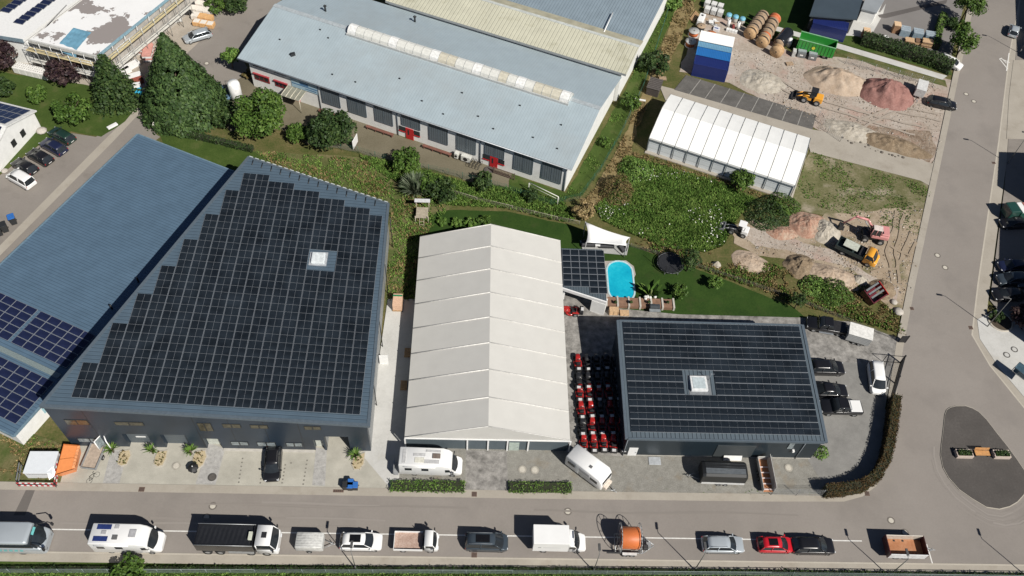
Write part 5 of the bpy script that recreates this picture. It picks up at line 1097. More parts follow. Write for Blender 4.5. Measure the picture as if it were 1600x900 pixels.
# ------------------------------------------------------------------ riding mowers in the alley
M_RED = paint('mower_red', (.34, .018, .016), .2); M_BLK = paint('mower_black', (.02, .02, .022), .3)
def mower_proto(pm, nm):
    t = thing(nm, 'x', 'riding mower'); mb = MB()
    mb.loft([rr_ring(-.05, .27, .35, .78, .08), rr_ring(.35, .28, .35, .86, .10), rr_ring(.75, .25, .35, .80, .12), rr_ring(.92, .17, .4, .66, .1)]); build('hood', mb, pm, t)
    build('mower_deck', MB().cyl((-.05, 0, .14), (-.05, 0, .3), .52, .46, 14), pm, t)
    rbox(t, 'footrest', (-.45, -.36, .32), (.05, .36, .38), trimk, .02)
    rbox(t, 'seat', (-.62, -.24, .5), (-.2, .24, .62), trimk, .05); rbox(t, 'seat_back', (-.70, -.24, .6), (-.6, .24, .98), trimk, .04)
    build('fender', MB().box((-.95, -.42, .46), (-.3, -.25, .54)).box((-.95, .25, .46), (-.3, .42, .54)).box((-.95, -.24, .4), (-.64, .24, .52)), pm, t, bevel=.03)
    build('steering_wheel', MB().tube([(.02, 0, .75), (-.12, 0, .95)], .025, 5).tube([(-.12+.06*math.sin(a), .17*math.cos(a), .96+.05*math.sin(a)) for a in [2*math.pi*k/10 for k in range(11)]], .02, 5), trimk, t)
    rbox(t, 'grass_collector', (-1.35, -.38, .3), (-.97, .38, .92), trimk, .06)
    rbox(t, 'collector_label', (-1.36, -.2, .8), (-1.1, .2, .935), M('label_grey', (.5, .5, .5), .4), 0)
    for a, b in (((.62, .36), .19), ((-.62, .42), .25)):
        m1, m2 = wheel_mesh(b, .16)
        for s in (-1, 1): w_ = build('wheel', m1, None, t, loc=(a[0], s*a[1], b)); build('rim', m2, None, w_)
    return t
pr, pb_ = mower_proto(M_RED, 'riding_mower'), mower_proto(M_BLK, 'riding_mower'); pr.scale = pb_.scale = (1.12, 1.12, 1.1)
rows = [(568, 902, 'RKKKK'), (596, 903, 'KKKKK'), (615, 905, 'RRRRK'), (641, 907, 'RRKRK'), (667, 909, 'KRRRR'), (693, 911, 'RRRRK')]
ordn = ['row farthest from the street', 'second row from the far end', 'third row from the far end', 'third row from the street', 'second row from the street', 'row nearest the street']
cols = ['beside the grey tent hall', 'second from the tent hall', 'third from the tent hall', 'fourth from the tent hall', 'beside the workshop wall']
first = {'R': True, 'K': True}
for (py, px, s_), rn in zip(rows, ordn):
    for k, ch in enumerate(s_):
        q = at(px+k*(14.6+.006*(py-560)), py+rnd.uniform(-1, 1)); l = ('red' if ch == 'R' else 'black')+' riding mower '+cols[k]+', '+rn
        src = pr if ch == 'R' else pb_; loc = (q.x, q.y, GZ+.06); rz_ = math.pi/2+rnd.uniform(-.06, .06)
        if first[ch]: src.location = loc; src.rotation_euler.z = rz_; src['label'] = l; src['group'] = 'riding mowers in the alley'; first[ch] = False
        else: dup(src, loc, rz_, l)
q = at(889, 489); t = dup(pr, (q.x, q.y, GZ+.06), R(175), 'red ride-on mower with a black collector alone beside the tent hall corner'); t.scale = (1.35, 1.35, 1.2)
del t['group']
# ------------------------------------------------------------------ building machines
def bucket(t, x, w, z, m_=chass, r=.5):
    pr_ = [(x, z+.5), (x-.05, z), (x+.75, z), (x+.05, z+.06), (x+.12, z+.45)]
    mb = MB(); A_ = [(p[0], -w/2, p[1]) for p in pr_]; B_ = [(p[0], w/2, p[1]) for p in pr_]
    mb.add(A_+B_, [(0, 1, 6, 5), (1, 2, 7, 6), (2, 3, 8, 7), (3, 4, 9, 8), (4, 0, 5, 9)]); mb.add([(x, -w/2, z+.5), (x-.05, -w/2, z), (x+.75, -w/2, z), (x+.35, -w/2, z+.5)], [(0, 1, 2, 3)]); mb.add([(x, w/2, z+.5), (x-.05, w/2, z), (x+.75, w/2, z), (x+.35, w/2, z+.5)], [(3, 2, 1, 0)])
    build('bucket', mb, m_, t)
hd = h_((1284, 160), (1240, 148))
t = vthing('wheel_loader', 'yellow wheel loader with a dark bucket raised on the sandy yard', 'loader', (1264, 159), hd)
rbox(t, 'rear_body', (-1.9, -.75, .6), (-.5, .75, 1.6), P_YEL, .12); rbox(t, 'front_frame', (-.2, -.5, .5), (1.3, .5, 1.15), P_YEL, .08); rbox(t, 'chassis', (-1.7, -.45, .45), (1.2, .45, .7), chass, .0)
rbox(t, 'cab', (-.75, -.6, 1.2), (.25, .6, 2.45), glass, .06); rbox(t, 'cab_roof', (-.82, -.66, 2.45), (.32, .66, 2.56), trimk, .04)
for s in (-1, 1): build('lift_arm', MB().tube([(.1, s*.45, 1.5), (1.4, s*.45, 1.25), (2.3, s*.45, .75)], .11, 6), P_YEL, t)
bucket(t, 2.3, 1.9, .35); wheels(t, (-1.15, .95), .85, .55, .4)
hd = h_((1165, 368), (1130, 356))
t = vthing('mini_loader', 'white compact loader with its engine cover up at the meadow edge', 'loader', (1151, 364), hd)
rbox(t, 'rear_body', (-1.5, -.65, .5), (-.5, .65, 1.35), P_WHITE, .12); rbox(t, 'chassis', (-1.3, -.4, .4), (1.4, .4, .75), chass, 0); rbox(t, 'seat', (-.45, -.3, .9), (.0, .3, 1.3), trimk, .08); rbox(t, 'canopy', (-.95, -.6, 2.1), (.15, .62, 2.18), P_WHITE, .04)
mb = MB()
for s in (-.55, .55): mb.tube([(-.85, s, 1.3), (-.85, s, 2.1)], .04, 5).tube([(.1, s, .8), (.1, s, 2.1)], .04, 5)
build('roll_frame', mb, trimk, t)
for s in (-1, 1): build('lift_arm', MB().tube([(.3, s*.35, 1.0), (1.3, s*.35, .8), (1.9, s*.35, .5)], .07, 6), galv2, t)
bucket(t, 1.9, 1.4, .2, galv2); wheels(t, (-.95, .8), .75, .42, .32)
hd = h_((1384, 372), (1345, 352))
t = vthing('wheeled_excavator', 'faded pink wheeled excavator digging with a folded arm', 'excavator', (1361, 373), h_((1380, 374), (1340, 366)))
rbox(t, 'undercarriage', (-1.5, -.7, .55), (1.5, .7, .95), chass, .06); wheels(t, (-1.1, 1.1), 1.1, .5, .4)
rbox(t, 'upper_body', (-1.9, -1.05, 1.1), (.6, 1.05, 1.85), P_PINK, .18); rbox(t, 'engine_cover', (-1.85, -.95, 1.85), (-.7, .95, 2.15), P_PINK, .12); rbox(t, 'engine_grille', (-1.0, .2, 2.14), (-.75, .75, 2.18), trimk, .0)
rbox(t, 'cab', (-.55, .12, 1.7), (.75, 1.02, 2.85), glass, .08); rbox(t, 'cab_roof', (-.6, .08, 2.85), (.7, 1.06, 2.97), M('cream_roof', (.6, .52, .48), .5), .05)
mb = MB()
for x_, y_ in ((-.55, .12), (.75, .12), (-.55, 1.02), (.75, 1.02), (.1, 1.03)): mb.tube([(x_, y_, 1.7), (x_*.95, y_, 2.9)], .06, 5)
build('pillar', mb, P_PINK, t)
bm_ = MB(); bm_.tube([(.4, -.35, 1.7), (1.6, -.4, 3.2), (3.4, -.45, 3.3)], .17, 8); bo = build('boom', bm_, P_PINK, t); build('ram', MB().tube([(.7, -.2, 1.5), (1.9, -.25, 2.95)], .07), alu, bo)
build('stick', MB().tube([(3.1, -.45, 3.5), (4.5, -.5, 1.5)], .13, 8), P_PINK, t)
t2 = MB(); t2.box((4.2, -.85, .35), (4.95, -.1, .45)).box((4.85, -.85, .35), (4.95, -.1, 1.3)).box((4.2, -.85, .36), (4.94, -.78, 1.2)).box((4.2, -.17, .36), (4.94, -.1, 1.2)); build('bucket', t2, chass, t)
hd = h_((1318, 388), (1365, 410))
t = vthing('tipper_truck', 'amber cab tipper truck with a dark load body on the dirt site', 'truck', (1336, 401), hd)
rbox(t, 'chassis', (-2.9, -.45, .5), (2.4, .45, .8), chass, 0); dkg = M('dark_body_green', (.02, .032, .032), .45)
for nm, a, b in (('side_board', (-3.0, -1.06, .85), (.9, -1.0, 1.5)), ('side_board', (-3.0, 1.0, .85), (.9, 1.06, 1.5)), ('tail_board', (-3.06, -1.06, .85), (-3.0, 1.06, 1.5)), ('head_board', (.9, -1.06, .85), (.97, 1.06, 1.9))): rbox(t, nm, a, b, dkg, .01)
rbox(t, 'load_bed', (-3.0, -1.0, .8), (.9, 1.0, .9), dkg, 0); rbox(t, 'load_sheet', (-2.2, -.55, 1.52), (-.1, .95, 1.58), M('grey_green_sheet', (.42, .44, .38), .6), .02); rbox(t, 'tool_box', (.2, -.9, 1.0), (.8, .9, 1.55), trimk, .03)
cabin(t, 1.1, 2.6, .98, .5, 1.4, 2.2, P_YEL, .5, .35); wheels(t, (-1.8, 1.9), 1.0, .4, .26)
t = vthing('tipping_skip', 'dark red tipping body with grey frame lying tilted at the site corner', 'skip', (1360, 462), h_((1345, 470), (1378, 448)))
k_ = MB(); Mx = Matrix.Rotation(R(20), 4, 'X'); k_.box((-1.4, -1.1, .25), (1.3, -.95, 1.4), 0, Mx).box((-1.4, 1.0, .25), (1.3, 1.1, 1.2), 0, Mx).box((-1.4, -1.1, .2), (1.3, 1.1, .3), 0, Mx).box((-1.5, -1.1, .2), (-1.4, 1.1, 1.3), 0, Mx); build('body', k_, paint('deep_red', (.10, .012, .02), .4), t)
build('front_plate', MB().box((1.32, -1.15, .2), (1.42, 1.1, 1.5), 0, Mx), M_RED, t); k_ = MB()
for y in (-.4, .2, .8): k_.box((-1.3, y, 1.25), (1.2, y+.25, 1.4), 0, Mx)
build('frame', k_, M('dull_steel', (.15, .16, .165), .5, .3), t)
# green roll-off container and its small wheel gear
def roll_container(label, c, hd, L, Wd, Hh, pm, inner, z=.45):
    t = vthing('roll_container', label, 'container', c, hd); mb = MB()
    for s in (-1, 1): mb.box((-L/2, s*Wd/2-.04, z), (L/2, s*Wd/2+.04, z+Hh))
    mb.box((-L/2, -Wd/2+.04, z), (-L/2+.08, Wd/2-.04, z+Hh)).box((L/2-.08, -Wd/2+.04, z), (L/2, Wd/2-.04, z+Hh)); build('body', mb, pm, t)
    build('floor', MB().box((-L/2+.08, -Wd/2+.04, z), (L/2-.08, Wd/2-.04, z+.08)), inner, t); mb = MB(); n = 11
    for k in range(n):
        xx = -L/2+.3+(L-.6)*k/(n-1)
        for s in (-1, 1): mb.box((xx-.07, s*(Wd/2+.05)-.05, z+.05), (xx+.07, s*(Wd/2+.05)+.05, z+Hh-.15))
    build('side_rib', mb, pm, t); mb = MB()
    for s in (-1, 1): mb.box((-L/2-.03, s*(Wd/2+.02)-.08, z+Hh), (L/2+.03, s*(Wd/2+.02)+.08, z+Hh+.1))
    build('top_rail', mb, M('rail_green', (.20, .42, .22), .5), t); return t
hd = h_((1246, 70), (1299, 84)); t = roll_container('bright green open ribbed container trailer beside the blue shipping container', (1271, 83), hd, 6.3, 2.3, 2.0, P_LIME, M('green_inside', (.28, .36, .28), .6), .7)
rbox(t, 'chassis', (-2.8, -.5, .4), (3.3, .5, .69), chass, 0); wheels(t, (.8, 1.8), 1.0, .45, .3)
build('emblem', MB().cyl((-.4, -1.31, 1.75), (-.4, -1.26, 1.75), .28, n=12), M('emblem_yellow', (.6, .55, .05), .5), t)
def ship_container(label, c, hd, L, pm, Hh=2.5, Wd=2.4, z=0, grp=None):
    q = at(*c); t = thing('shipping_container', label, 'container', (q.x, q.y, z), R(hd), grp); mb = MB(); n = int(L/.28)
    for k in range(n):
        a, b = -L/2+L*k/n, -L/2+L*(k+1)/n; m_ = (a+b)/2
        for s in (-1, 1): mb.box((a+.02, s*Wd/2-.05, .1), (m_, s*Wd/2+.05, Hh-.1)); mb.box((m_, s*Wd/2-.03, .1), (b+.02, s*Wd/2+.03, Hh-.1))
        mb.box((a, -Wd/2+.06, Hh-.1), (m_, Wd/2-.06, Hh)); mb.box((m_, -Wd/2+.06, Hh-.1), (b, Wd/2-.06, Hh-.03))
    build('body', mb, pm, t); mb = MB()
    for sx_ in (-1, 1):
        mb.box((sx_*L/2-.06, -Wd/2, 0), (sx_*L/2+.06, Wd/2, Hh+.02))
    build('end_wall', mb, pm, t); mb = MB()
    for s in (-1, 1): mb.box((-L/2, s*Wd/2-.07, Hh-.12), (L/2, s*Wd/2+.07, Hh+.03)).box((-L/2, s*Wd/2-.07, 0), (L/2, s*Wd/2+.07, .12))
    build('edge_rail', mb, pm, t); return t
DBLUE = paint('container_navy', (.012, .022, .12), .45); MBLUE = paint('container_blue', (.02, .14, .40), .45); LBLUE = paint('container_sky', (.14, .30, .44), .45)
ship_container('dark blue shipping container standing behind the bright green container trailer', (1291, 54), h_((1268, 46), (1317, 58)), 6.0, DBLUE)
hd = h_((1079, 117), (1131, 128)); v_ = at(1131, 128)-at(1079, 117); nn_ = Vector((-v_.y, v_.x, 0)).normalized(); base = (at(1080, 118)+at(1131, 129))/2; L_ = v_.length
GB = 'blue containers standing side by side'
for k, (l, m_) in enumerate((('navy blue container at the front of the three beside the dark bays', DBLUE), ('mid blue container between the navy one and the pale blue one', MBLUE), ('pale sky blue container under the white roof sheet', LBLUE))):
    q = base+nn_*(1.2+k*2.35); c = proj(q); ship_container(l, c, hd, L_, m_, 2.5, 2.3, 0, GB)
q = base+nn_*7.3; t = thing('white_tent_roof', 'white pitched sheet roof behind the pale blue container', 'canopy', (q.x, q.y, 0), R(hd)); build('roof', MB().slab((-L_/2-.1, -1.15, 2.75), (L_/2+.1, -1.15, 2.75), (L_/2+.1, 1.2, 3.1), (-L_/2-.1, 1.2, 3.1), .08), pvc, t); build('side_sheet', MB().box((L_/2-.05, -1.1, .0), (L_/2+.05, 1.1, 2.7)), pvc, t)
for x_ in (-L_/2+.1, L_/2-.2): build('post', MB().tube([(x_, 1.0, 0), (x_, 1.0, 3.0)], .06), galv2, t)
# green and white truck in the shade
t = vthing('box_truck', 'truck with a rusty load and dark green body, half cut by the right edge', 'truck', (1592, 338), 188, GR); rbox(t, 'body', (-3, -1.1, .6), (1.2, 1.1, 1.9), paint('deep_green', (.015, .07, .05), .4), .05); rbox(t, 'load', (-2.9, -.95, 1.9), (.2, .95, 2.0), M('rust_load', (.25, .10, .08), .8, var=.4, scale=4), 0); rbox(t, 'cab', (1.3, -1.05, .5), (2.9, 1.05, 2.3), paint('deep_green2', (.012, .05, .04), .4), .15); rbox(t, 'white_band', (.25, -1.0, 1.9), (1.0, 1.0, 2.02), P_WHITE, 0); rbox(t, 'windscreen', (2.7, -.95, 1.4), (2.93, .95, 2.1), glass, .03); wheels(t, (-1.9, 1.9), 1.1, .45, .3)
# ------------------------------------------------------------------ vegetation
def LM(n, col, v=.3): 
    m, t, p = _new(n); nz = _noise(t, 1.6, 3); r = _ramp(t, nz.outputs['Fac'], [(.3, tuple(c*(1-v) for c in col)), (.7, tuple(c*(1+v) for c in col))])
    t.links.new(r.outputs[0], p.inputs['Base Color']); p.inputs['Roughness'].default_value = .55; p.inputs['Specular IOR Level'].default_value = .18; return m
SPEC = {
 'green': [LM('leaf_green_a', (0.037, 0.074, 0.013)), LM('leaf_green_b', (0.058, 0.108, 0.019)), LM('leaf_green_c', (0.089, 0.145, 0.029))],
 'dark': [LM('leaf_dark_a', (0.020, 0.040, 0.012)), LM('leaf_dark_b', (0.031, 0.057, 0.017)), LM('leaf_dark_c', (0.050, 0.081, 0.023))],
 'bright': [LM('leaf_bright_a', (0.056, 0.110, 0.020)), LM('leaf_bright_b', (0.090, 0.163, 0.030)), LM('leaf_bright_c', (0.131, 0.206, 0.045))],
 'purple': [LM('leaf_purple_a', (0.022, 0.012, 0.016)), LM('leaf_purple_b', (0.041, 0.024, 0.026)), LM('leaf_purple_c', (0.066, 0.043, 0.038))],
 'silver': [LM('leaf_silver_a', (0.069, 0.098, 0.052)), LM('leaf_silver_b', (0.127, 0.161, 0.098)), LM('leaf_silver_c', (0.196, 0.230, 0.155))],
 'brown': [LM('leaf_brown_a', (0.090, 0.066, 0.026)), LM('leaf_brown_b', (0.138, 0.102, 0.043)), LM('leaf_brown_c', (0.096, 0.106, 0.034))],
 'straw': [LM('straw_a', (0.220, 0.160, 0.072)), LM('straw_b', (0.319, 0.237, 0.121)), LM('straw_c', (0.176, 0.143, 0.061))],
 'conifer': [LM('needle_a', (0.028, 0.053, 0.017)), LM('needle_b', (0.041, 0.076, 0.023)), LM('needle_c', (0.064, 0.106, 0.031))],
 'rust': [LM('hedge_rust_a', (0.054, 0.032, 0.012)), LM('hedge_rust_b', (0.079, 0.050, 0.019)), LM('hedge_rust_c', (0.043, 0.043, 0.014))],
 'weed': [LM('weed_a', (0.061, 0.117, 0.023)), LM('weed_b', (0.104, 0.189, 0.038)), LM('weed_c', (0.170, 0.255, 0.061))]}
bark = M('bark', (.085, .062, .042), .9, var=.3, scale=5)
rl = random.Random(3)
def leaf(mb, p, n, s, mi):
    n = (n+Vector((rl.gauss(0, .55), rl.gauss(0, .55), rl.gauss(0, .55)))).normalized(); u = n.orthogonal().normalized(); w_ = n.cross(u); a = rl.uniform(0, 6.28)
    u, w_ = u*math.cos(a)+w_*math.sin(a), w_*math.cos(a)-u*math.sin(a); s *= rl.uniform(.7, 1.3)
    mb.add([p-u*s, p-w_*s*.55, p+u*s, p+w_*s*.55], [(0, 1, 2, 3)], mi)
def lobe(mb, c, r, n, s, squash=1.0, inner=.55):
    sh = rl.uniform(-.22, .22)
    for _ in range(n):
        d = Vector((rl.gauss(0, 1), rl.gauss(0, 1), rl.gauss(0, 1))).normalized()
        if d.z < -.5: d.z *= -.6
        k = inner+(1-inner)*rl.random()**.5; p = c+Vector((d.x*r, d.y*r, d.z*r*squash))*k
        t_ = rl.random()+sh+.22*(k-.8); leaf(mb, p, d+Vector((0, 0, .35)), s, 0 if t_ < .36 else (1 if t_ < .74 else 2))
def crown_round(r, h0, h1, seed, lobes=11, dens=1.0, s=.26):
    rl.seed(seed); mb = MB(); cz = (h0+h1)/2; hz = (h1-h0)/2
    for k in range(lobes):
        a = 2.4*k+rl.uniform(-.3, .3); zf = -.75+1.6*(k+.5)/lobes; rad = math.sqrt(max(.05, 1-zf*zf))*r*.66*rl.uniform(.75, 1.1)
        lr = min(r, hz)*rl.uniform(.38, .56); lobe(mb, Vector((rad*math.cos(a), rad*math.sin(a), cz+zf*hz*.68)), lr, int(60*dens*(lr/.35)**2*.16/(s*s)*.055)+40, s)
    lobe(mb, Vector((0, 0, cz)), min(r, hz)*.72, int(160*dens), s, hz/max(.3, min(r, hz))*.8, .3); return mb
def mound(r, h, seed, n, s=.14):
    rl.seed(seed); mb = MB(); off = Vector((seed*3.1, seed*1.7, 0))
    for _ in range(n):
        a = rl.uniform(0, 6.283); f = rl.random()**.5; e = 1+.3*noise.noise(Vector((math.cos(a)*1.5, math.sin(a)*1.5, seed))); p = Vector((math.cos(a)*r*f*e, math.sin(a)*r*f*e, 0))
        top = h*(1-f**2.2)*(.75+.5*noise.noise(p*.9+off)+.35*noise.noise(p*2.3+off))+.12; p.z = max(.03, top*(1-.45*rl.random()**2)); t2 = rl.random()*.9+.5*noise.noise(p*1.6+off); leaf(mb, p, Vector((p.x*.25, p.y*.25, 1)), s, 0 if t2 < .33 else (1 if t2 < .68 else 2))
    return mb
def crown_cone(r, h, seed, clumps, s=.3, lr=.8, p=.85):
    rl.seed(seed); mb = MB()
    for k in range(clumps):
        t_ = 1-math.sqrt(1-rl.random()*.999) if k > 30 else .72+.28*k/30; z_ = .3+t_*(h-.6); rr = r*(1-t_)**p*rl.uniform(.86, 1.0)
        a = rl.uniform(0, 6.283); q = lr*(1-.55*t_)*rl.uniform(.7, 1.2); c = Vector((rr*math.cos(a), rr*math.sin(a), z_)); sh = rl.uniform(-.25, .25); o = Vector((math.cos(a), math.sin(a), .5))
        for _ in range(26):
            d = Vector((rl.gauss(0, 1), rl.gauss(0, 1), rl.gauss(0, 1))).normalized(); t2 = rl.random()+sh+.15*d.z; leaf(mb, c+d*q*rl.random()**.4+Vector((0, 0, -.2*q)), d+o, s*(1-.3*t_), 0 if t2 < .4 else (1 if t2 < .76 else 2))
    return mb
def crown_tiers(r, h, seed, tiers=17):
    rl.seed(seed); mb = MB()
    for k in range(tiers):
        t_ = k/tiers; z_ = .8+t_*(h-1.0); rr = r*(1-t_)**.9+.25; nb_ = int(9+15*(1-t_)); a0 = rl.random()*6
        for b in range(nb_):
            a = a0+6.283*b/nb_+rl.uniform(-.1, .1); L_ = rr*rl.uniform(.8, 1.05)
            for m_ in range(int(L_*6)+3):
                f = (m_+rl.random())/(int(L_*6)+3); f = f**.7; w_ = .32*(1-f*.5)
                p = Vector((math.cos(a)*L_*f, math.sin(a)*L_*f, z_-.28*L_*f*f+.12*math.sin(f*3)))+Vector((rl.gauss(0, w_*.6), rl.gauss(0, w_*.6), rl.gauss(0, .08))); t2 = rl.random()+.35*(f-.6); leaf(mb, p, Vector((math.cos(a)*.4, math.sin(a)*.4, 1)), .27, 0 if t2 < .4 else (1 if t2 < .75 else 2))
    return mb
def trunk(t, h, r, limbs=4, spread=1.0, h0=.4):
    mb = MB(); mb.cyl((0, 0, 0), (.05, .03, h), r, r*.4, 8)
    for k in range(limbs):
        a = 2.4*k; z_ = h*(h0+.12*k/max(1, limbs)*4*.5); mb.cyl((0, 0, z_), (math.cos(a)*spread, math.sin(a)*spread, z_+spread*.8), r*.45, r*.12, 5)
    build('trunk', mb, bark, t)
def plant(name, label, cat, c, sp, mb, h=None, tr=None, grp=None, part='crown'):
    q = at(*c); t = thing(name, label, cat, (q.x, q.y, 0), 0, grp)
    build(part, mb, SPEC[sp], t)
    if tr: trunk(t, *tr)
    return t
H_ = hgt((292, 168), (262, 48))
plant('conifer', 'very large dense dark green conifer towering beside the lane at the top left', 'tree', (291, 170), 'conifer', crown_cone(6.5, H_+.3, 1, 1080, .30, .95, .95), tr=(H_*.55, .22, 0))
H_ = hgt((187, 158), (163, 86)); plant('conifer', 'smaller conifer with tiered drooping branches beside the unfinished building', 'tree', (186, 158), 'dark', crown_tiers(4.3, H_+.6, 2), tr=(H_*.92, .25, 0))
TR = [ # label, base px, radius, bottom, top, species, seed, name
 ('broad round green tree in front of the factory door, left of the darker round one', (411, 203), 5.0, .5, 6.2, 'green', 3, 'round_tree'),
 ('compact dark green round tree by the factory yard with a white board beside it', (519, 226), 4.0, .5, 5.6, 'dark', 4, 'round_tree'),
 ('low green bush filling the gap between the two round trees by the factory', (466, 219), 2.0, .1, 2.8, 'green', 5, 'bush'),
 ('purple leaved tree in front of the scaffolding', (109, 130), 3.2, .5, 4.6, 'purple', 6, 'copper_tree'),
 ('purple leaved tree on the left photo edge', (4, 110), 3.8, .5, 5.6, 'purple', 7, 'copper_tree'),
 ('dark green bush under the purple tree on the left photo edge', (6, 150), 2.3, .2, 3.0, 'dark', 8, 'bush'),
 ('small loose bush on the lawn between the purple trees and the white house', (62, 156), 2.2, .1, 2.4, 'green', 9, 'bush'),
 ('spreading tree leaning over the dark green estate car', (120, 190), 3.7, .5, 4.2, 'green', 10, 'spreading_tree'),
 ('clipped ball tree on a thin stem at the corner of the factory', (364, 106), 1.7, 1.2, 3.8, 'bright', 11, 'ball_tree'),
 ('dense green shrub above the willow at the yard fence', (636, 264), 2.5, .1, 3.8, 'green', 13, 'shrub'),
 ('dark shrub behind the wooden climbing frame', (690, 310), 2.6, .1, 3.4, 'dark', 14, 'shrub'),
 ('mid green shrub right of the silvery willow', (668, 297), 2.0, .1, 3.0, 'green', 141, 'shrub'),
 ('dark rounded shrub beside the round drain of the factory yard', (754, 294), 1.9, .1, 2.8, 'dark', 15, 'shrub'),
 ('little dark shrub next to the football goal', (829, 312), 1.5, .1, 1.9, 'dark', 16, 'shrub'),
 ('loose dark tree at the corner of the rear hall by the ditch', (1022, 112), 3.1, .2, 3.6, 'dark', 17, 'spreading_tree'),
 ('two lobed green bush at the factory gable beside the white marquee shade', (983, 170), 1.9, .1, 2.6, 'green', 18, 'bush'),
 ('small twiggy shrub along the factory gable lawn', (944, 228), 1.2, .1, 1.4, 'green', 181, 'shrub'),
 ('round green bush in front of the white marquee wall', (1155, 292), 2.3, .1, 3.2, 'green', 21, 'bush'),
 ('dark slim tree beside the trampoline in the pool garden', (1072, 424), 1.5, .6, 4.4, 'dark', 22, 'slim_tree'),
 ('loose shrub below the slim tree at the end of the raised beds', (1060, 462), 1.4, .1, 2.0, 'green', 222, 'shrub'),
 ('young sapling on the mown lawn near the dirt site', (1114, 450), 1.2, .5, 2.2, 'bright', 23, 'sapling'),
 ('clipped ball tree on the lawn strip behind the black pickup', (1241, 482), 1.15, 1.1, 3.0, 'dark', 24, 'ball_tree'),
 ('tall street tree at the top right corner with a thin trunk', (1499, 36), 2.7, 1.8, 7.0, 'green', 25, 'street_tree'),
 ('street tree over the white car at the top right', (1494, 88), 2.6, 1.0, 5.2, 'green', 26, 'street_tree'),
 ('dark shrub between the hedge and the street trees', (1480, 44), 1.8, .1, 2.2, 'dark', 27, 'shrub'),
 ('bright shrub beside the kerb between the two street trees', (1501, 50), 1.6, .1, 2.2, 'green', 28, 'shrub'),
 ('grey green shrub poking over the fence at the bottom edge', (206, 898), 2.3, .1, 2.6, 'green', 29, 'bush'),
 ('dark red tree in the shade at the right edge', (1594, 508), 2.6, .2, 3.0, 'purple', 30, 'copper_tree'),
 ('dark clipped bush in the round bed at the right kerb', (1554, 499), 1.4, .1, 1.3, 'dark', 31, 'shrub'),
 ('wide green bush at the top edge beside the brick pallets', (345, 16), 3.2, .1, 2.8, 'green', 32, 'bush'),
 ('dark tree at the top edge by the yard entrance', (371, 20), 2.4, .3, 3.4, 'dark', 33, 'spreading_tree'),
 ('reddish bush at the factory corner beside the white tank', (388, 121), 1.3, .1, 1.2, 'brown', 34, 'shrub'),
 ('low shrubs joining the big conifer to the round tree', (352, 190), 3.2, .1, 3.0, 'dark', 35, 'bush'),
 ('brown thicket leaning on the fence beside the factory gable', (964, 300), 2.7, .1, 2.6, 'brown', 36, 'thicket'),
 ('green thicket right of the brown one', (992, 270), 2.6, .1, 2.0, 'weed', 37, 'thicket'),
 ('dark bramble patch below the white marquee corner', (1196, 335), 3.1, .05, 1.6, 'dark', 38, 'bramble'),
 ('bramble patch between the marquee and the dirt track', (1222, 322), 2.3, .05, 1.3, 'green', 39, 'bramble'),
 ('bramble mound beside the red tipping body', (1300, 457), 2.6, .05, 1.3, 'green', 40, 'bramble'),
 ('bramble mound left of the one by the tipping body', (1272, 449), 1.9, .05, 1.2, 'weed', 41, 'bramble'),
 ('grass clump at the corner of the workshop', (1281, 708), .95, .02, 1.0, 'bright', 42, 'grass_clump'),
 ('shrub beside the rear hall fence at the top', (1048, 12), 2.4, .1, 2.2, 'weed', 43, 'shrub'),
 ('tall bush at the top edge left of the white containers', (1078, -2), 2.2, .1, 2.8, 'weed', 44, 'bush'),
 ('low plant behind the grey tent hall, leftmost of the four', (691, 350), .9, .05, 1.1, 'bright', 45, 'garden_plant'),
 ('low plant behind the grey tent hall, second from the left', (714, 352), 1.1, .05, 1.1, 'bright', 46, 'garden_plant'),
 ('low plant behind the grey tent hall, third from the left', (736, 352), 1.1, .05, 1.2, 'bright', 47, 'garden_plant'),
 ('low dark plant behind the grey tent hall, nearest the ridge', (757, 349), 1.2, .05, 1.3, 'green', 48, 'garden_plant'),
]
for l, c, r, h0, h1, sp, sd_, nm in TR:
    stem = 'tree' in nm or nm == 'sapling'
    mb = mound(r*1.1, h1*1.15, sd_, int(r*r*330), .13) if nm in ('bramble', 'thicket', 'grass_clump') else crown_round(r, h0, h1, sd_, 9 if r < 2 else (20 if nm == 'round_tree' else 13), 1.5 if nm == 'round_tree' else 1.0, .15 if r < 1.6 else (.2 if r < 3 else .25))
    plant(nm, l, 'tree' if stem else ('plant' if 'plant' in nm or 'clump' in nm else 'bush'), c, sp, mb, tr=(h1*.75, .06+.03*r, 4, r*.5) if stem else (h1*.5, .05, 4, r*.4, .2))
# silvery willow made of long blades, reed heap, big-leaved garden plants
def blades(r, h, n, w_, seed, arch=.5, mis=3, up=.3):
    rl.seed(seed); mb = MB()
    for k in range(n):
        a = rl.uniform(0, 6.283); b = rl.uniform(.15, 1); L_ = h*rl.uniform(.7, 1.1); o = Vector((math.cos(a), math.sin(a), 0)); p0 = o*r*.12; sd = Vector((-o.y, o.x, 0))*w_/2; P = []
        for i in range(5):
            f = i/4; P.append(p0+o*r*b*(f**1.2)+Vector((0, 0, L_*(f*(1.25-up*b) - arch*b*f*f))))
        mi = rl.randrange(mis)
        for i in range(4):
            w0, w1 = (1, 1.2, 1, .7, .05)[i], (1, 1.2, 1, .7, .05)[i+1]; mb.add([P[i]-sd*w0, P[i]+sd*w0, P[i+1]+sd*w1, P[i+1]-sd*w1], [(0, 1, 2, 3)], mi)
    return mb
plant('willow', 'silvery grass-like willow bush between the warehouse and the climbing frame', 'bush', (650, 302), 'silver', blades(2.4, 3.4, 420, .13, 50, .35), part='foliage')
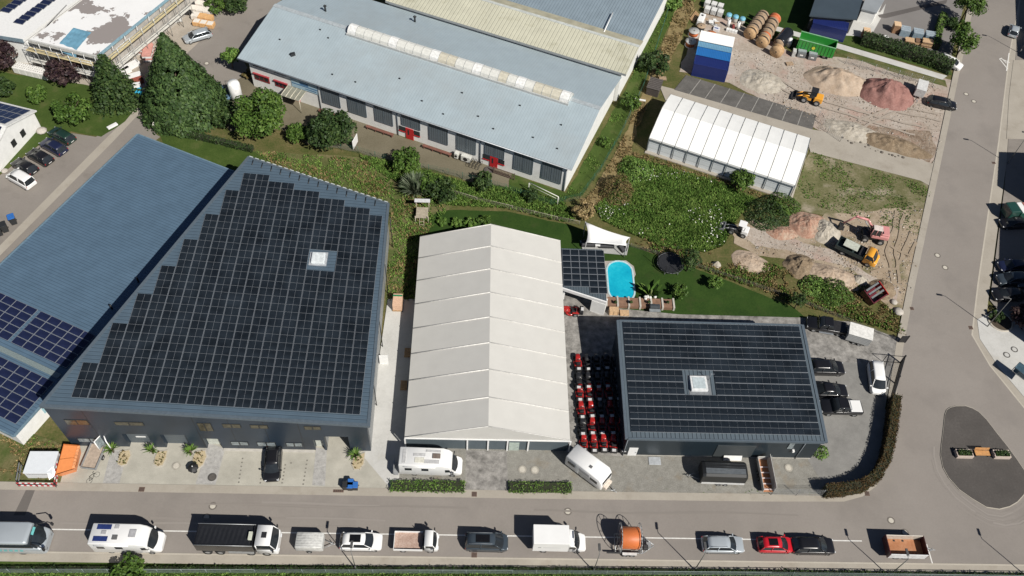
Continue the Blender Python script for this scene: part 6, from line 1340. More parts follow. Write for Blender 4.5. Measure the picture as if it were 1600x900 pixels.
plant('dry_grass_mound', 'rounded straw coloured mound of dry grass beside the white sun sail', 'plant', (911, 338), 'straw', crown_round(2.3, .1, 2.3, 51, 9, 1.6, .16), part='foliage')
ban = plant('banana_plant', 'banana plant with large bright leaves beside the blue pool', 'plant', (1016, 462), 'bright', blades(2.3, 2.5, 15, .6, 52, .55), part='leaf_crown')
build('stem', MB().cyl((0, 0, 0), (0, 0, 1.3), .16, .1, 8).cyl((.3, .2, 0), (.35, .2, 1.1), .12, .08, 8), M('banana_stem', (.14, .17, .06), .6), ban)
GP_ = 'small palms on the warehouse forecourt'
for c, l, sd_ in (((178, 707), 'small palm beside the open glass door of the warehouse', 53), ((240, 709), 'small palm between the two garage doors', 54), ((300, 710), 'small palm next to the black parasol', 55), ((556, 716), 'palm at the right end of the warehouse front', 56)):
    p_ = plant('palm', l, 'palm', c, 'bright', blades(1.0, .8, 46, .11, sd_, .55), grp=GP_, part='frond_crown'); fr = p_.children[0]; fr.location.z = .8; build('stem', MB().cyl((0, 0, 0), (0, 0, .95), .12, .1, 8), bark, p_)
# hedges
def hedge(label, P, w_, h, sp, dens=34, s=.13, seed=1):
    rl.seed(seed); c = at(*P[0]); t = thing('hedge', label, 'hedge', (c.x, c.y, 0)); Q = [at(*p)-c for p in P]; mb = MB(); core = MB()
    for a, b in zip(Q[:-1], Q[1:]):
        d = b-a; L_ = d.length; n = Vector((-d.y, d.x, 0)).normalized(); d.normalize()
        for _ in range(int(L_*dens*(w_+2*h))):
            f = rl.uniform(-.02, 1.02)*L_; u_ = rl.random()*(w_+2*h); nz = .13*noise.noise((a+d*f+c)*.9)+.08*noise.noise((a+d*f+c)*3)
            if u_ < h: p, nn = a+d*f-n*(w_/2+nz)+Vector((0, 0, u_)), -n
            elif u_ < h+w_: p, nn = a+d*f+n*(u_-h-w_/2)+Vector((0, 0, h+nz*1.4)), Vector((0, 0, 1))
            else: p, nn = a+d*f+n*(w_/2+nz)+Vector((0, 0, u_-h-w_)), n
            p += Vector((rl.gauss(0, .05), rl.gauss(0, .05), rl.gauss(0, .06))); t2 = rl.random()+.5*noise.noise((p+c)*.7); leaf(mb, p, nn, s, 0 if t2 < .4 else (1 if t2 < .75 else 2))
        k = [(v.x, v.y) for v in (a-n*w_*.42, b-n*w_*.42, b+n*w_*.42, a+n*w_*.42)]; core.prism(k, 0, h*.93)
    build('foliage', mb, SPEC[sp], t); build('branch_core', core, M('hedge_core', (.02, .024, .01), .9), t); return t
hedge('low trimmed hedge in front of the motorhome at the tent hall', [(612, 762), (725, 763)], 1.15, .75, 'bright', 60, .1, 1)
hedge('low trimmed hedge between the cobbled drive and the caravan', [(796, 764), (892, 765)], 1.15, .75, 'bright', 60, .1, 2)
hedge('tall curved brownish hedge round the corner of the workshop yard', [(1393, 628), (1389, 660), (1384, 695), (1376, 727), (1362, 752), (1340, 766), (1312, 771), (1284, 773)], 1.1, 1.95, 'rust', 95, .09, 3)
hedge('long dark hedge along the concrete path at the north yard', [(1345, 66), (1400, 82), (1455, 99), (1484, 112)], 2.6, 1.7, 'dark', 34, .16, 4)
hedge('narrow yellow green hedge between the timber piles and the street trees', [(1470, 30), (1463, 56), (1460, 78)], 1.0, 1.5, 'bright', 50, .12, 5)
hedge('dark ivy strip growing along the green fence at the bottom edge', [(-60, 889), (200, 889), (500, 890), (800, 891), (1100, 894), (1400, 898), (1700, 902)], .38, .42, 'dark', 70, .12, 6)
hedge('dark hedge between the yard fence and the grass bank of the factory', [(262, 208), (300, 214), (345, 224), (395, 236)], .9, .8, 'dark', 60, .13, 7)
# ---- things nobody could count
def inside(p, P):
    c = False; j = len(P)-1
    for i in range(len(P)):
        if (P[i].y > p.y) != (P[j].y > p.y) and p.x < (P[j].x-P[i].x)*(p.y-P[i].y)/(P[j].y-P[i].y)+P[i].x: c = not c
        j = i
    return c
def scatter(name, label, cat, poly, dens, hgt_, w_, sp, seed, flower=0, thr=-1, blade=3):
    rl.seed(seed); P = [at(*p) for p in poly]; x0, x1 = min(p.x for p in P), max(p.x for p in P); y0, y1 = min(p.y for p in P), max(p.y for p in P); mb = MB()
    for _ in range(int((x1-x0)*(y1-y0)*dens)):
        p = Vector((rl.uniform(x0, x1), rl.uniform(y0, y1), 0))
        if not inside(p, P) or noise.noise(p*.28)+.5*noise.noise(p*.9) < thr: continue
        t2 = rl.random()*.8+.35*(noise.noise(p*.35+Vector((9, 4, 0)))+.6); mi = 0 if t2 < .42 else (1 if t2 < .72 else 2)
        for k in range(blade):
            a = rl.uniform(0, 6.283); o = Vector((math.cos(a), math.sin(a), 0)); hh = hgt_*rl.uniform(.4, 1.2)*(1+.5*noise.noise(p*.5)); ww = w_*rl.uniform(.7, 1.3); sd = Vector((-o.y, o.x, 0))*ww; tip = p+o*hh*rl.uniform(.3, .9)+Vector((0, 0, hh)); mid = p+o*hh*.2+Vector((0, 0, hh*.6))
            mb.add([p-sd*.5, p+sd*.5, mid+sd, tip, mid-sd], [(0, 1, 2, 3, 4)], mi)
        if flower and noise.noise(p*.22+Vector((3, 8, 0)))+.4*noise.noise(p*1.1) > flower:
            q = p+Vector((0, 0, hgt_*1.1))
            if rl.random() < .045: leaf(mb, q, Vector((0, 0, 1)), .13, 3)
    o = build(name, mb, SPEC[sp]+[M('umbel_white', (.62, .62, .55), .7)]); tag(o, label, cat, None, 'stuff'); return o
MEA = [(975, 245), (1000, 250), (1060, 268), (1120, 285), (1180, 312), (1150, 345), (1130, 385), (1100, 395), (1040, 388), (985, 365), (940, 345), (930, 325), (960, 300)]
scatter('meadow_weeds', 'tall green weeds with white flower heads between the sun sail and the marquee', 'weeds', MEA, 55, .42, .07, 'weed', 60, .2)
scatter('garden_weeds', 'rough green growth along the fence between factory yard and garden lawn', 'weeds', [(560, 243), (640, 262), (740, 290), (800, 296), (880, 318), (900, 345), (880, 348), (790, 326), (700, 322), (660, 300), (600, 275)], 38, .5, 0.068, 'weed', 61)
scatter('bank_tufts', 'dry grass tufts on the bank behind the dark warehouse', 'grass', [(400, 236), (560, 250), (660, 272), (700, 330), (655, 380), (655, 470), (606, 470), (612, 318), (420, 252)], 17, .35, 0.050, 'straw', 62, 0, .05)
scatter('bank_weeds', 'green weeds among the dry grass behind the dark warehouse', 'weeds', [(400, 236), (560, 250), (660, 272), (700, 330), (655, 380), (655, 470), (606, 470), (612, 318), (420, 252)], 17, .35, 0.056, 'weed', 63, 0, -.4)
scatter('ditch_grass', 'straw coloured grass along the ditch between factory and marquee', 'grass', [(905, 330), (960, 245), (1012, 128), (1050, 30), (1070, -30), (1085, 15), (1040, 110), (1000, 190), (985, 240), (935, 330)], 15, .4, 0.050, 'straw', 64, 0, -.1)
scatter('site_weeds', 'patchy weeds on the rough ground round the dirt track', 'weeds', [(1010, 360), (1090, 395), (1170, 405), (1250, 425), (1330, 440), (1400, 490), (1415, 525), (1250, 478), (1120, 430), (1060, 410), (990, 385)], 19, .4, 0.062, 'weed', 65, 0, .02)
scatter('site_straw', 'dry yellow grass on the rough ground below the dirt track', 'grass', [(1010, 360), (1090, 395), (1170, 405), (1250, 425), (1330, 440), (1400, 490), (1415, 525), (1250, 478), (1120, 430), (1060, 410), (990, 385)], 17, .35, 0.050, 'straw', 66, 0, -.3)
scatter('marquee_grass', 'grass and weeds along the foot of the marquee wall', 'grass', [(985, 238), (1010, 242), (1240, 318), (1232, 330), (1120, 290), (1000, 256)], 19, .35, 0.056, 'straw', 67, 0, -.1)
scatter('corner_grass', 'dry pale grass at the left end of the forecourt', 'grass', [(-20, 670), (50, 680), (104, 700), (94, 750), (-20, 752)], 23, .3, 0.050, 'straw', 68, 0, -.05)
scatter('corner_weeds', 'green weeds in the dry grass at the left end of the forecourt', 'weeds', [(-20, 670), (50, 680), (104, 700), (94, 750), (-20, 752)], 11, .3, 0.056, 'weed', 69, 0, .15)
scatter('fence_verge', 'green grass below the fence along the bottom edge', 'grass', [(-60, 896), (800, 897), (1650, 903), (1650, 925), (-60, 925)], 42, .3, 0.050, 'weed', 70)
scatter('turf_tufts', 'patchy grass on the sandy plot below the driveway', 'grass', [(1268, 238), (1440, 288), (1455, 300), (1440, 370), (1300, 330), (1236, 310)], 15, .22, 0.056, 'weed', 71, 0, -.15)
scatter('gable_grass', 'long grass on the strip along the factory gable', 'grass', [(884, 302), (947, 195), (988, 118), (1033, 0), (1056, 20), (1012, 110), (962, 225), (910, 305), (860, 318)], 15, .25, 0.050, 'weed', 72, 0, -.05)
scatter('gravel_weeds', 'small weeds along the edge of the gravel yard', 'weeds', [(1000, 764), (1290, 768), (1290, 776), (1000, 772)], 15, .18, 0.043, 'weed', 73, 0, .05)

def pebbles(name, label, poly, n, smin, smax, m_, seed):
    rl.seed(seed); P = [at(*p) for p in poly]; x0, x1 = min(p.x for p in P), max(p.x for p in P); y0, y1 = min(p.y for p in P), max(p.y for p in P); mb = MB(); k = 0
    while k < n:
        p = Vector((rl.uniform(x0, x1), rl.uniform(y0, y1), .1)); k += 1
        if not inside(p, P) or noise.noise(p*.35+Vector((seed, 0, 0))) < rl.uniform(-.5, .5): continue
        s_ = rl.uniform(smin, smax)*(1 if rl.random() < .9 else 2); a = rl.random()*6; q = [p+Vector((math.cos(a+2.1*i)*s_*rl.uniform(.7, 1.2), math.sin(a+2.1*i)*s_, 0)) for i in range(3)]; t_ = p+Vector((0, 0, s_*rl.uniform(.5, .9)))
        mb.add(q+[t_], [(0, 1, 3), (1, 2, 3), (2, 0, 3)], rl.randrange(3))
    tag(build(name, mb, m_), label, 'stones', None, 'stuff')
PB = [M('pebble_pale', (.44, .40, .35), .9), M('pebble_brown', (.22, .17, .12), .9), M('pebble_grey', (.28, .26, .235), .9)]
pebbles('loose_stones', 'loose stones and clods strewn over the sandy contractor yard', [(1145, 75), (1235, 95), (1330, 105), (1440, 120), (1475, 140), (1472, 232), (1450, 254), (1280, 205), (1150, 132)], 6500, .05, .14, PB, 5)
pebbles('loose_stones', 'loose stones and clods strewn over the dirt site with the excavator', [(1150, 360), (1245, 366), (1290, 338), (1440, 325), (1425, 470), (1390, 480), (1300, 415), (1180, 398)], 4500, .05, .15, PB, 6)
rut = GM('rut_dirt', [(.3, (.24, .19, .135)), (.7, (.33, .27, .205))], .6, 4, .5, .05); rut2 = GM('rut_pale', [(.3, (.27, .23, .19)), (.7, (.38, .33, .28))], .6, 4, .5, .05)
for k, (pl, m_) in enumerate((([(1400, 330), (1385, 395), (1395, 440)], rut), ([(1412, 335), (1398, 398), (1407, 445)], rut), ([(1425, 360), (1400, 420), (1360, 425)], rut), ([(1345, 200), (1400, 175), (1470, 190)], rut2), ([(1340, 190), (1398, 166), (1465, 178)], rut2), ([(1180, 105), (1260, 150), (1340, 175), (1440, 200)], rut2), ([(1175, 112), (1255, 158), (1335, 184), (1430, 212)], rut2), ([(1390, 385), (1420, 400), (1430, 380)], rut))):
    P = [at(*p) for p in pl]; Q = []
    for a, b in zip(P[:-1], P[1:]): Q += [a.lerp(b, f/10) for f in range(10)]
    Q.append(P[-1]); Q = [q+Vector((.35*noise.noise(q*.5), .35*noise.noise(q*.5+Vector((7, 0, 0))), 0)) for q in Q]; ribbon('wheel_rut', Q, .42, m_, LAY[0]*.004+.006+.001*k)
# ------------------------------------------------------------------ pool garden
G0 = lambda v, z=0: Vector((v.x, v.y, z))
deck = PAV('pool_deck_stone', (.36, .33, .30), (.42, .38, .35), (.30, .28, .25), .5, .2, 1.0)
sheet('pool_deck', [(943, 409), (978, 408), (990, 417), (993, 430), (990, 436), (990, 474), (943, 472)], deck)
sheet('sail_terrace', [(906, 377), (983, 381), (979, 400), (911, 394)], PAV('terrace_stone', (.34, .34, .33), (.38, .38, .37), (.28, .28, .27), .6, .15, 1))
pc0 = at(968, 425); pc1 = at(971, 456); pr_ = (at(987, 440)-at(949, 440)).length/2; ax = (pc1-pc0).normalized(); pn = Vector((-ax.y, ax.x, 0))
def capsule(r):
    P = []
    for k in range(13): a = math.pi*k/12; P.append(pc1+(pn*math.cos(a)+ax*math.sin(a))*r)
    for k in range(13): a = math.pi*k/12; P.append(pc0+(-pn*math.cos(a)-ax*math.sin(a))*r)
    return P
t = thing('swimming_pool', 'oval swimming pool with bright turquoise water in the garden behind the carport', 'swimming pool')
c_ = capsule(pr_); n = len(c_); o_ = capsule(pr_+.22); mb = MB()
for i in range(n):
    j = (i+1) % n; mb.quad(G0(c_[i], .22), G0(o_[i], .22), G0(o_[j], .22), G0(c_[j], .22)); mb.quad(G0(o_[i], 0), G0(o_[j], 0), G0(o_[j], .22), G0(o_[i], .22)); mb.quad(G0(c_[j], .02), G0(c_[i], .02), G0(c_[i], .22), G0(c_[j], .22))
f0 = mb.mi[:]
build('rim', mb, M('pool_rim', (.42, .55, .58), .5), t)
build('water', MB().flat([G0(v, .17) for v in reversed(c_)] if (c_[1]-c_[0]).cross(c_[2]-c_[1]).z < 0 else [G0(v, .17) for v in c_]), GM('pool_water', [(.3, (.004, .27, .42)), (.5, (.010, .38, .52)), (.7, (.04, .50, .60))], .35, 2.5, .35, .02, .05, .5), t)
t = thing('sun_sail', 'white stretched sun sail over the garden terrace beside the straw mound', 'sun sail')
Q = [at(915, 347, 3.4), at(984, 371, 2.5), at(979, 384, 2.6), at(916, 379, 2.5)]; mb = MB(); N = 8
def sail(a, b):
    p = Q[0].lerp(Q[1], a).lerp(Q[3].lerp(Q[2], a), b); c = (Q[0]+Q[1]+Q[2]+Q[3])/4
    k = .16*(math.sin(math.pi*a)*abs(2*b-1)**2*(1 if b < .5 else .3)+math.sin(math.pi*b)*abs(2*a-1)**2*.6); return p.lerp(c, k)-Vector((0, 0, .25*math.sin(math.pi*a)*math.sin(math.pi*b)))
mb.add([sail(i/N, j/N) for i in range(N+1) for j in range(N+1)], [(i*(N+1)+j, (i+1)*(N+1)+j, (i+1)*(N+1)+j+1, i*(N+1)+j+1) for i in range(N) for j in range(N)], 0, None, True)
o = build('sail_cloth', mb, M('sail_white', (.72, .72, .71), .6, var=.03), t); o.modifiers.new('thick', 'SOLIDIFY').thickness = .02
for q in Q: build('post', MB().cyl((q.x, q.y, 0), (q.x, q.y, q.z+.05), .06), M('sail_post', (.4, .4, .4), .4), t)
def tablething(label, c, d, z, m_, cat='table', nm='garden_table', rz=0):
    q = at(*c); t = thing(nm, label, cat, (q.x, q.y, .12), rz); build('top', MB().cb((0, 0, z), (d[0], d[1], .06)), m_, t, bevel=.02)
    for sx_ in (-1, 1):
        for sy_ in (-1, 1): build('leg', MB().box((sx_*(d[0]/2-.08)-.03, sy_*(d[1]/2-.08)-.03, 0), (sx_*(d[0]/2-.08)+.03, sy_*(d[1]/2-.08)+.03, z-.03)), m_, t)
    return t
def sofa(label, c, L, rz):
    q = at(*c); t = thing('garden_sofa', label, 'sofa', (q.x, q.y, .12), R(rz)); m_ = M('rattan_black', (.02, .02, .022), .6); build('seat', MB().box((-L/2, -.4, 0), (L/2, .4, .38)), m_, t, bevel=.05); build('backrest', MB().box((-L/2, .28, .38), (L/2, .42, .75)), m_, t, bevel=.04); build('cushion', MB().box((-L/2+.08, -.36, .38), (L/2-.08, .26, .48)), M('cushion_grey', (.06, .06, .065), .8), t, bevel=.05)
sofa('black garden sofa at the left end under the sun sail', (919, 384), 2.0, 0); sofa('black garden sofa in the middle under the sun sail', (947, 386), 2.2, 0); sofa('black garden chair at the right end of the sail terrace', (972, 391), 1.1, -60)
tablething('small white garden table between the two black sofas', (933, 386), (.7, .7), .5, whitep)
q = at(1046, 416); t = thing('trampoline', 'big black round trampoline beside the slim dark tree', 'trampoline', (q.x, q.y, 0))
build('mat', MB().cyl((0, 0, .72), (0, 0, .75), 1.7, n=24), M('trampoline_mat', (.016, .017, .02), .6), t); build('frame', MB().tube([(1.85*math.cos(a), 1.85*math.sin(a), .74) for a in [6.2832*k/24 for k in range(25)]], .07), M('pad_dark', (.06, .063, .07), .5), t)
for k in range(6): a = 6.2832*k/6; build('leg', MB().tube([(1.8*math.cos(a), 1.8*math.sin(a), 0), (1.8*math.cos(a), 1.8*math.sin(a), .72)], .05), galv2, t); build('net_pole', MB().tube([(1.88*math.cos(a), 1.88*math.sin(a), .7), (1.92*math.cos(a), 1.92*math.sin(a), 2.4)], .04), trimk, t)
mb = MB(); n = 40
for k in range(n):
    a = 6.2832*k/n; mb.tube([(1.9*math.cos(a), 1.9*math.sin(a), .8), (1.92*math.cos(a), 1.92*math.sin(a), 2.35)], .008, 3)
build('net', mb, trimk, t)
a, b = at(947, 482), at(1052, 486); dv = (b-a); L_ = dv.length; dv.normalize(); nv = Vector((-dv.y, dv.x, 0))
t = thing('raised_bed', 'row of raised beds with brown infill and pale stone dividers below the pool', 'raised bed')
cor = M('corten_brown', (.20, .115, .075), .8, var=.25, scale=2)
for k in range(7):
    p = a+dv*L_*k/6
    build('divider', MB().prism([(v.x, v.y) for v in (p-dv*.12, p+dv*.12, p+dv*.12+nv*1.6, p-dv*.12+nv*1.6)], 0, .75), concb, t)
    if k < 6: q = p+dv*L_/6; build('bed', MB().prism([(v.x, v.y) for v in (p+dv*.125+nv*.1, q-dv*.125+nv*.1, q-dv*.125+nv*1.5, p+dv*.125+nv*1.5)], 0, .62), cor, t)
GPC = 'garden posts on the raised beds'
for k, px in enumerate((960, 984, 1012, 1041)):
    q = at(px, 479); plant('cypress', ['leftmost', 'second from the left', 'third from the left', 'rightmost'][k]+' of the four slim dark columns on the raised beds', 'plant', (px, 479), 'dark', crown_cone(.28, 1.6, 80+k, 16, .11, .22, .5), grp='slim dark columns on the raised beds')
q = at(1018, 478); t = thing('white_stones', 'pile of white stones on the raised bed beside the banana plant', 'stones', (at(1017, 470).x, at(1017, 470).y, .6))
for k in range(6): build('stone', MB().lathe([(0.001, 0), (.24, .08), (.2, .26), (0.001, .32)], 7), M('white_stone', (.6, .59, .56), .8), t, loc=(rnd.uniform(-.9, .9), rnd.uniform(-.2, .2), 0))
q = at(1021, 486); t = thing('barbecue', 'dark grey barbecue trolley below the raised beds', 'barbecue', (q.x, q.y, .08)); build('hood', MB().box((-.7, -.3, .75), (.7, .3, 1.2)), M('grill_grey', (.05, .058, .065), .4), t, bevel=.12); build('cart', MB().box((-.7, -.3, .1), (.7, .3, .74)), M('grill_dark', (.03, .033, .036), .4), t, bevel=.03); build('shelf', MB().box((-.75, -.75, .78), (.75, -.31, .83)), M('grill_shelf', (.22, .24, .25), .4), t)
def pallet_stack(label, c, n, m_, load=None, rz=0, d=(1.2, .8), grp=None):
    q = at(*c); t = thing('pallet_stack', label, 'pallets', (q.x, q.y, .06), R(rz), grp)
    for k in range(n):
        mb = MB()
        for i in range(5): mb.box((-d[0]/2, -d[1]/2+d[1]*i/5, k*.145+.11), (d[0]/2, -d[1]/2+d[1]*(i+.8)/5, k*.145+.14))
        for i in range(3): mb.box((-d[0]/2+i*(d[0]-.1)/2, -d[1]/2, k*.145), (-d[0]/2+i*(d[0]-.1)/2+.1, d[1]/2, k*.145+.11))
        build('pallet', mb, m_, t)
    if load: build('load', MB().box((-d[0]/2+.04, -d[1]/2+.04, n*.145), (d[0]/2-.04, d[1]/2-.04, n*.145+load[0])), load[1], t, bevel=.03)
    return t
pallet_stack('pale wooden pallets stacked below the leftmost raised bed', (958, 490), 7, woodp); pallet_stack('low stack of pale boards next to the pallets below the raised beds', (975, 491), 3, woodp)
for k, px in enumerate((636, 628)): pallet_stack(('upper' if k == 0 else 'lower')+' of two pallets leaning in the shade of the grey tent hall', ((637, 553), (631, 604))[k], 3, wood, None, 90)
q = at(622, 478); t = pallet_stack('pale brick pallet with a green strap between warehouse and tent hall', (622, 478), 2, wood, (1.1, M('pale_brick', (.55, .36, .25), .8, var=.15, scale=6)), 90, (2.0, 1.3)); build('strap', MB().box((.5, -.6, .2), (.75, .63, 1.45)), M('green_strap', (.03, .18, .08), .5), t)
# ------------------------------------------------------------------ forecourt things
P4 = [at(50, 746), at(90, 746), at(93, 716), at(58, 714)]; o_ = sum(P4, Vector())/4; hd_ = math.atan2((P4[1]-P4[0]).y, (P4[1]-P4[0]).x)
t = thing('site_container', 'white site container with an open lid inside the red and white barrier', 'container', (o_.x, o_.y, .05), hd_); build('body', MB().box((-1.6, -1.35, 0), (1.45, 1.25, 1.35)), M('container_white', (.58, .60, .62), .5, var=.04), t, bevel=.03); build('lid', MB().box((-1.65, -1.4, 1.36), (1.5, 1.3, 1.44)), M('container_lid', (.62, .65, .68), .45, var=.03), t, bevel=.02); build('flap', MB().slab((1.15, -1.9, .8), (1.75, -1.3, .85), (1.5, -.6, 1.5), (.95, -1.2, 1.45), .05), whitep, t); build('door', MB().box((1.46, -.8, .2), (1.5, .9, 1.2)), M('door_grey', (.3, .32, .34), .4), t); build('seal', MB().box((-1.4, -1.38, 1.0), (1.2, -1.352, 1.1)), greyw, t)
def barrier(label, a, b, m2):
    A_, B_ = at(*a), at(*b); d = B_-A_; L_ = d.length; t = thing('barrier', label, 'barrier', A_, math.atan2(d.y, d.x), 'barriers round the white site container')
    n = int(L_/.3); mb = MB()
    for z_ in (.35, .95):
        for k in range(n): mb.box((L_*k/n, -.03, z_), (L_*(k+1)/n, .03, z_+.18), k % 2)
    build('striped_rail', mb, m2, t)
    for k in range(3): build('foot', MB().box((L_*k/2-.05, -.3, 0), (L_*k/2+.05, .3, .09)).box((L_*k/2-.03, -.03, .09), (L_*k/2+.03, .03, 1.15)), trimk, t)
rw = [M('barrier_red', (.48, .05, .06), .5), whitep]
barrier('red and white barrier along the kerb before the white site container', (31, 761), (89, 762), rw); barrier('red and white barrier between the white site container and the orange one', (90, 760), (95, 726), rw); barrier('grey barrier left of the white site container', (31, 757), (36, 729), [galv2, galv2])
def bin_(label, c, pm, lid, rz=0, grp=None, s=1.0):
    q = at(*c); t = thing('wheelie_bin', label, 'bin', (q.x, q.y, .05), R(rz), grp); mb = MB(); mb.loft([[(-.26*s, -.3*s, .1), (.26*s, -.3*s, .1), (.26*s, .26*s, .1), (-.26*s, .26*s, .1)], [(-.3*s, -.36*s, .98*s), (.3*s, -.36*s, .98*s), (.3*s, .34*s, .98*s), (-.3*s, .34*s, .98*s)]], smooth=False); build('body', mb, pm, t); build('lid', MB().box((-.33*s, -.40*s, .985*s), (.33*s, .38*s, 1.06*s)), lid, t, bevel=.03); build('handle', MB().tube([(-.25*s, .42*s, 1.0*s), (.25*s, .42*s, 1.0*s)], .03), trimk, t)
    a_, b_ = wheel_mesh(.11, .07)
    for s_ in (-1, 1): build('wheel', a_, None, t, loc=(s_*.25*s, .33*s, .11))
bb = M('bin_blue', (.03, .13, .40), .45); bk = M('bin_black', (.022, .024, .026), .5); GBI = 'bins on the forecourt by the kerb'
bin_('black bin, left of the blue lidded ones by the kerb', (541, 763), bk, bk, 0, GBI); bin_('blue bin in the middle of the three by the kerb', (548, 764), bk, bb, 0, GBI); bin_('blue bin at the right of the three by the kerb', (556, 763.5), bk, bb, 0, GBI); bin_('dark blue bin in front of the middle one by the kerb', (549, 759), bb, bb, 0, GBI)
bin_('blue lidded bin at the low hall by the left photo edge', (23, 349), bk, bb, 30, None, 1.35); bin_('black bin beside the blue lidded one at the low hall', (10, 361), bk, bk, 30, None, 1.35); bin_('black bin cut by the left photo edge at the low hall', (1, 367), bk, bk, 30, None, 1.3)
q = at(305, 737); t = thing('parasol', 'closed-looking small black parasol standing on the forecourt beside the planting bed', 'parasol', (q.x, q.y, .03)); build('canopy', MB().lathe([(0.001, 1.35), (.3, 1.25), (.62, 1.0)], 8, smooth=False), M('parasol_black', (.015, .015, .016), .6), t); build('pole', MB().cyl((0, 0, 0), (0, 0, 1.4), .03), alu, t); build('foot', MB().cyl((0, 0, 0), (0, 0, .08), .28), trimk, t); build('finial', MB().cyl((0, 0, 1.34), (0, 0, 1.45), .06), whitep, t)
q = at(148, 754); t = thing('bicycle', 'small dark bicycle lying near the flat trailer on the forecourt', 'bicycle', (at(146, 747).x, at(146, 747).y, .04), .9)
for x_ in (-.5, .5): build('wheel', MB().tube([(x_+.31*math.cos(a), .31*math.sin(a), .06) for a in [6.2832*k/16 for k in range(17)]], .025, 4), black, t)
build('frame', MB().tube([(-.5, 0, .08), (-.1, -.1, .1), (.4, .35, .1), (.5, 0, .08)], .025, 4).tube([(-.1, -.1, .1), (-.2, .4, .1), (-.5, 0, .08)], .025, 4).tube([(-.2, .4, .1), (.35, .38, .1)], .025, 4), trimk, t); build('handlebar', MB().tube([(.3, .55, .1), (.5, .5, .14)], .025, 4), trimk, t)
for k, (l, pg) in enumerate((('planting bed with pale gravel beside the left garage door', [(188, 706), (204, 703), (206, 712), (199, 727), (190, 730), (184, 727), (186, 714)]), ('planting bed with pale gravel between the two garage doors', [(247, 706), (263, 704), (261, 716), (255, 729), (246, 731), (240, 726), (243, 714)]), ('planting bed with pale gravel beside the glazed warehouse entrance', [(306, 706), (322, 704), (324, 714), (318, 728), (308, 735), (300, 726), (302, 714)]), ('planting bed with pale gravel at the right end of the warehouse front', [(552, 716), (571, 707), (569, 726), (562, 735), (553, 735), (549, 727)]))):
    pg = [at(*p) for p in pg]; c = sum(pg, Vector())/len(pg); t = thing('planting_bed', l, 'flower bed', (c.x, c.y, 0), 0, 'planting beds along the warehouse front'); lp = [(v.x-c.x, v.y-c.y) for v in pg]
    if k == 3 or True:
        s_ = sum(lp[i][0]*lp[(i+1) % len(lp)][1]-lp[(i+1) % len(lp)][0]*lp[i][1] for i in range(len(lp)))
        if s_ < 0: lp.reverse()
    build('edging', MB().prism([(x*1.0, y*1.0) for x, y in lp], 0, .2), kerbm, t); build('gravel_top', MB().prism([(x*.88, y*.88) for x, y in lp], .1, .225), GM('bed_gravel%d' % k, [(.25, (.22, .17, .09)), (.5, (.40, .33, .21)), (.75, (.52, .45, .32))], 1.6, 6, .5, .02), t)
    mb = MB()
    for _ in range(26): leaf(mb, Vector((rl.uniform(-.5, .5), rl.uniform(-.9, .9), .3+rl.random()*.2)), Vector((0, 0, 1)), .14, rl.randrange(3))
    build('low_planting', mb, SPEC['brown'], t)
q = at(168, 703); t = thing('glass_door', 'white framed glass porch door standing out from the warehouse wall', 'door', (q.x, q.y, 0)); mb = MB()
for a, b in (((-.6, -.3, 0), (-.6, -.3, 2.6)), ((-.6, -.3, 2.6), (.1, .8, 2.7)), ((.1, .8, 0), (.1, .8, 2.7)), ((.1, .8, 2.7), (.7, -.2, 2.6)), ((.7, -.2, 0), (.7, -.2, 2.6))): mb.tube([a, b], .07, 5)
build('frame', mb, whitep, t); build('pane', MB().slab((-.58, -.28, .1), (.08, .78, .1), (.08, .78, 2.55), (-.58, -.28, 2.5), .02), pale, t)
# covers and drains
iron = M('cast_iron', (.11, .10, .09), .6, .2, .2, 8); crim = M('cover_ring', (.13, .115, .10), .8, var=.15, scale=6); ccon = M('cover_concrete', (.46, .43, .37), .8, var=.12, scale=5)
def manhole(label, c, r, z, inner=ccon, ring=crim):
    q = at(*c); t = thing('manhole_cover', label, 'manhole cover', (q.x, q.y, 0)); build('ring', MB().cyl((0, 0, z), (0, 0, z+.012), r, n=20), ring, t); build('lid', MB().cyl((0, 0, z+.008), (0, 0, z+.020), r*.66, n=18), inner, t)
for c, l in (((333, 791.5), 'manhole cover in the roadway above the dump truck'), ((323, 809), 'manhole cover half under the shadow of the dump truck'), ((887, 800), 'manhole cover in the roadway above the box van'), ((872, 823), 'manhole cover at the tip of the box van shadow'), ((1391.5, 814), 'manhole cover in the junction above the tipping trailer'), ((1413, 833), 'manhole cover nearest the tipping trailer shadow'), ((1510, 373), 'manhole cover in the side street, upper of the pair below the driveway'), ((1464, 400), 'manhole cover at the middle of the side street, upper of the left pair'), ((1476, 419), 'manhole cover at the middle of the side street, lower of the left pair'), ((1509, 148), 'manhole cover in the upper side street beside the black car'), ((1521, 159.5), 'manhole cover in the upper side street, lower of that pair'), ((323, 99.5), 'manhole cover in the asphalt yard beside the ball tree')):
    if c != (1510, 373): manhole(l, c, .46, zr if c[1] > 200 or c[0] > 1400 else .06)
for c, l in (((276, 729), 'pale round cover on the forecourt between the planting beds'), ((816, 734.5), 'pale round cover on the gravel, left of two'), ((835.5, 735.5), 'pale round cover on the gravel, right of two'), ((1231.5, 732), 'pale round cover on the gravel before the workshop corner')): manhole(l, c, .5, LAY[0]*.004, ccon, M('cover_rim', (.3, .28, .24), .8))
manhole('dark iron cover on the forecourt before the warehouse entrance', (332, 746.5), .5, LAY[0]*.004, iron, M('iron_rim', (.07, .065, .06), .6))
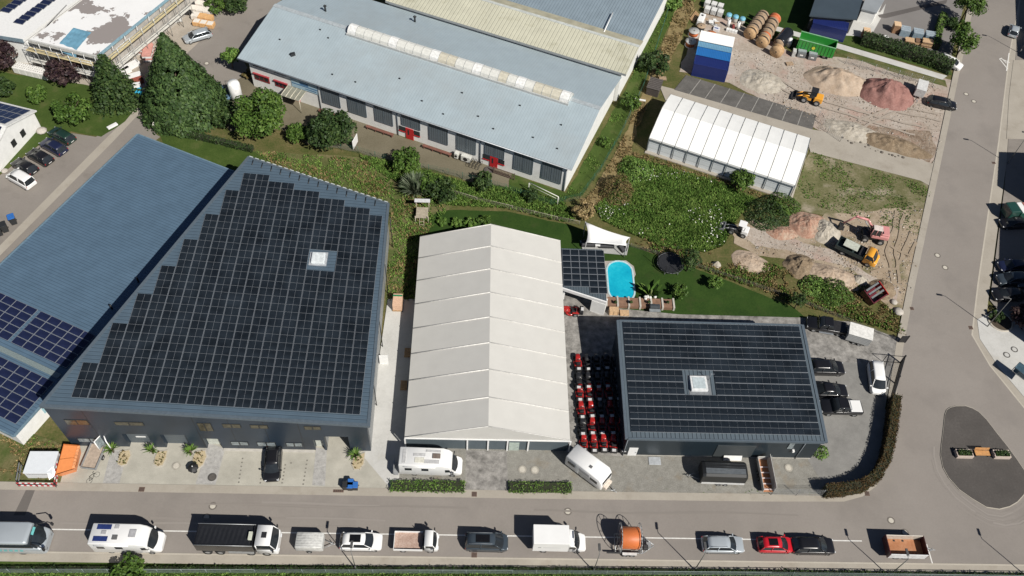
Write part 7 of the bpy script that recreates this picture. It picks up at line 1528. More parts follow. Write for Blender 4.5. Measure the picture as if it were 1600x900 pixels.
manhole('round cover with a dark ring on the right concrete apron, upper of two', (1584, 547), .46, LAY[0]*.004, conc, M('dark_ring', (.10, .095, .09), .7)); manhole('round cover with a dark ring on the right concrete apron, lower of two', (1572, 555.5), .46, LAY[0]*.004, conc, MATS['dark_ring'])
manhole('dark round cover on the factory yard beside the dark rounded shrub', (764, 266.5), .75, LAY[0]*.004, iron, MATS['iron_rim'])
for c, l, d in (((222, 765.5), 'rusty gully grate in the gutter below the forecourt', (.55, .45)), ((529, 768), 'long rusty gully grate in the gutter near the bins', (1.1, .25)), ((741, 773), 'rusty gully grate in the gutter below the cobbled drive', (.5, .5)), ((741, 868), 'rusty gully grate at the kerb beside the slate people carrier', (.5, .45)), ((1354, 772), 'gully grate at the tall curved hedge', (.45, .45)), ((1424, 483), 'gully grate at the left kerb of the side street', (.4, .4)), ((1516, 513), 'gully grate at the right kerb where the street widens', (.45, .45)), ((1552, 255.5), 'gully grate beside the shaded pavement of the side street', (.45, .35)), ((1511, 51.5), 'gully grate at the top of the side street', (.4, .4))):
    q = at(*c); t = thing('drain_grate', l, 'drain', (q.x, q.y, zr)); build('frame', MB().cb((0, 0, .01), (d[0]+.1, d[1]+.1, .022)), M('rusty_frame', (.12, .075, .055), .8), t); mb = MB()
    for k in range(5): mb.cb((-d[0]/2+d[0]*(k+.5)/5, 0, .018), (d[0]/9, d[1], .02))
    build('bar', mb, M('rusty_bar', (.06, .045, .04), .7), t)
# ------------------------------------------------------------------ lamps
lampm = M('lamp_post_grey', (.20, .20, .195), .45, .4)
def lamp(label, c, h, az, arm=.75):
    q = at(*c); t = thing('street_lamp', label, 'street lamp', (q.x, q.y, 0), R(az), 'street lamps along the two streets'); build('post', MB().cyl((0, 0, 0), (0, 0, 1.0), .085, .08).cyl((0, 0, 1.0), (0, 0, h), .06, .04), lampm, t); build('arm', MB().tube([(0, 0, h-.05), (arm*.5, 0, h+.08)], .035), lampm, t)
    build('head', MB().box((arm*.4, -.14, h+.05), (arm+.35, .14, h+.17)), M('lamp_head', (.07, .07, .07), .5), t, bevel=.04); build('lens', MB().box((arm*.5, -.1, h+.03), (arm+.25, .1, h+.052)), lamp_m, t)
lamp('street lamp whose shadow crosses the white suv', (556, 889.5), 5.4, 90); lamp('street lamp at the front wheel of the white box van', (927, 893), 5.4, 90); lamp('street lamp between the orange reel and the silver estate', (1085, 891), 5.5, 90); lamp('street lamp just behind the rust coloured tipping trailer', (1388, 900), 5.4, 90); lamp('street lamp at the bottom right corner of the photo', (1603, 901), 5.6, 90)
lamp('street lamp on the right pavement at the round planting bed', (1542, 511), 6.5, 170); lamp('street lamp in the hall shade on the right pavement', (1574, 256), 6.5, 170); lamp('street lamp beside the pale car at the upper side street', (1592, 84), 6, 170)
# ------------------------------------------------------------------ traffic island furniture
for c, l in (((1503, 712), 'stone planter left of the bench on the traffic island'), ((1561, 713), 'stone planter right of the bench on the traffic island')):
    q = at(*c); t = thing('planter', l, 'planter', (q.x, q.y, .17), 0, 'planters on the traffic island'); mb = MB()
    for a, b in (((-1.0, -.5, 0), (1.0, -.38, .6)), ((-1.0, .38, 0), (1.0, .5, .6)), ((-1.0, -.379, 0), (-.88, .379, .6)), ((.88, -.379, 0), (1.0, .379, .6))): mb.box(a, b)
    build('trough', mb, M('pink_stone', (.48, .40, .34), .8, var=.1), t); build('soil', MB().box((-.88, -.38, .1), (.88, .38, .5)), M('soil', (.06, .045, .03), .95), t); mb = MB()
    for _ in range(220): leaf(mb, Vector((rl.uniform(-.8, .85), rl.uniform(-.34, .34), .52+rl.random()*.35)), Vector((0, 0, 1)), .13, rl.randrange(3))
    build('planting', mb, SPEC['dark'], t)
q = at(1531, 711); t = thing('bench', 'wooden bench between two stone planters on the traffic island', 'bench', (q.x, q.y, .17)); og = M('bench_slat', (.52, .27, .10), .6, var=.15)
mb = MB()
for k in range(4): mb.box((-.9, -.35+k*.17, .42), (.9, -.21+k*.17, .47))
build('seat', mb, og, t)
mb = MB()
for k in range(3): mb.box((-.9, .36+k*.04, .5+k*.14), (.9, .40+k*.04, .61+k*.14))
build('backrest', mb, og, t)
for x_ in (-.75, .75): build('leg', MB().box((x_-.06, -.33, 0), (x_+.06, .35, .415)), trimk, t)
# ------------------------------------------------------------------ fences and gates
greenf = M('fence_green', (.03, .105, .07), .5); greyf = M('fence_grey', (.19, .23, .22), .5)
def fence(label, P, h, m_, step=2.5, wire=.22, grp=None, rail=False, cat='fence'):
    c = at(*P[0]); t = thing('fence', label, cat, (c.x, c.y, 0), 0, grp); Q = [at(*p)-c for p in P]; mb = MB(); w_ = .011
    for a, b in zip(Q[:-1], Q[1:]):
        L_ = (b-a).length; n = max(1, int(L_/wire)); d = (b-a)/L_
        for k in range(n): q = a+d*L_*k/n; mb.add([q-d*w_+Vector((0, 0, .06)), q+d*w_+Vector((0, 0, .06)), q+d*w_+Vector((0, 0, h)), q-d*w_+Vector((0, 0, h))], [(0, 1, 2, 3)])
        for z_ in [h*k/5 for k in range(1, 6)]: nn = Vector((-d.y, d.x, 0))*w_; mb.add([a-nn+Vector((0, 0, z_)), b-nn+Vector((0, 0, z_)), b+nn+Vector((0, 0, z_)), a+nn+Vector((0, 0, z_))], [(0, 1, 2, 3)]); mb.add([a+Vector((0, 0, z_-w_)), b+Vector((0, 0, z_-w_)), b+Vector((0, 0, z_+w_)), a+Vector((0, 0, z_+w_))], [(0, 1, 2, 3)])
        if rail: mb.tube([a+Vector((0, 0, h)), b+Vector((0, 0, h))], .03, 4)
    build('mesh_panel', mb, m_, t); tot = 0
    for a, b in zip(Q[:-1], Q[1:]):
        L_ = (b-a).length; n = max(1, round(L_/step))
        for k in range(n+(1 if b is Q[-1] else 0)):
            q = a.lerp(b, k/n)
            if tot < 99: build('post', MB().cyl((q.x, q.y, 0), (q.x, q.y, h+.06), .035, n=6), m_, t); tot += 1
    return t
fence('long grey green mesh fence along the bottom edge of the photo', [(-60, 895.5), (400, 896), (800, 897), (1200, 900), (1660, 906)], 1.25, greyf, 2.5, .12, None, True)
fence('green mesh fence along the lawn beside the factory gable', [(905, 312), (938, 268), (968, 215), (1004, 140), (1040, 30), (1056, -30)], 1.5, greenf)
fence('green mesh fence between the factory yard and the rough growth', [(480, 224), (560, 240), (640, 262), (700, 274), (790, 298), (860, 322), (905, 312)], 1.4, greenf)
fence('thin wooden rail fence along the garden lawn behind the tent hall', [(695, 300), (745, 315), (800, 328), (870, 345), (905, 352)], .9, M('grey_wood', (.30, .27, .22), .8), 4, 3, None, True)
fence('low fence along the top of the mown lawn towards the dirt site', [(985, 386), (1060, 408), (1120, 428), (1180, 448), (1250, 472), (1330, 505), (1400, 533)], .8, M('grey_wire', (.16, .15, .13), .7), 3, .4)
fence('wire fence along the front of the gravel yard between trailer and hedge', [(1204, 774), (1282, 776)], 1.8, galv2, 2.5, .15)
fence('side fence between the rusty trailer and the workshop yard', [(1204, 774), (1200, 722)], 1.6, galv2, 2.5, .2)
fence('wire fence behind the sand heaps at the concrete path', [(1320, 100), (1365, 112), (1420, 126), (1455, 134)], 1.5, galv2, 2.2, .3)
fence('broken site fence beside the dark parking bays', [(1278, 184), (1292, 208), (1312, 222)], 1.4, galv2, 2.2, .3)
q = at(1391, 606); t = thing('sliding_gate', 'black sliding gate between the east yard and the side street', 'gate', (0, 0, 0)); a, b = at(1406, 568), at(1388, 632); mb = MB(); d = (b-a); L_ = d.length; d.normalize()
for z_ in (.15, 1.0, 1.8): mb.tube([a+Vector((0, 0, z_)), b+Vector((0, 0, z_))], .05, 5)
for k in range(int(L_/.12)): q = a+d*.12*k; mb.tube([q+Vector((0, 0, .15)), q+Vector((0, 0, 1.8))], .018, 4)
build('bars', mb, trimk, t)
for f in (0, .5, 1): q = a.lerp(b, f); build('post', MB().box((q.x-.08, q.y-.08, 0), (q.x+.08, q.y+.08, 1.95)), trimk, t)
c = at(1378, 566); build('folded_leaf', MB().tube([a+Vector((0, 0, 1.7)), c+Vector((0, 0, 1.7))], .05, 5).tube([a+Vector((0, 0, .2)), c+Vector((0, 0, .2))], .05, 5).tube([c, c+Vector((0, 0, 1.7))], .05, 5), trimk, t)
for c, l in (((1413, 536), 'black gate post at the corner of the lawn and the side street'),):
    q = at(*c); t = thing('gate_post', l, 'post', (q.x, q.y, 0)); build('post', MB().box((-.07, -.07, 0), (.07, .07, 1.7)), trimk, t); build('panel', MB().box((-.9, -.05, .2), (-.08, .05, 1.6)), trimk, t)
# ------------------------------------------------------------------ things along the factory
def fthing(nm, label, cat, d, n, grp=None): q = fp(d, n, LAY[0]*.004); return thing(nm, label, cat, q, math.atan2(fd.y, fd.x), grp)
bw_ = M('brown_bench', (.17, .075, .055), .7, var=.2, scale=3)
for k, ((x0, y0, x1, y1), l) in enumerate((((506, 168, 547, 181), 'long brown bench under the first blind windows of the factory'), ((579.5, 192.5, 621.5, 207), 'long brown bench left of the left red factory door'), ((666, 224, 710, 239), 'long brown bench between the two red factory doors'))):
    d0 = (at(x0, y0)-W0).dot(fd); d1 = (at(x1, y1)-W0).dot(fd); t = fthing('long_bench', l, 'bench', (d0+d1)/2, -.9, 'long benches along the factory wall'); L_ = d1-d0
    build('seat', MB().box((-L_/2, -.25, .42), (L_/2, .25, .5)), bw_, t)
    for f in (-.45, -.15, .15, .45): build('leg', MB().box((L_*f-.05, -.2, 0), (L_*f+.05, .2, .42)), bw_, t)
for px, py, l in ((718, 241, 'small white air unit left of the right factory door'), (732, 247, 'large white air unit left of the right factory door')):
    d0 = (at(px, py)-W0).dot(fd); t = fthing('air_unit', l, 'air conditioner', d0, -.7, 'air units at the factory wall'); w_ = .6 if px < 725 else 1.5; build('housing', MB().box((-w_/2, -.35, .1), (w_/2, .35, 1.1)), M('unit_cream', (.55, .55, .51), .5), t, bevel=.03); build('fan_grille', MB().cyl((0, -.352, .6), (0, -.38, .6), .35*min(1, w_), n=12), trimk, t)
    for f in (-.4, .4): build('foot', MB().box((w_*f-.05, -.3, 0), (w_*f+.05, .3, .1)), trimk, t)
d0 = (at(748, 254)-W0).dot(fd); t = fthing('bicycle_rack', 'row of dark bicycles and a white bag left of the right red door', 'bicycle rack', d0, -1.0)
for k in range(4): build('bicycle', MB().tube([(-.9+.5*k+.3*math.cos(a)*.3, .5+.0+.33*math.cos(a), .35+.33*math.sin(a)) for a in [6.2832*i/12 for i in range(13)]], .03, 4).tube([(-.9+.5*k, .5, .35), (-.9+.5*k, 0, .8), (-.9+.5*k, -.5, .35)], .03, 4).tube([(-.9+.5*k, -.5+.33*math.cos(a), .35+.33*math.sin(a)) for a in [6.2832*i/12 for i in range(13)]], .03, 4), trimk, t)
d0 = (at(795, 264)-W0).dot(fd); t = fthing('lattice_screen', 'brown lattice screen standing right of the right red factory door', 'screen', d0, -1.2); mb = MB()
for k in range(14): mb.box((-1.6+.23*k, -.03, .05), (-1.54+.23*k, .03, 1.2))
for z_ in (.1, .6, 1.1): mb.box((-1.65, -.035, z_), (1.6, .04, z_+.07))
build('lattice', mb, M('lattice_brown', (.13, .09, .07), .7), t); build('post', MB().box((-1.75, -.06, 0), (-1.655, .06, 1.3)).box((1.605, -.06, 0), (1.7, .06, 1.3)), M('lattice_post', (.10, .07, .055), .7), t)
a, b = at(825.5, 300), at(870.5, 322); t = thing('football_goal', 'white football goal on the grass in front of the factory corner', 'goal'); gm = M('goal_white', (.62, .62, .56), .5)
for q in (a, b): build('post', MB().cyl((q.x, q.y, 0), (q.x, q.y, 2.0), .06), gm, t); build('stay', MB().tube([(q.x, q.y, 2.0), (q.x+fn.x*1.2, q.y+fn.y*1.2, .05)], .03), gm, t)
build('crossbar', MB().tube([a+Vector((0, 0, 2)), b+Vector((0, 0, 2))], .06), gm, t); build('ground_bar', MB().tube([a+fn*1.2+Vector((0, 0, .06)), b+fn*1.2+Vector((0, 0, .06))], .03), gm, t)
q = at(371, 156); h_t = hgt((371, 156), (366, 126)); t = thing('upright_tank', 'tall white upright tank at the yard corner beside the blue car', 'tank', (q.x, q.y, 0)); build('vessel', MB().lathe([(0.001, .35), (.7, .4), (.95, .7), (.95, h_t-.5), (.75, h_t-.15), (0.001, h_t)], 20), M('tank_white', (.72, .72, .71), .35), t)
for k in range(3): a_ = 2.1*k; build('leg', MB().cyl((.7*math.cos(a_), .7*math.sin(a_), 0), (.7*math.cos(a_), .7*math.sin(a_), .6), .06), galv2, t)
build('pipe', MB().tube([(-.95, .1, .4), (-1.3, .2, .9), (-1.25, .2, h_t-.2), (-.6, .1, h_t-.1)], .035, 5), trimk, t)
mb = MB()
for k in range(12): mb.tube([(-2.2+.32*k, -1.7-.1*k, 0), (-2.2+.32*k, -1.7-.1*k, 1.1)], .04, 4)
build('guard_railing', mb, M('pale_rail', (.45, .45, .43), .5), t)
q = at(533, 248); t = thing('white_board', 'white rounded board standing behind the dark round tree', 'board', (at(556, 229).x, at(556, 229).y, 0), 1.3); build('board', MB().box((-1.0, -.05, .3), (.9, .05, 1.9)), whitep, t, bevel=.04); build('post', MB().box((-.05, -.045, 0), (.05, .045, .295)), galv2, t)
a = at(660, 340); t = thing('climbing_frame', 'wooden climbing frame with a pale roof beam in front of the dark shrub', 'climbing frame', (a.x, a.y, 0)); wg = M('grey_timber', (.33, .29, .22), .8, var=.2)
for x_ in (-.9, .9):
    for y_ in (-1.1, 1.1): build('post', MB().cyl((x_, y_, 0), (x_, y_, 2.4 if y_ > 0 else 1.5), .07), wg, t)
build('roof_board', MB().slab((-1.1, .8, 2.35), (1.1, .8, 2.35), (1.1, 1.35, 2.5), (-1.1, 1.35, 2.5), .06), M('pale_board', (.45, .45, .46), .6), t); build('platform', MB().box((-.85, -1.0, 1.0), (.85, 1.0, 1.08)), wg, t)
build('ladder', MB().tube([(-.3, -1.8, 0), (-.3, -1.1, 1.1)], .04).tube([(.3, -1.8, 0), (.3, -1.1, 1.1)], .04).tube([(-.3, -1.6, .3), (.3, -1.6, .3)], .03).tube([(-.3, -1.35, .7), (.3, -1.35, .7)], .03), wg, t)
# ------------------------------------------------------------------ heaps
def heap(name, label, cat, c, rx, ry, h, m_, seed, rz=0, p=1.15):
    q = at(*c); rl.seed(seed); n, k = 72, 26; vs = []; fs = []
    for i in range(k+1):
        f = i/k
        for j in range(n):
            a = 6.2832*j/n; r = f*(1+.16*noise.noise(Vector((math.cos(a)*1.6, math.sin(a)*1.6, seed)))); x, y = rx*r*math.cos(a), ry*r*math.sin(a)
            z_ = h*max(0, 1-f**p)+(1-f)*.0+h*.22*(1-f)*f*4*noise.noise(Vector((x*.8, y*.8, seed+5)))+h*.07*f*(1-f)*4*noise.noise(Vector((math.cos(a)*7, math.sin(a)*7, seed)))+(.16*noise.noise(Vector((x*1.7, y*1.7, seed)))+.11*noise.noise(Vector((x*3.6, y*3.6, seed)))+.07*noise.noise(Vector((x*7, y*7, seed))))*min(1, 3*(1-f))*min(1, h)
            vs.append((x, y, max(0.02, z_) if i < k else -.02))
    for i in range(k):
        for j in range(n): fs.append((i*n+j, (i+1)*n+j, (i+1)*n+(j+1) % n, i*n+(j+1) % n))
    mb = MB().add(vs, fs, 0, None, True); return tag(build(name, mb, m_, loc=(q.x, q.y, .05), rz=rz), label, cat)
pinks = GM('pink_sand', [(.28, (.15, .075, .066)), (.5, (.25, .13, .112)), (.74, (.35, .205, .18))], .8, 4, .5, .2); tans = GM('tan_gravel', [(.28, (.24, .175, .12)), (.5, (.37, .29, .22)), (.72, (.46, .385, .31))], .7, 4, .4, .15)
browns = GM('brown_earth', [(.28, (.10, .072, .045)), (.5, (.20, .15, .10)), (.72, (.33, .265, .19))], .9, 4, .45, .2); greyg = GM('grey_rubble', [(.28, (.24, .21, .165)), (.5, (.37, .335, .28)), (.72, (.47, .44, .385))], .9, 4, .5, .15); reds = GM('red_earth', [(.3, (.22, .105, .07)), (.48, (.33, .20, .145)), (.6, (.39, .30, .23)), (.75, (.45, .39, .32))], .6, 3, .5, .2)
heap('sand_heap', 'big heap of pink red sand on the dirt yard', 'heap', (1384, 148), 4.9, 3.9, 2.9, pinks, 1, -.3); heap('gravel_heap', 'wide tan gravel heap left of the pink sand heap', 'heap', (1308, 128), 5.6, 3.6, 2.3, tans, 2, -.25)
heap('rubble_heap', 'low grey rubble heap beside the broken site fence', 'heap', (1330, 205), 4.6, 2.3, .8, greyg, 3, -.35); heap('earth_bank', 'brown earth bank along the driveway, below the rubble heap', 'heap', (1393, 226), 6.0, 2.2, 1.0, browns, 4, -.4)
heap('sand_heap', 'flat pale sand heap left of the yellow wheel loader', 'heap', (1190, 128), 4.0, 3.0, .8, greyg, 5, -.3)
heap('earth_heap', 'brown earth heap with a dark hollow beside the dirt track', 'heap', (1250, 416), 2.4, 2.2, 1.3, browns, 6); heap('earth_heap', 'pale earth heap between the track and the bramble mounds', 'heap', (1298, 432), 4.2, 2.2, 1.1, tans, 7, -.35); heap('spoil_heap', 'reddish and pale spoil heap left of the pink excavator', 'heap', (1262, 352), 3.2, 2.6, 1.3, reds, 8); heap('spoil_heap', 'pale grey spoil heap at the excavator bucket', 'heap', (1288, 362), 2.2, 2.6, 1.3, greyg, 9); heap('spoil_heap', 'low red spoil heap beside the bramble patch at the track', 'heap', (1222, 364), 2.5, 1.4, .7, reds, 10)
heap('rubble_heap', 'stony rubble strip left of the dirt track by the lawn fence', 'heap', (1172, 410), 2.8, 2.0, .6, tans, 11, -.5); heap('earth_heap', 'dark earth heap behind the tilted red tipping body', 'heap', (1378, 452), 1.9, 1.8, .9, browns, 12); heap('earth_heap', 'small grey heap left of the tilted red tipping body', 'heap', (1343, 438), 1.2, 1.0, .7, greyg, 13); heap('boulder', 'pale boulder on the bank above the mown lawn', 'boulder', (1119, 414), .7, .6, .8, greyg, 14)
stone = M('boulder_stone', (.40, .37, .33), .85, var=.2, scale=3)
for k, (c, l, s_) in enumerate((((1403, 488), 'pale slab lying at the site corner by the side street', .7), ((1396, 473), 'black and white rubble lump beside the pale slab', .5), ((66, 206), 'pale boulder at the corner of the white house', .8), ((8, 268), 'round white boulder at the white house by the photo edge', .5))):
    mb = MB().lathe([(0.001, 0), (s_*.9, .05), (s_, s_*.35), (s_*.6, s_*.7), (0.001, s_*.75)], 9); q = at(*c); tag(build('boulder', mb, stone, loc=(q.x, q.y, .03), rz=k), l, 'boulder')
rl.seed(90)
for k in range(16):
    q = at(1318+k*6.2+rl.uniform(-3, 3), 218+k*2.0+rl.uniform(-3, 3)); s_ = rl.uniform(.12, .3); tag(build('rubble_stone', MB().lathe([(0.001, 0), (s_*.9, .02), (s_, s_*.4), (s_*.5, s_*.75), (0.001, s_*.8)], 6, smooth=False), M('dark_rubble', (.10, .085, .07), .85, var=.5, scale=4), loc=(q.x, q.y, .03), rz=k), 'lump of grey rubble on the edge between earth bank and driveway', 'stone', 'rubble stones along the driveway edge')
# ------------------------------------------------------------------ contractor's yard, top right
woodd = M('drum_wood', (.46, .30, .16), .75, var=.25, scale=3); cabk = M('cable_black', (.022, .022, .024), .5); caor = M('cable_orange', (.52, .13, .04), .5); gdr = M('drum_grey', (.36, .36, .35), .6, var=.15, scale=3); dwood = M('weathered_drum', (.33, .24, .16), .8, var=.3, scale=3)
def drum(label, c, hd, r, w_, fl, co, grp, lying=False, z=0.03):
    q = at(*c); t = thing('cable_drum', label, 'cable drum', (q.x, q.y, z), R(hd), grp)
    Mx = (Matrix.Translation((0, 0, w_/2)) if lying else Matrix.Translation((0, 0, r)) @ Matrix.Rotation(math.pi/2, 4, 'Y'))
    for s_ in (-1, 1):
        a = s_*w_/2; build('flange', MB().lathe([(.08, a-.05), (r, a-.05), (r, a+.05), (.08, a+.05)], 24, 0, Mx), fl, t)
    build('coil', MB().lathe([(r*.3, -w_/2+.06), (r*.84, -w_/2+.06), (r*.84, w_/2-.06), (r*.3, w_/2-.06)], 20, 0, Mx), co, t)
    h2 = MB().lathe([(0.001, w_/2+.04), (.16, w_/2+.055), (.16, -w_/2-.055), (0.001, -w_/2-.04)], 8, 0, Mx); build('hub', h2, trimk, t); return t
GD = 'cable drums standing in rows in the contractor yard'
hdd = h_((1167, 52), (1189, 27))
for k in range(5):
    f = k/4; c = (1170+f*18, 60-f*25); drum(['front wooden drum with pale face in the left drum row', 'second drum from the front in the left drum row', 'middle drum of the left drum row', 'fourth drum from the front in the left drum row', 'rearmost drum of the left drum row'][k], c, hdd, 1.15, .72, woodd if k == 0 else dwood, cabk, GD)
for k in range(6):
    f = k/5; c = (1189+f*17.5, 73-f*34); drum(['front wooden drum with pale face in the middle drum row', 'second drum from the front in the middle drum row', 'third drum from the front in the middle drum row', 'fourth drum from the front in the middle drum row', 'fifth drum from the front in the middle drum row', 'rearmost orange drum of the middle drum row'][k], c, hdd, 1.12, .74, woodd if k < 1 else (dwood if k < 5 else M('drum_orange', (.50, .16, .07), .6)), caor if k in (1, 5) else cabk, GD)
drum('front wooden drum of the right row with the black wrapped ones', (1211, 88), hdd, 1.15, .8, woodd, woodd, GD)
q = at(1221, 68); t = thing('wrapped_drums', 'row of drums wrapped in shiny black plastic behind the right wooden drum', 'wrapped drums', (q.x, q.y, 0), R(hdd)); Mx = Matrix.Translation((0, 0, 1.12)) @ Matrix.Rotation(math.pi/2, 4, 'Y')
build('plastic_wrap', MB().lathe([(.2, -2.0), (1.05, -1.98)]+[(1.12-.05*(k % 2), -1.8+.36*k) for k in range(11)]+[(1.05, 1.98), (.2, 2.0)], 22, 0, Mx), M('black_wrap', (.014, .015, .018), .25, bump=.03), t); build('end_board', MB().lathe([(0.001, -2.06), (.9, -2.06), (.9, -2.01)], 18, 0, Mx), dwood, t)
GF = 'cable drums lying flat behind the blue containers'
for c, l, a, b, r in (((1083, 55), 'flat lying grey drum on an orange coil, rear left', gdr, caor, .95), ((1078, 71), 'flat lying pale grey drum on an orange coil, nearest the ditch', M('drum_pale', (.5, .5, .49), .6), caor, .95), ((1109, 60), 'flat lying open orange drum', M('drum_orange2', (.55, .18, .06), .6), caor, 1.0), ((1132, 67), 'flat lying grey drum right of the orange one', gdr, gdr, .95), ((1102, 72), 'flat lying grey drum half hidden by the white sheet roof', gdr, gdr, .8), ((1129, 77), 'flat lying pale drum beside the white sheet roof edge', M('drum_beige', (.42, .36, .30), .7), woodd, .85), ((1094, 47), 'flat lying weathered drum behind the open orange one', dwood, cabk, .8)):
    drum(l, c, 0, r, .9, a, b, GF, True)
GI = 'white containers stacked at the edge of the north lawn'
for k in range(6):
    c = (1104+k % 3*10, 20-(k//3)*9.5+(k % 3)*2.6); q = at(*c); t = thing('bulk_container', ['left', 'middle', 'right'][k % 3]+' white caged container in the '+['front', 'rear'][k//3]+' row at the north lawn', 'container', (q.x, q.y, .02), R(-22), GI); build('tank', MB().box((-.48, -.58, .2), (.48, .58, 1.15)), M('milky_tank', (.60, .60, .58), .5, var=.1), t, bevel=.06); mb = MB()
    for i in range(5):
        for s_ in (-1, 1): mb.tube([(-.5+.25*i, s_*.6, .15), (-.5+.25*i, s_*.6, 1.2)], .02, 4); mb.tube([(s_*.5, -.6+.3*i, .15), (s_*.5, -.6+.3*i, 1.2)], .02, 4)
    build('cage', mb, galv2, t); build('pallet', MB().box((-.5, -.6, 0), (.5, .6, .14)), dwood, t)
q = at(1094, 36); t = thing('white_tank', 'white box tank left of the caged containers', 'tank', (q.x, q.y, 0), R(-22)); build('tank', MB().box((-.55, -1.2, .05), (.55, 1.2, 1.3)), whitep, t, bevel=.12); build('lid', MB().cyl((0, .5, 1.29), (0, .5, 1.36), .22), trimk, t)
GBL = 'blue capped bags beside the drum rows'
for k, c in enumerate(((1137, 31), (1147.5, 34), (1158, 37))):
    q = at(*c); t = thing('bulk_bag', ['left', 'middle', 'right'][k]+' one of three bags with sky blue tops', 'bag', (q.x, q.y, 0), 0, GBL); build('bag', MB().lathe([(0.001, 0), (.5, .02), (.54, .5), (.5, .95)], 12), M('grey_bag', (.42, .40, .37), .8), t); build('cap', MB().lathe([(.52, .93), (.52, 1.2), (.4, 1.32), (0.001, 1.36)], 12), M('sky_cap', (.16, .40, .52), .5), t)
GW = 'white rolls in front of the blue capped bags'
for k, (c, l) in enumerate((((1137, 42), 'upright white roll left of the red jerry can'), ((1152, 46), 'upright white roll right of the red jerry can'))): q = at(*c); t = thing('white_roll', l, 'roll', (q.x, q.y, 0), 0, GW); build('roll', MB().cyl((0, 0, 0), (0, 0, 1.5), .28, n=12), whitep, t); build('core', MB().cyl((0, 0, 1.495), (0, 0, 1.53), .1, n=8), trimk, t)
q = at(1143, 50); t = thing('white_crates', 'row of low white crates in front of the white rolls', 'crates', (q.x, q.y, 0), R(-22))
for k in range(4): build('crate', MB().box((-1.0+.5*k, -.3, 0), (-.54+.5*k, .3, .5)), whitep, t, bevel=.03)
q = at(1145, 44); t = thing('jerry_can', 'red jerry can between the two white rolls', 'can', (q.x, q.y, 0)); build('body', MB().box((-.2, -.3, 0), (.2, .3, .7)), M('can_red', (.25, .05, .05), .5), t, bevel=.05); build('cap', MB().cyl((0, .15, .69), (0, .15, .78), .07), trimk, t)
q = at(1119, 47); t = thing('white_blue_carton', 'white and blue carton lying right of the open orange drum', 'box', (q.x, q.y, 0), R(-20)); build('carton', MB().box((-.55, -.5, 0), (.55, .5, .45)), M('carton_white', (.6, .6, .62), .7), t, bevel=.02); build('print', MB().box((-.4, -.2, .445), (.3, .1, .456)), M('print_blue', (.05, .08, .25), .6), t)
q = at(1111, 36); t = thing('scrap_pile', 'pile of pale scrap sheets behind the orange drum', 'scrap', (q.x, q.y, 0))
for k in range(7): build('sheet', MB().cb((rnd.uniform(-.9, .9), rnd.uniform(-.9, .9), .1+.09*k), (rnd.uniform(.5, 1.2), rnd.uniform(.4, .9), .06), 0, rnd.uniform(0, 3)), (whitep, gdr, dwood)[k % 3], t)
q = at(1085, 28); t = thing('plank_pile', 'bundle of brown planks leaning left of the white box tank', 'planks', (q.x, q.y, 0), R(60))
for k in range(5): build('plank', MB().box((-1.4+.1*k, -.4+.2*k, .05), (1.4+.1*k, -.25+.2*k, .14+.03*k)), wood, t)
q = at(1231, 72); t = thing('white_bag', 'tall white bag beside the grey waste boxes', 'bag', (q.x, q.y, 0)); build('bag', MB().lathe([(0.001, 0), (.45, .02), (.5, .8), (.42, 1.6), (0.001, 1.75)], 10), M('bag_white', (.66, .66, .66), .6), t)
GWB = 'grey waste boxes in front of the green container trailer'
for c, l in (((1251, 88), 'grey lidded waste box, left of the pair'), ((1268, 92), 'grey lidded waste box, right of the pair')): q = at(*c); t = thing('waste_box', l, 'container', (q.x, q.y, 0), R(-14), GWB); build('body', MB().box((-.7, -.55, .1), (.7, .5, 1.0)), M('box_zinc', (.16, .17, .175), .5, .2), t, bevel=.03); build('lid', MB().box((-.72, -.1, 1.01), (.72, .55, 1.1)), M('lid_zinc', (.34, .37, .39), .4, .2), t); build('label', MB().box((-.3, -.56, .5), (.25, -.552, .75)), whitep, t)
q = at(1239, 87); t = thing('grey_cabinet', 'narrow pale cabinet left of the waste boxes', 'cabinet', (q.x, q.y, 0), R(-14)); build('cabinet', MB().box((-.3, -.5, .05), (.3, .5, 1.2)), M('cabinet_pale', (.45, .45, .43), .6), t, bevel=.02); build('handle', MB().box((.2, -.53, .5), (.25, -.5, .7)), trimk, t)
pallet_stack('pallet with pale scrap below the waste boxes', (1233, 101), 2, dwood, None, 10)
# north yard stock
gbx = M('grey_blue_box', (.22, .29, .34), .5, .1)
for k, (c, l) in enumerate((((1411, 54), 'grey blue lattice box beside the crate stack, leftmost'), ((1431, 58), 'grey blue lattice box in the middle of the north yard'), ((1450, 62), 'grey blue lattice box nearest the narrow hedge'))):
    q = at(*c); t = thing('lattice_box', l, 'box', (q.x, q.y, 0), R(-14), 'lattice boxes in the north yard'); build('body', MB().box((-.85, -.8, .1), (.85, .8, 1.3)), gbx, t, bevel=.02)
    for i in range(3): build('top_sheet', MB().box((-.87, -.8+.55*i, 1.31), (.87, -.34+.55*i, 1.36)), M('zinc_top', (.36, .42, .46), .4, .2), t)
for c, l, h_c in (((1397, 50), 'tall pale crate stack on the north yard', 1.7), ((1350, 58), 'pale crate stack on the concrete pad by the hedge', 1.5)): q = at(*c); t = thing('crate_stack', l, 'crates', (q.x, q.y, 0), R(-10)); build('crate', MB().box((-.55, -.6, 0), (.55, .6, h_c)), M('crate_brown', (.25, .14, .075), .8, var=.2, scale=4), t); build('top_board', MB().box((-.6, -.65, h_c+.005), (.6, .65, h_c+.1)), M('top_board_pale', (.60, .42, .26), .7), t)
GT = 'timber piles in the north yard'
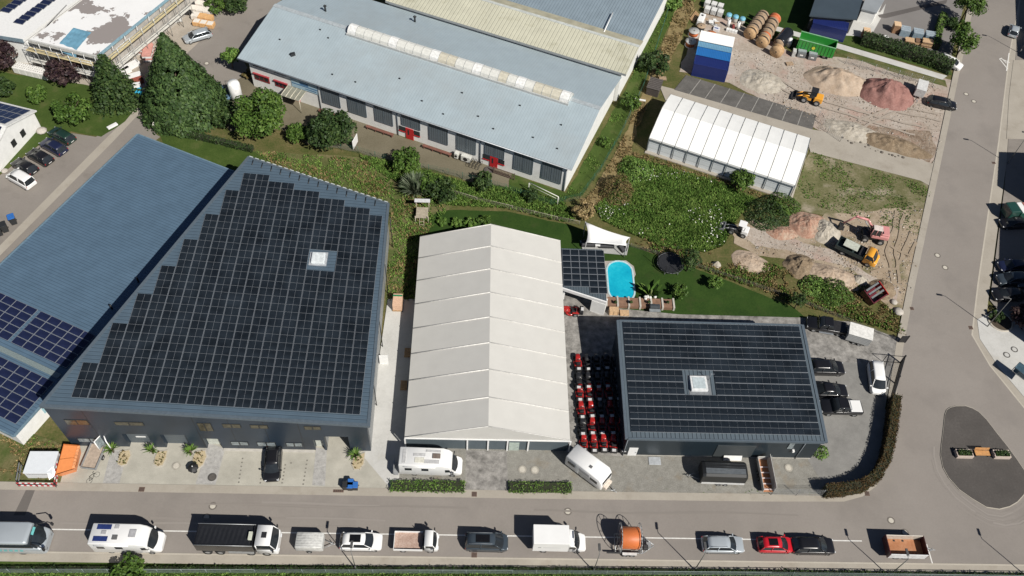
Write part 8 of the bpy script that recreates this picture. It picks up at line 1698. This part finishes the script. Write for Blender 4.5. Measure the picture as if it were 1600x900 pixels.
for c, l, n_ in (((1421, 66), 'low brown timber pile by the long hedge', 3), ((1436, 69), 'untidy brown timber pile in the middle by the long hedge', 4), ((1446, 72), 'tall brown timber pile by the narrow hedge', 6)):
    q = at(*c); t = thing('timber_pile', l, 'timber', (q.x, q.y, 0), R(-14), GT)
    for k in range(n_): 
        mb = MB()
        for i in range(5): mb.box((-.9+rnd.uniform(-.1, .1), -.6+.25*i, .05+.2*k), (.9+rnd.uniform(-.1, .1), -.4+.25*i, .2+.2*k))
        build('layer', mb, (wood, M('timber_dark', (.17, .10, .06), .8, var=.2), woodp)[(k+n_) % 3], t)
q = at(1421, 73); t = thing('white_pipe', 'white pipe lying along the hedge below the timber piles', 'pipe', (q.x, q.y, .1), R(-16)); build('pipe', MB().cyl((-.9, 0, .1), (.9, 0, .1), .14), whitep, t); build('band', MB().cyl((-.1, 0, .1), (.1, 0, .1), .145), greyw, t)
q = at(1385, 58); t = thing('white_plate', 'round white plate lying on the grey yard by the long hedge', 'lid', (q.x, q.y, .06)); build('disc', MB().cyl((0, 0, 0), (0, 0, .06), .42, n=16), whitep, t); build('grip', MB().cyl((0, 0, .06), (0, 0, .1), .08), greyw, t)
# things by the ditch and the marquee
q = at(1021, 142); t = thing('timber_shed', 'small dark slatted shed beside the ditch at the marquee corner', 'shed', (q.x, q.y, 0), R(-20)); build('wall', MB().box((-1.0, -1.4, 0), (1.0, 1.4, 1.5)), M('shed_dark', (.06, .05, .045), .8), t); mb = MB()
for k in range(7): mb.box((-1.1, -1.5+.43*k, 1.51), (1.1, -1.2+.43*k, 1.58))
build('roof_slats', mb, M('roof_slat', (.085, .075, .07), .8), t)
q = at(1000, 157); t = thing('white_plank', 'white plank lying in the marquee shade', 'plank', (q.x, q.y, .1), R(-12)); build('plank', MB().box((-.9, -.15, 0), (.9, .15, .12)), whitep, t); build('batten', MB().box((-.6, -.14, .12), (-.5, .14, .16)), greyw, t)
pallet_stack('low pale pallets at the rear of the dark slatted shed', (1035, 124), 2, dwood)
# top left site stock
PWm = M('wrapped_white', (.66, .62, .56), .5, var=.12, scale=3); POm = M('brick_orange', (.58, .34, .15), .7, var=.2, scale=4)
GPB = 'wrapped brick pallets at the top left yard'
for i in range(3):
    for j in range(4):
        c = (303+i*10.5+j*2.0, 10+i*2+j*9.5); q = at(*c); t = thing('brick_pallet', 'wrapped brick pallet in the '+['left', 'middle', 'right'][i]+' row, '+['first', 'second', 'third', 'fourth'][j]+' from the top edge', 'pallet', (q.x, q.y, .03), R(-8), GPB); hh = 1.1-.18*(j > 1)-.12*(j == 3); build('load', MB().box((-.62, -.62, .15), (.62, .62, hh)), POm if (j == 3 or (j == 2 and i > 0)) else PWm, t, bevel=.03); build('pallet', MB().box((-.6, -.6, 0), (.6, .6, .14)), dwood, t)
        if j == 3: build('top_sheet', MB().box((-.5, -.5, hh+.003), (.5, .5, hh+.03)), PWm, t)
rw_ = M('insulation_pink', (.52, .26, .22), .7, var=.15); GIN = 'white insulation stacks beside the big conifer'
for k, (c, l) in enumerate((((232, 60), 'white and pink insulation stack nearest the scaffold corner'), ((226, 78), 'white and pink insulation stack in the middle of three'), ((234, 88), 'white and pink insulation stack touching the big conifer'))):
    q = at(*c); t = thing('insulation_stack', l, 'stack', (q.x, q.y, 0), R(-35+20*k), GIN)
    for i in range(4): build('board_layer', MB().box((-.7, -1.5, .05+.35*i), (.7, 1.5, .36+.35*i)), (whitep, rw_)[i % 2], t)
for k, (c, l) in enumerate((((203, 107), 'long white board stack left of the big conifer'), ((198, 113), 'short white board stack beside the tiered conifer'))): q = at(*c); t = thing('board_stack', l, 'stack', (q.x, q.y, 0), R(50), 'white board stacks beside the conifers'); build('boards', MB().box((-1.7+k, -.5, 0), (1.7-k, .5, .7)), whitep, t, bevel=.02); build('bearer', MB().box((-1.2+k, -.55, 0), (-1.0+k, .55, .06)), dwood, t)
q = at(214, 128); t = thing('roof_tile_stack', 'stack of dark red roof tiles between the two conifers', 'stack', (q.x, q.y, 0), R(30))
for i in range(3): build('tile_layer', MB().box((-1.0, -.8, .4*i), (1.0, .8, .38+.4*i)), M('tile_red', (.26, .07, .05), .7, var=.2, scale=5), t)
build('cover', MB().box((-1.0, -.3, 1.19), (1.0, .85, 1.24)), whitep, t)
q = at(219, 150); t = thing('portable_toilet', 'sky blue portable toilet with a white roof between the two conifers', 'toilet', (q.x, q.y, 0), R(20)); build('cabin', MB().box((-.6, -.6, 0), (.6, .6, 2.1)), M('toilet_blue', (.03, .33, .55), .4), t, bevel=.04); build('roof', MB().box((-.63, -.63, 2.1), (.63, .63, 2.25)), whitep, t, bevel=.05); build('door', MB().box((-.45, -.63, .1), (.45, -.605, 2.0)), M('toilet_door', (.05, .40, .62), .4), t)
q0_, q1_ = at(27, 110), at(78, 122); GBA = 'white wrapped bales on the garden lawn'
for k in range(5):
    q = q0_.lerp(q1_, (k+.5)/5); t = thing('wrapped_bale', ['leftmost', 'second from the left', 'middle', 'second from the right', 'rightmost'][k]+' white wrapped bale on the lawn before the scaffold', 'bale', (q.x, q.y, 0), math.atan2((q1_-q0_).y, (q1_-q0_).x), GBA); build('wrap', MB().box((-.65, -.75, 0), (.65, .75, 1.25)), M('bale_white', (.66, .65, .62), .5, var=.08), t, bevel=.15); mb = MB()
    for i in range(3):
        for j in range(3): mb.cb((-.4+.4*i, -.45+.45*j, 1.25), (.12, .1, .03))
    build('sticker', mb, M('sticker_dark', (.12, .11, .10), .7), t)
q = at(173, 176); t = thing('white_sign', 'small white board lying on the verge by the lane', 'board', (at(176, 198).x, at(176, 198).y, .03), .8); build('board', MB().box((-.8, -.3, 0), (.8, .3, .25)), whitep, t, bevel=.04); build('foot', MB().box((-.7, -.25, -.02), (.7, .25, 0)), greyw, t)
q = at(270, 14); t = thing('steel_ramp', 'long white loading ramp beside the unfinished building at the top', 'ramp', (q.x, q.y, .0), R(115)); build('deck', MB().box((-4.5, -.75, .35), (4.5, .75, .5)), M('ramp_white', (.58, .58, .56), .6, var=.1), t)
for x_ in (-3.5, 0, 3.5): build('trestle', MB().box((x_-.1, -.7, 0), (x_+.1, .7, .345)), trimk, t)
for k, (c, l, m_) in enumerate((((270, 8), 'teal machine on the yard at the top left edge', M('teal_machine', (.05, .25, .24), .5)), ((284, 13), 'red and grey machine on the yard at the top left edge', M('red_machine', (.28, .07, .07), .5)), ((272, 22), 'black bag heap beside the teal machine', cabk))):
    q = at(*c); t = thing('yard_machine', l, 'machine' if k < 2 else 'bags', (q.x+2.2, q.y, 0), R(20)); build('body', MB().box((-.9, -.5, .25), (.9, .5, .95)), m_, t, bevel=.1); build('top', MB().box((-.4, -.35, .95), (.3, .35, 1.35)), (greyw, trimk)[k % 2], t, bevel=.06)
    if k < 2: wheels(t, (-.5, .5), .55, .25, .15)
# small yard objects
q = at(1022.5, 721); t = thing('steel_plate', 'pale steel hatch plate on the gravel before the workshop', 'hatch', (q.x, q.y, 0)); build('plate', MB().box((-.72, -.5, .05), (.72, .5, .2)), M('zinc_plate', (.40, .42, .44), .4, .2), t, bevel=.02); build('frame', MB().box((-.78, -.56, 0), (.78, .56, .12)), galv2, t)
q = at(1128, 716); t = thing('white_board', 'white board leaning between the workshop and the black trailer', 'board', (at(1143, 716.5).x, at(1143, 716.5).y, 0)); build('board', MB().slab((-1.1, -.35, .1), (1.1, -.35, .1), (1.1, -.02, .8), (-1.1, -.02, .8), .04), whitep, t); build('foot', MB().box((-1.0, -.36, 0), (1.0, -.3, .1)), greyw, t)
q = at(1554, 497); t = thing('round_bed', 'round planting bed with a pale kerb at the right pavement', 'flower bed', (at(1562, 503).x, at(1562, 503).y, 0)); build('kerb', MB().lathe([(1.5, 0), (1.5, .25), (1.75, .25), (1.75, 0)], 24), kerbm, t); build('soil', MB().cyl((0, 0, 0), (0, 0, .2), 1.52, n=20), MATS['soil'], t)
q = at(1590, 590); t = thing('glass_shelter', 'blue glass shelter corner at the right photo edge', 'shelter', (at(1596, 592).x, at(1596, 592).y, .0), R(-50)); mb = MB()
for a, b in (((-1.5, 0, 0), (-1.5, 0, 2.2)), ((1.2, 0, 0), (1.2, 0, 2.2)), ((-1.5, 0, 2.2), (1.2, 0, 2.2)), ((-1.5, -1.2, 2.1), (1.2, -1.2, 2.1)), ((-1.5, 0, 2.2), (-1.5, -1.2, 2.1)), ((1.2, 0, 2.2), (1.2, -1.2, 2.1))): mb.tube([a, b], .05, 5)
build('frame', mb, trimb, t); build('pane', MB().box((-1.4, -.01, .2), (1.1, .01, 2.1)), M('shelter_glass', (.05, .09, .12), .1), t); build('roof', MB().slab((-1.5, -1.2, 2.12), (1.2, -1.2, 2.12), (1.2, 0, 2.23), (-1.5, 0, 2.23), .03), MATS['shelter_glass'], t)
q = at(250, 213); t = thing('stone_pillar', 'pale gate pillar at the lane beside the big conifer', 'pillar', (at(246, 204).x, at(246, 204).y, 0)); build('pillar', MB().box((-.3, -.3, 0), (.3, .3, 1.3)), concb, t); build('cap', MB().box((-.36, -.36, 1.3), (.36, .36, 1.4)), M('pillar_cap', (.5, .48, .44), .8), t)
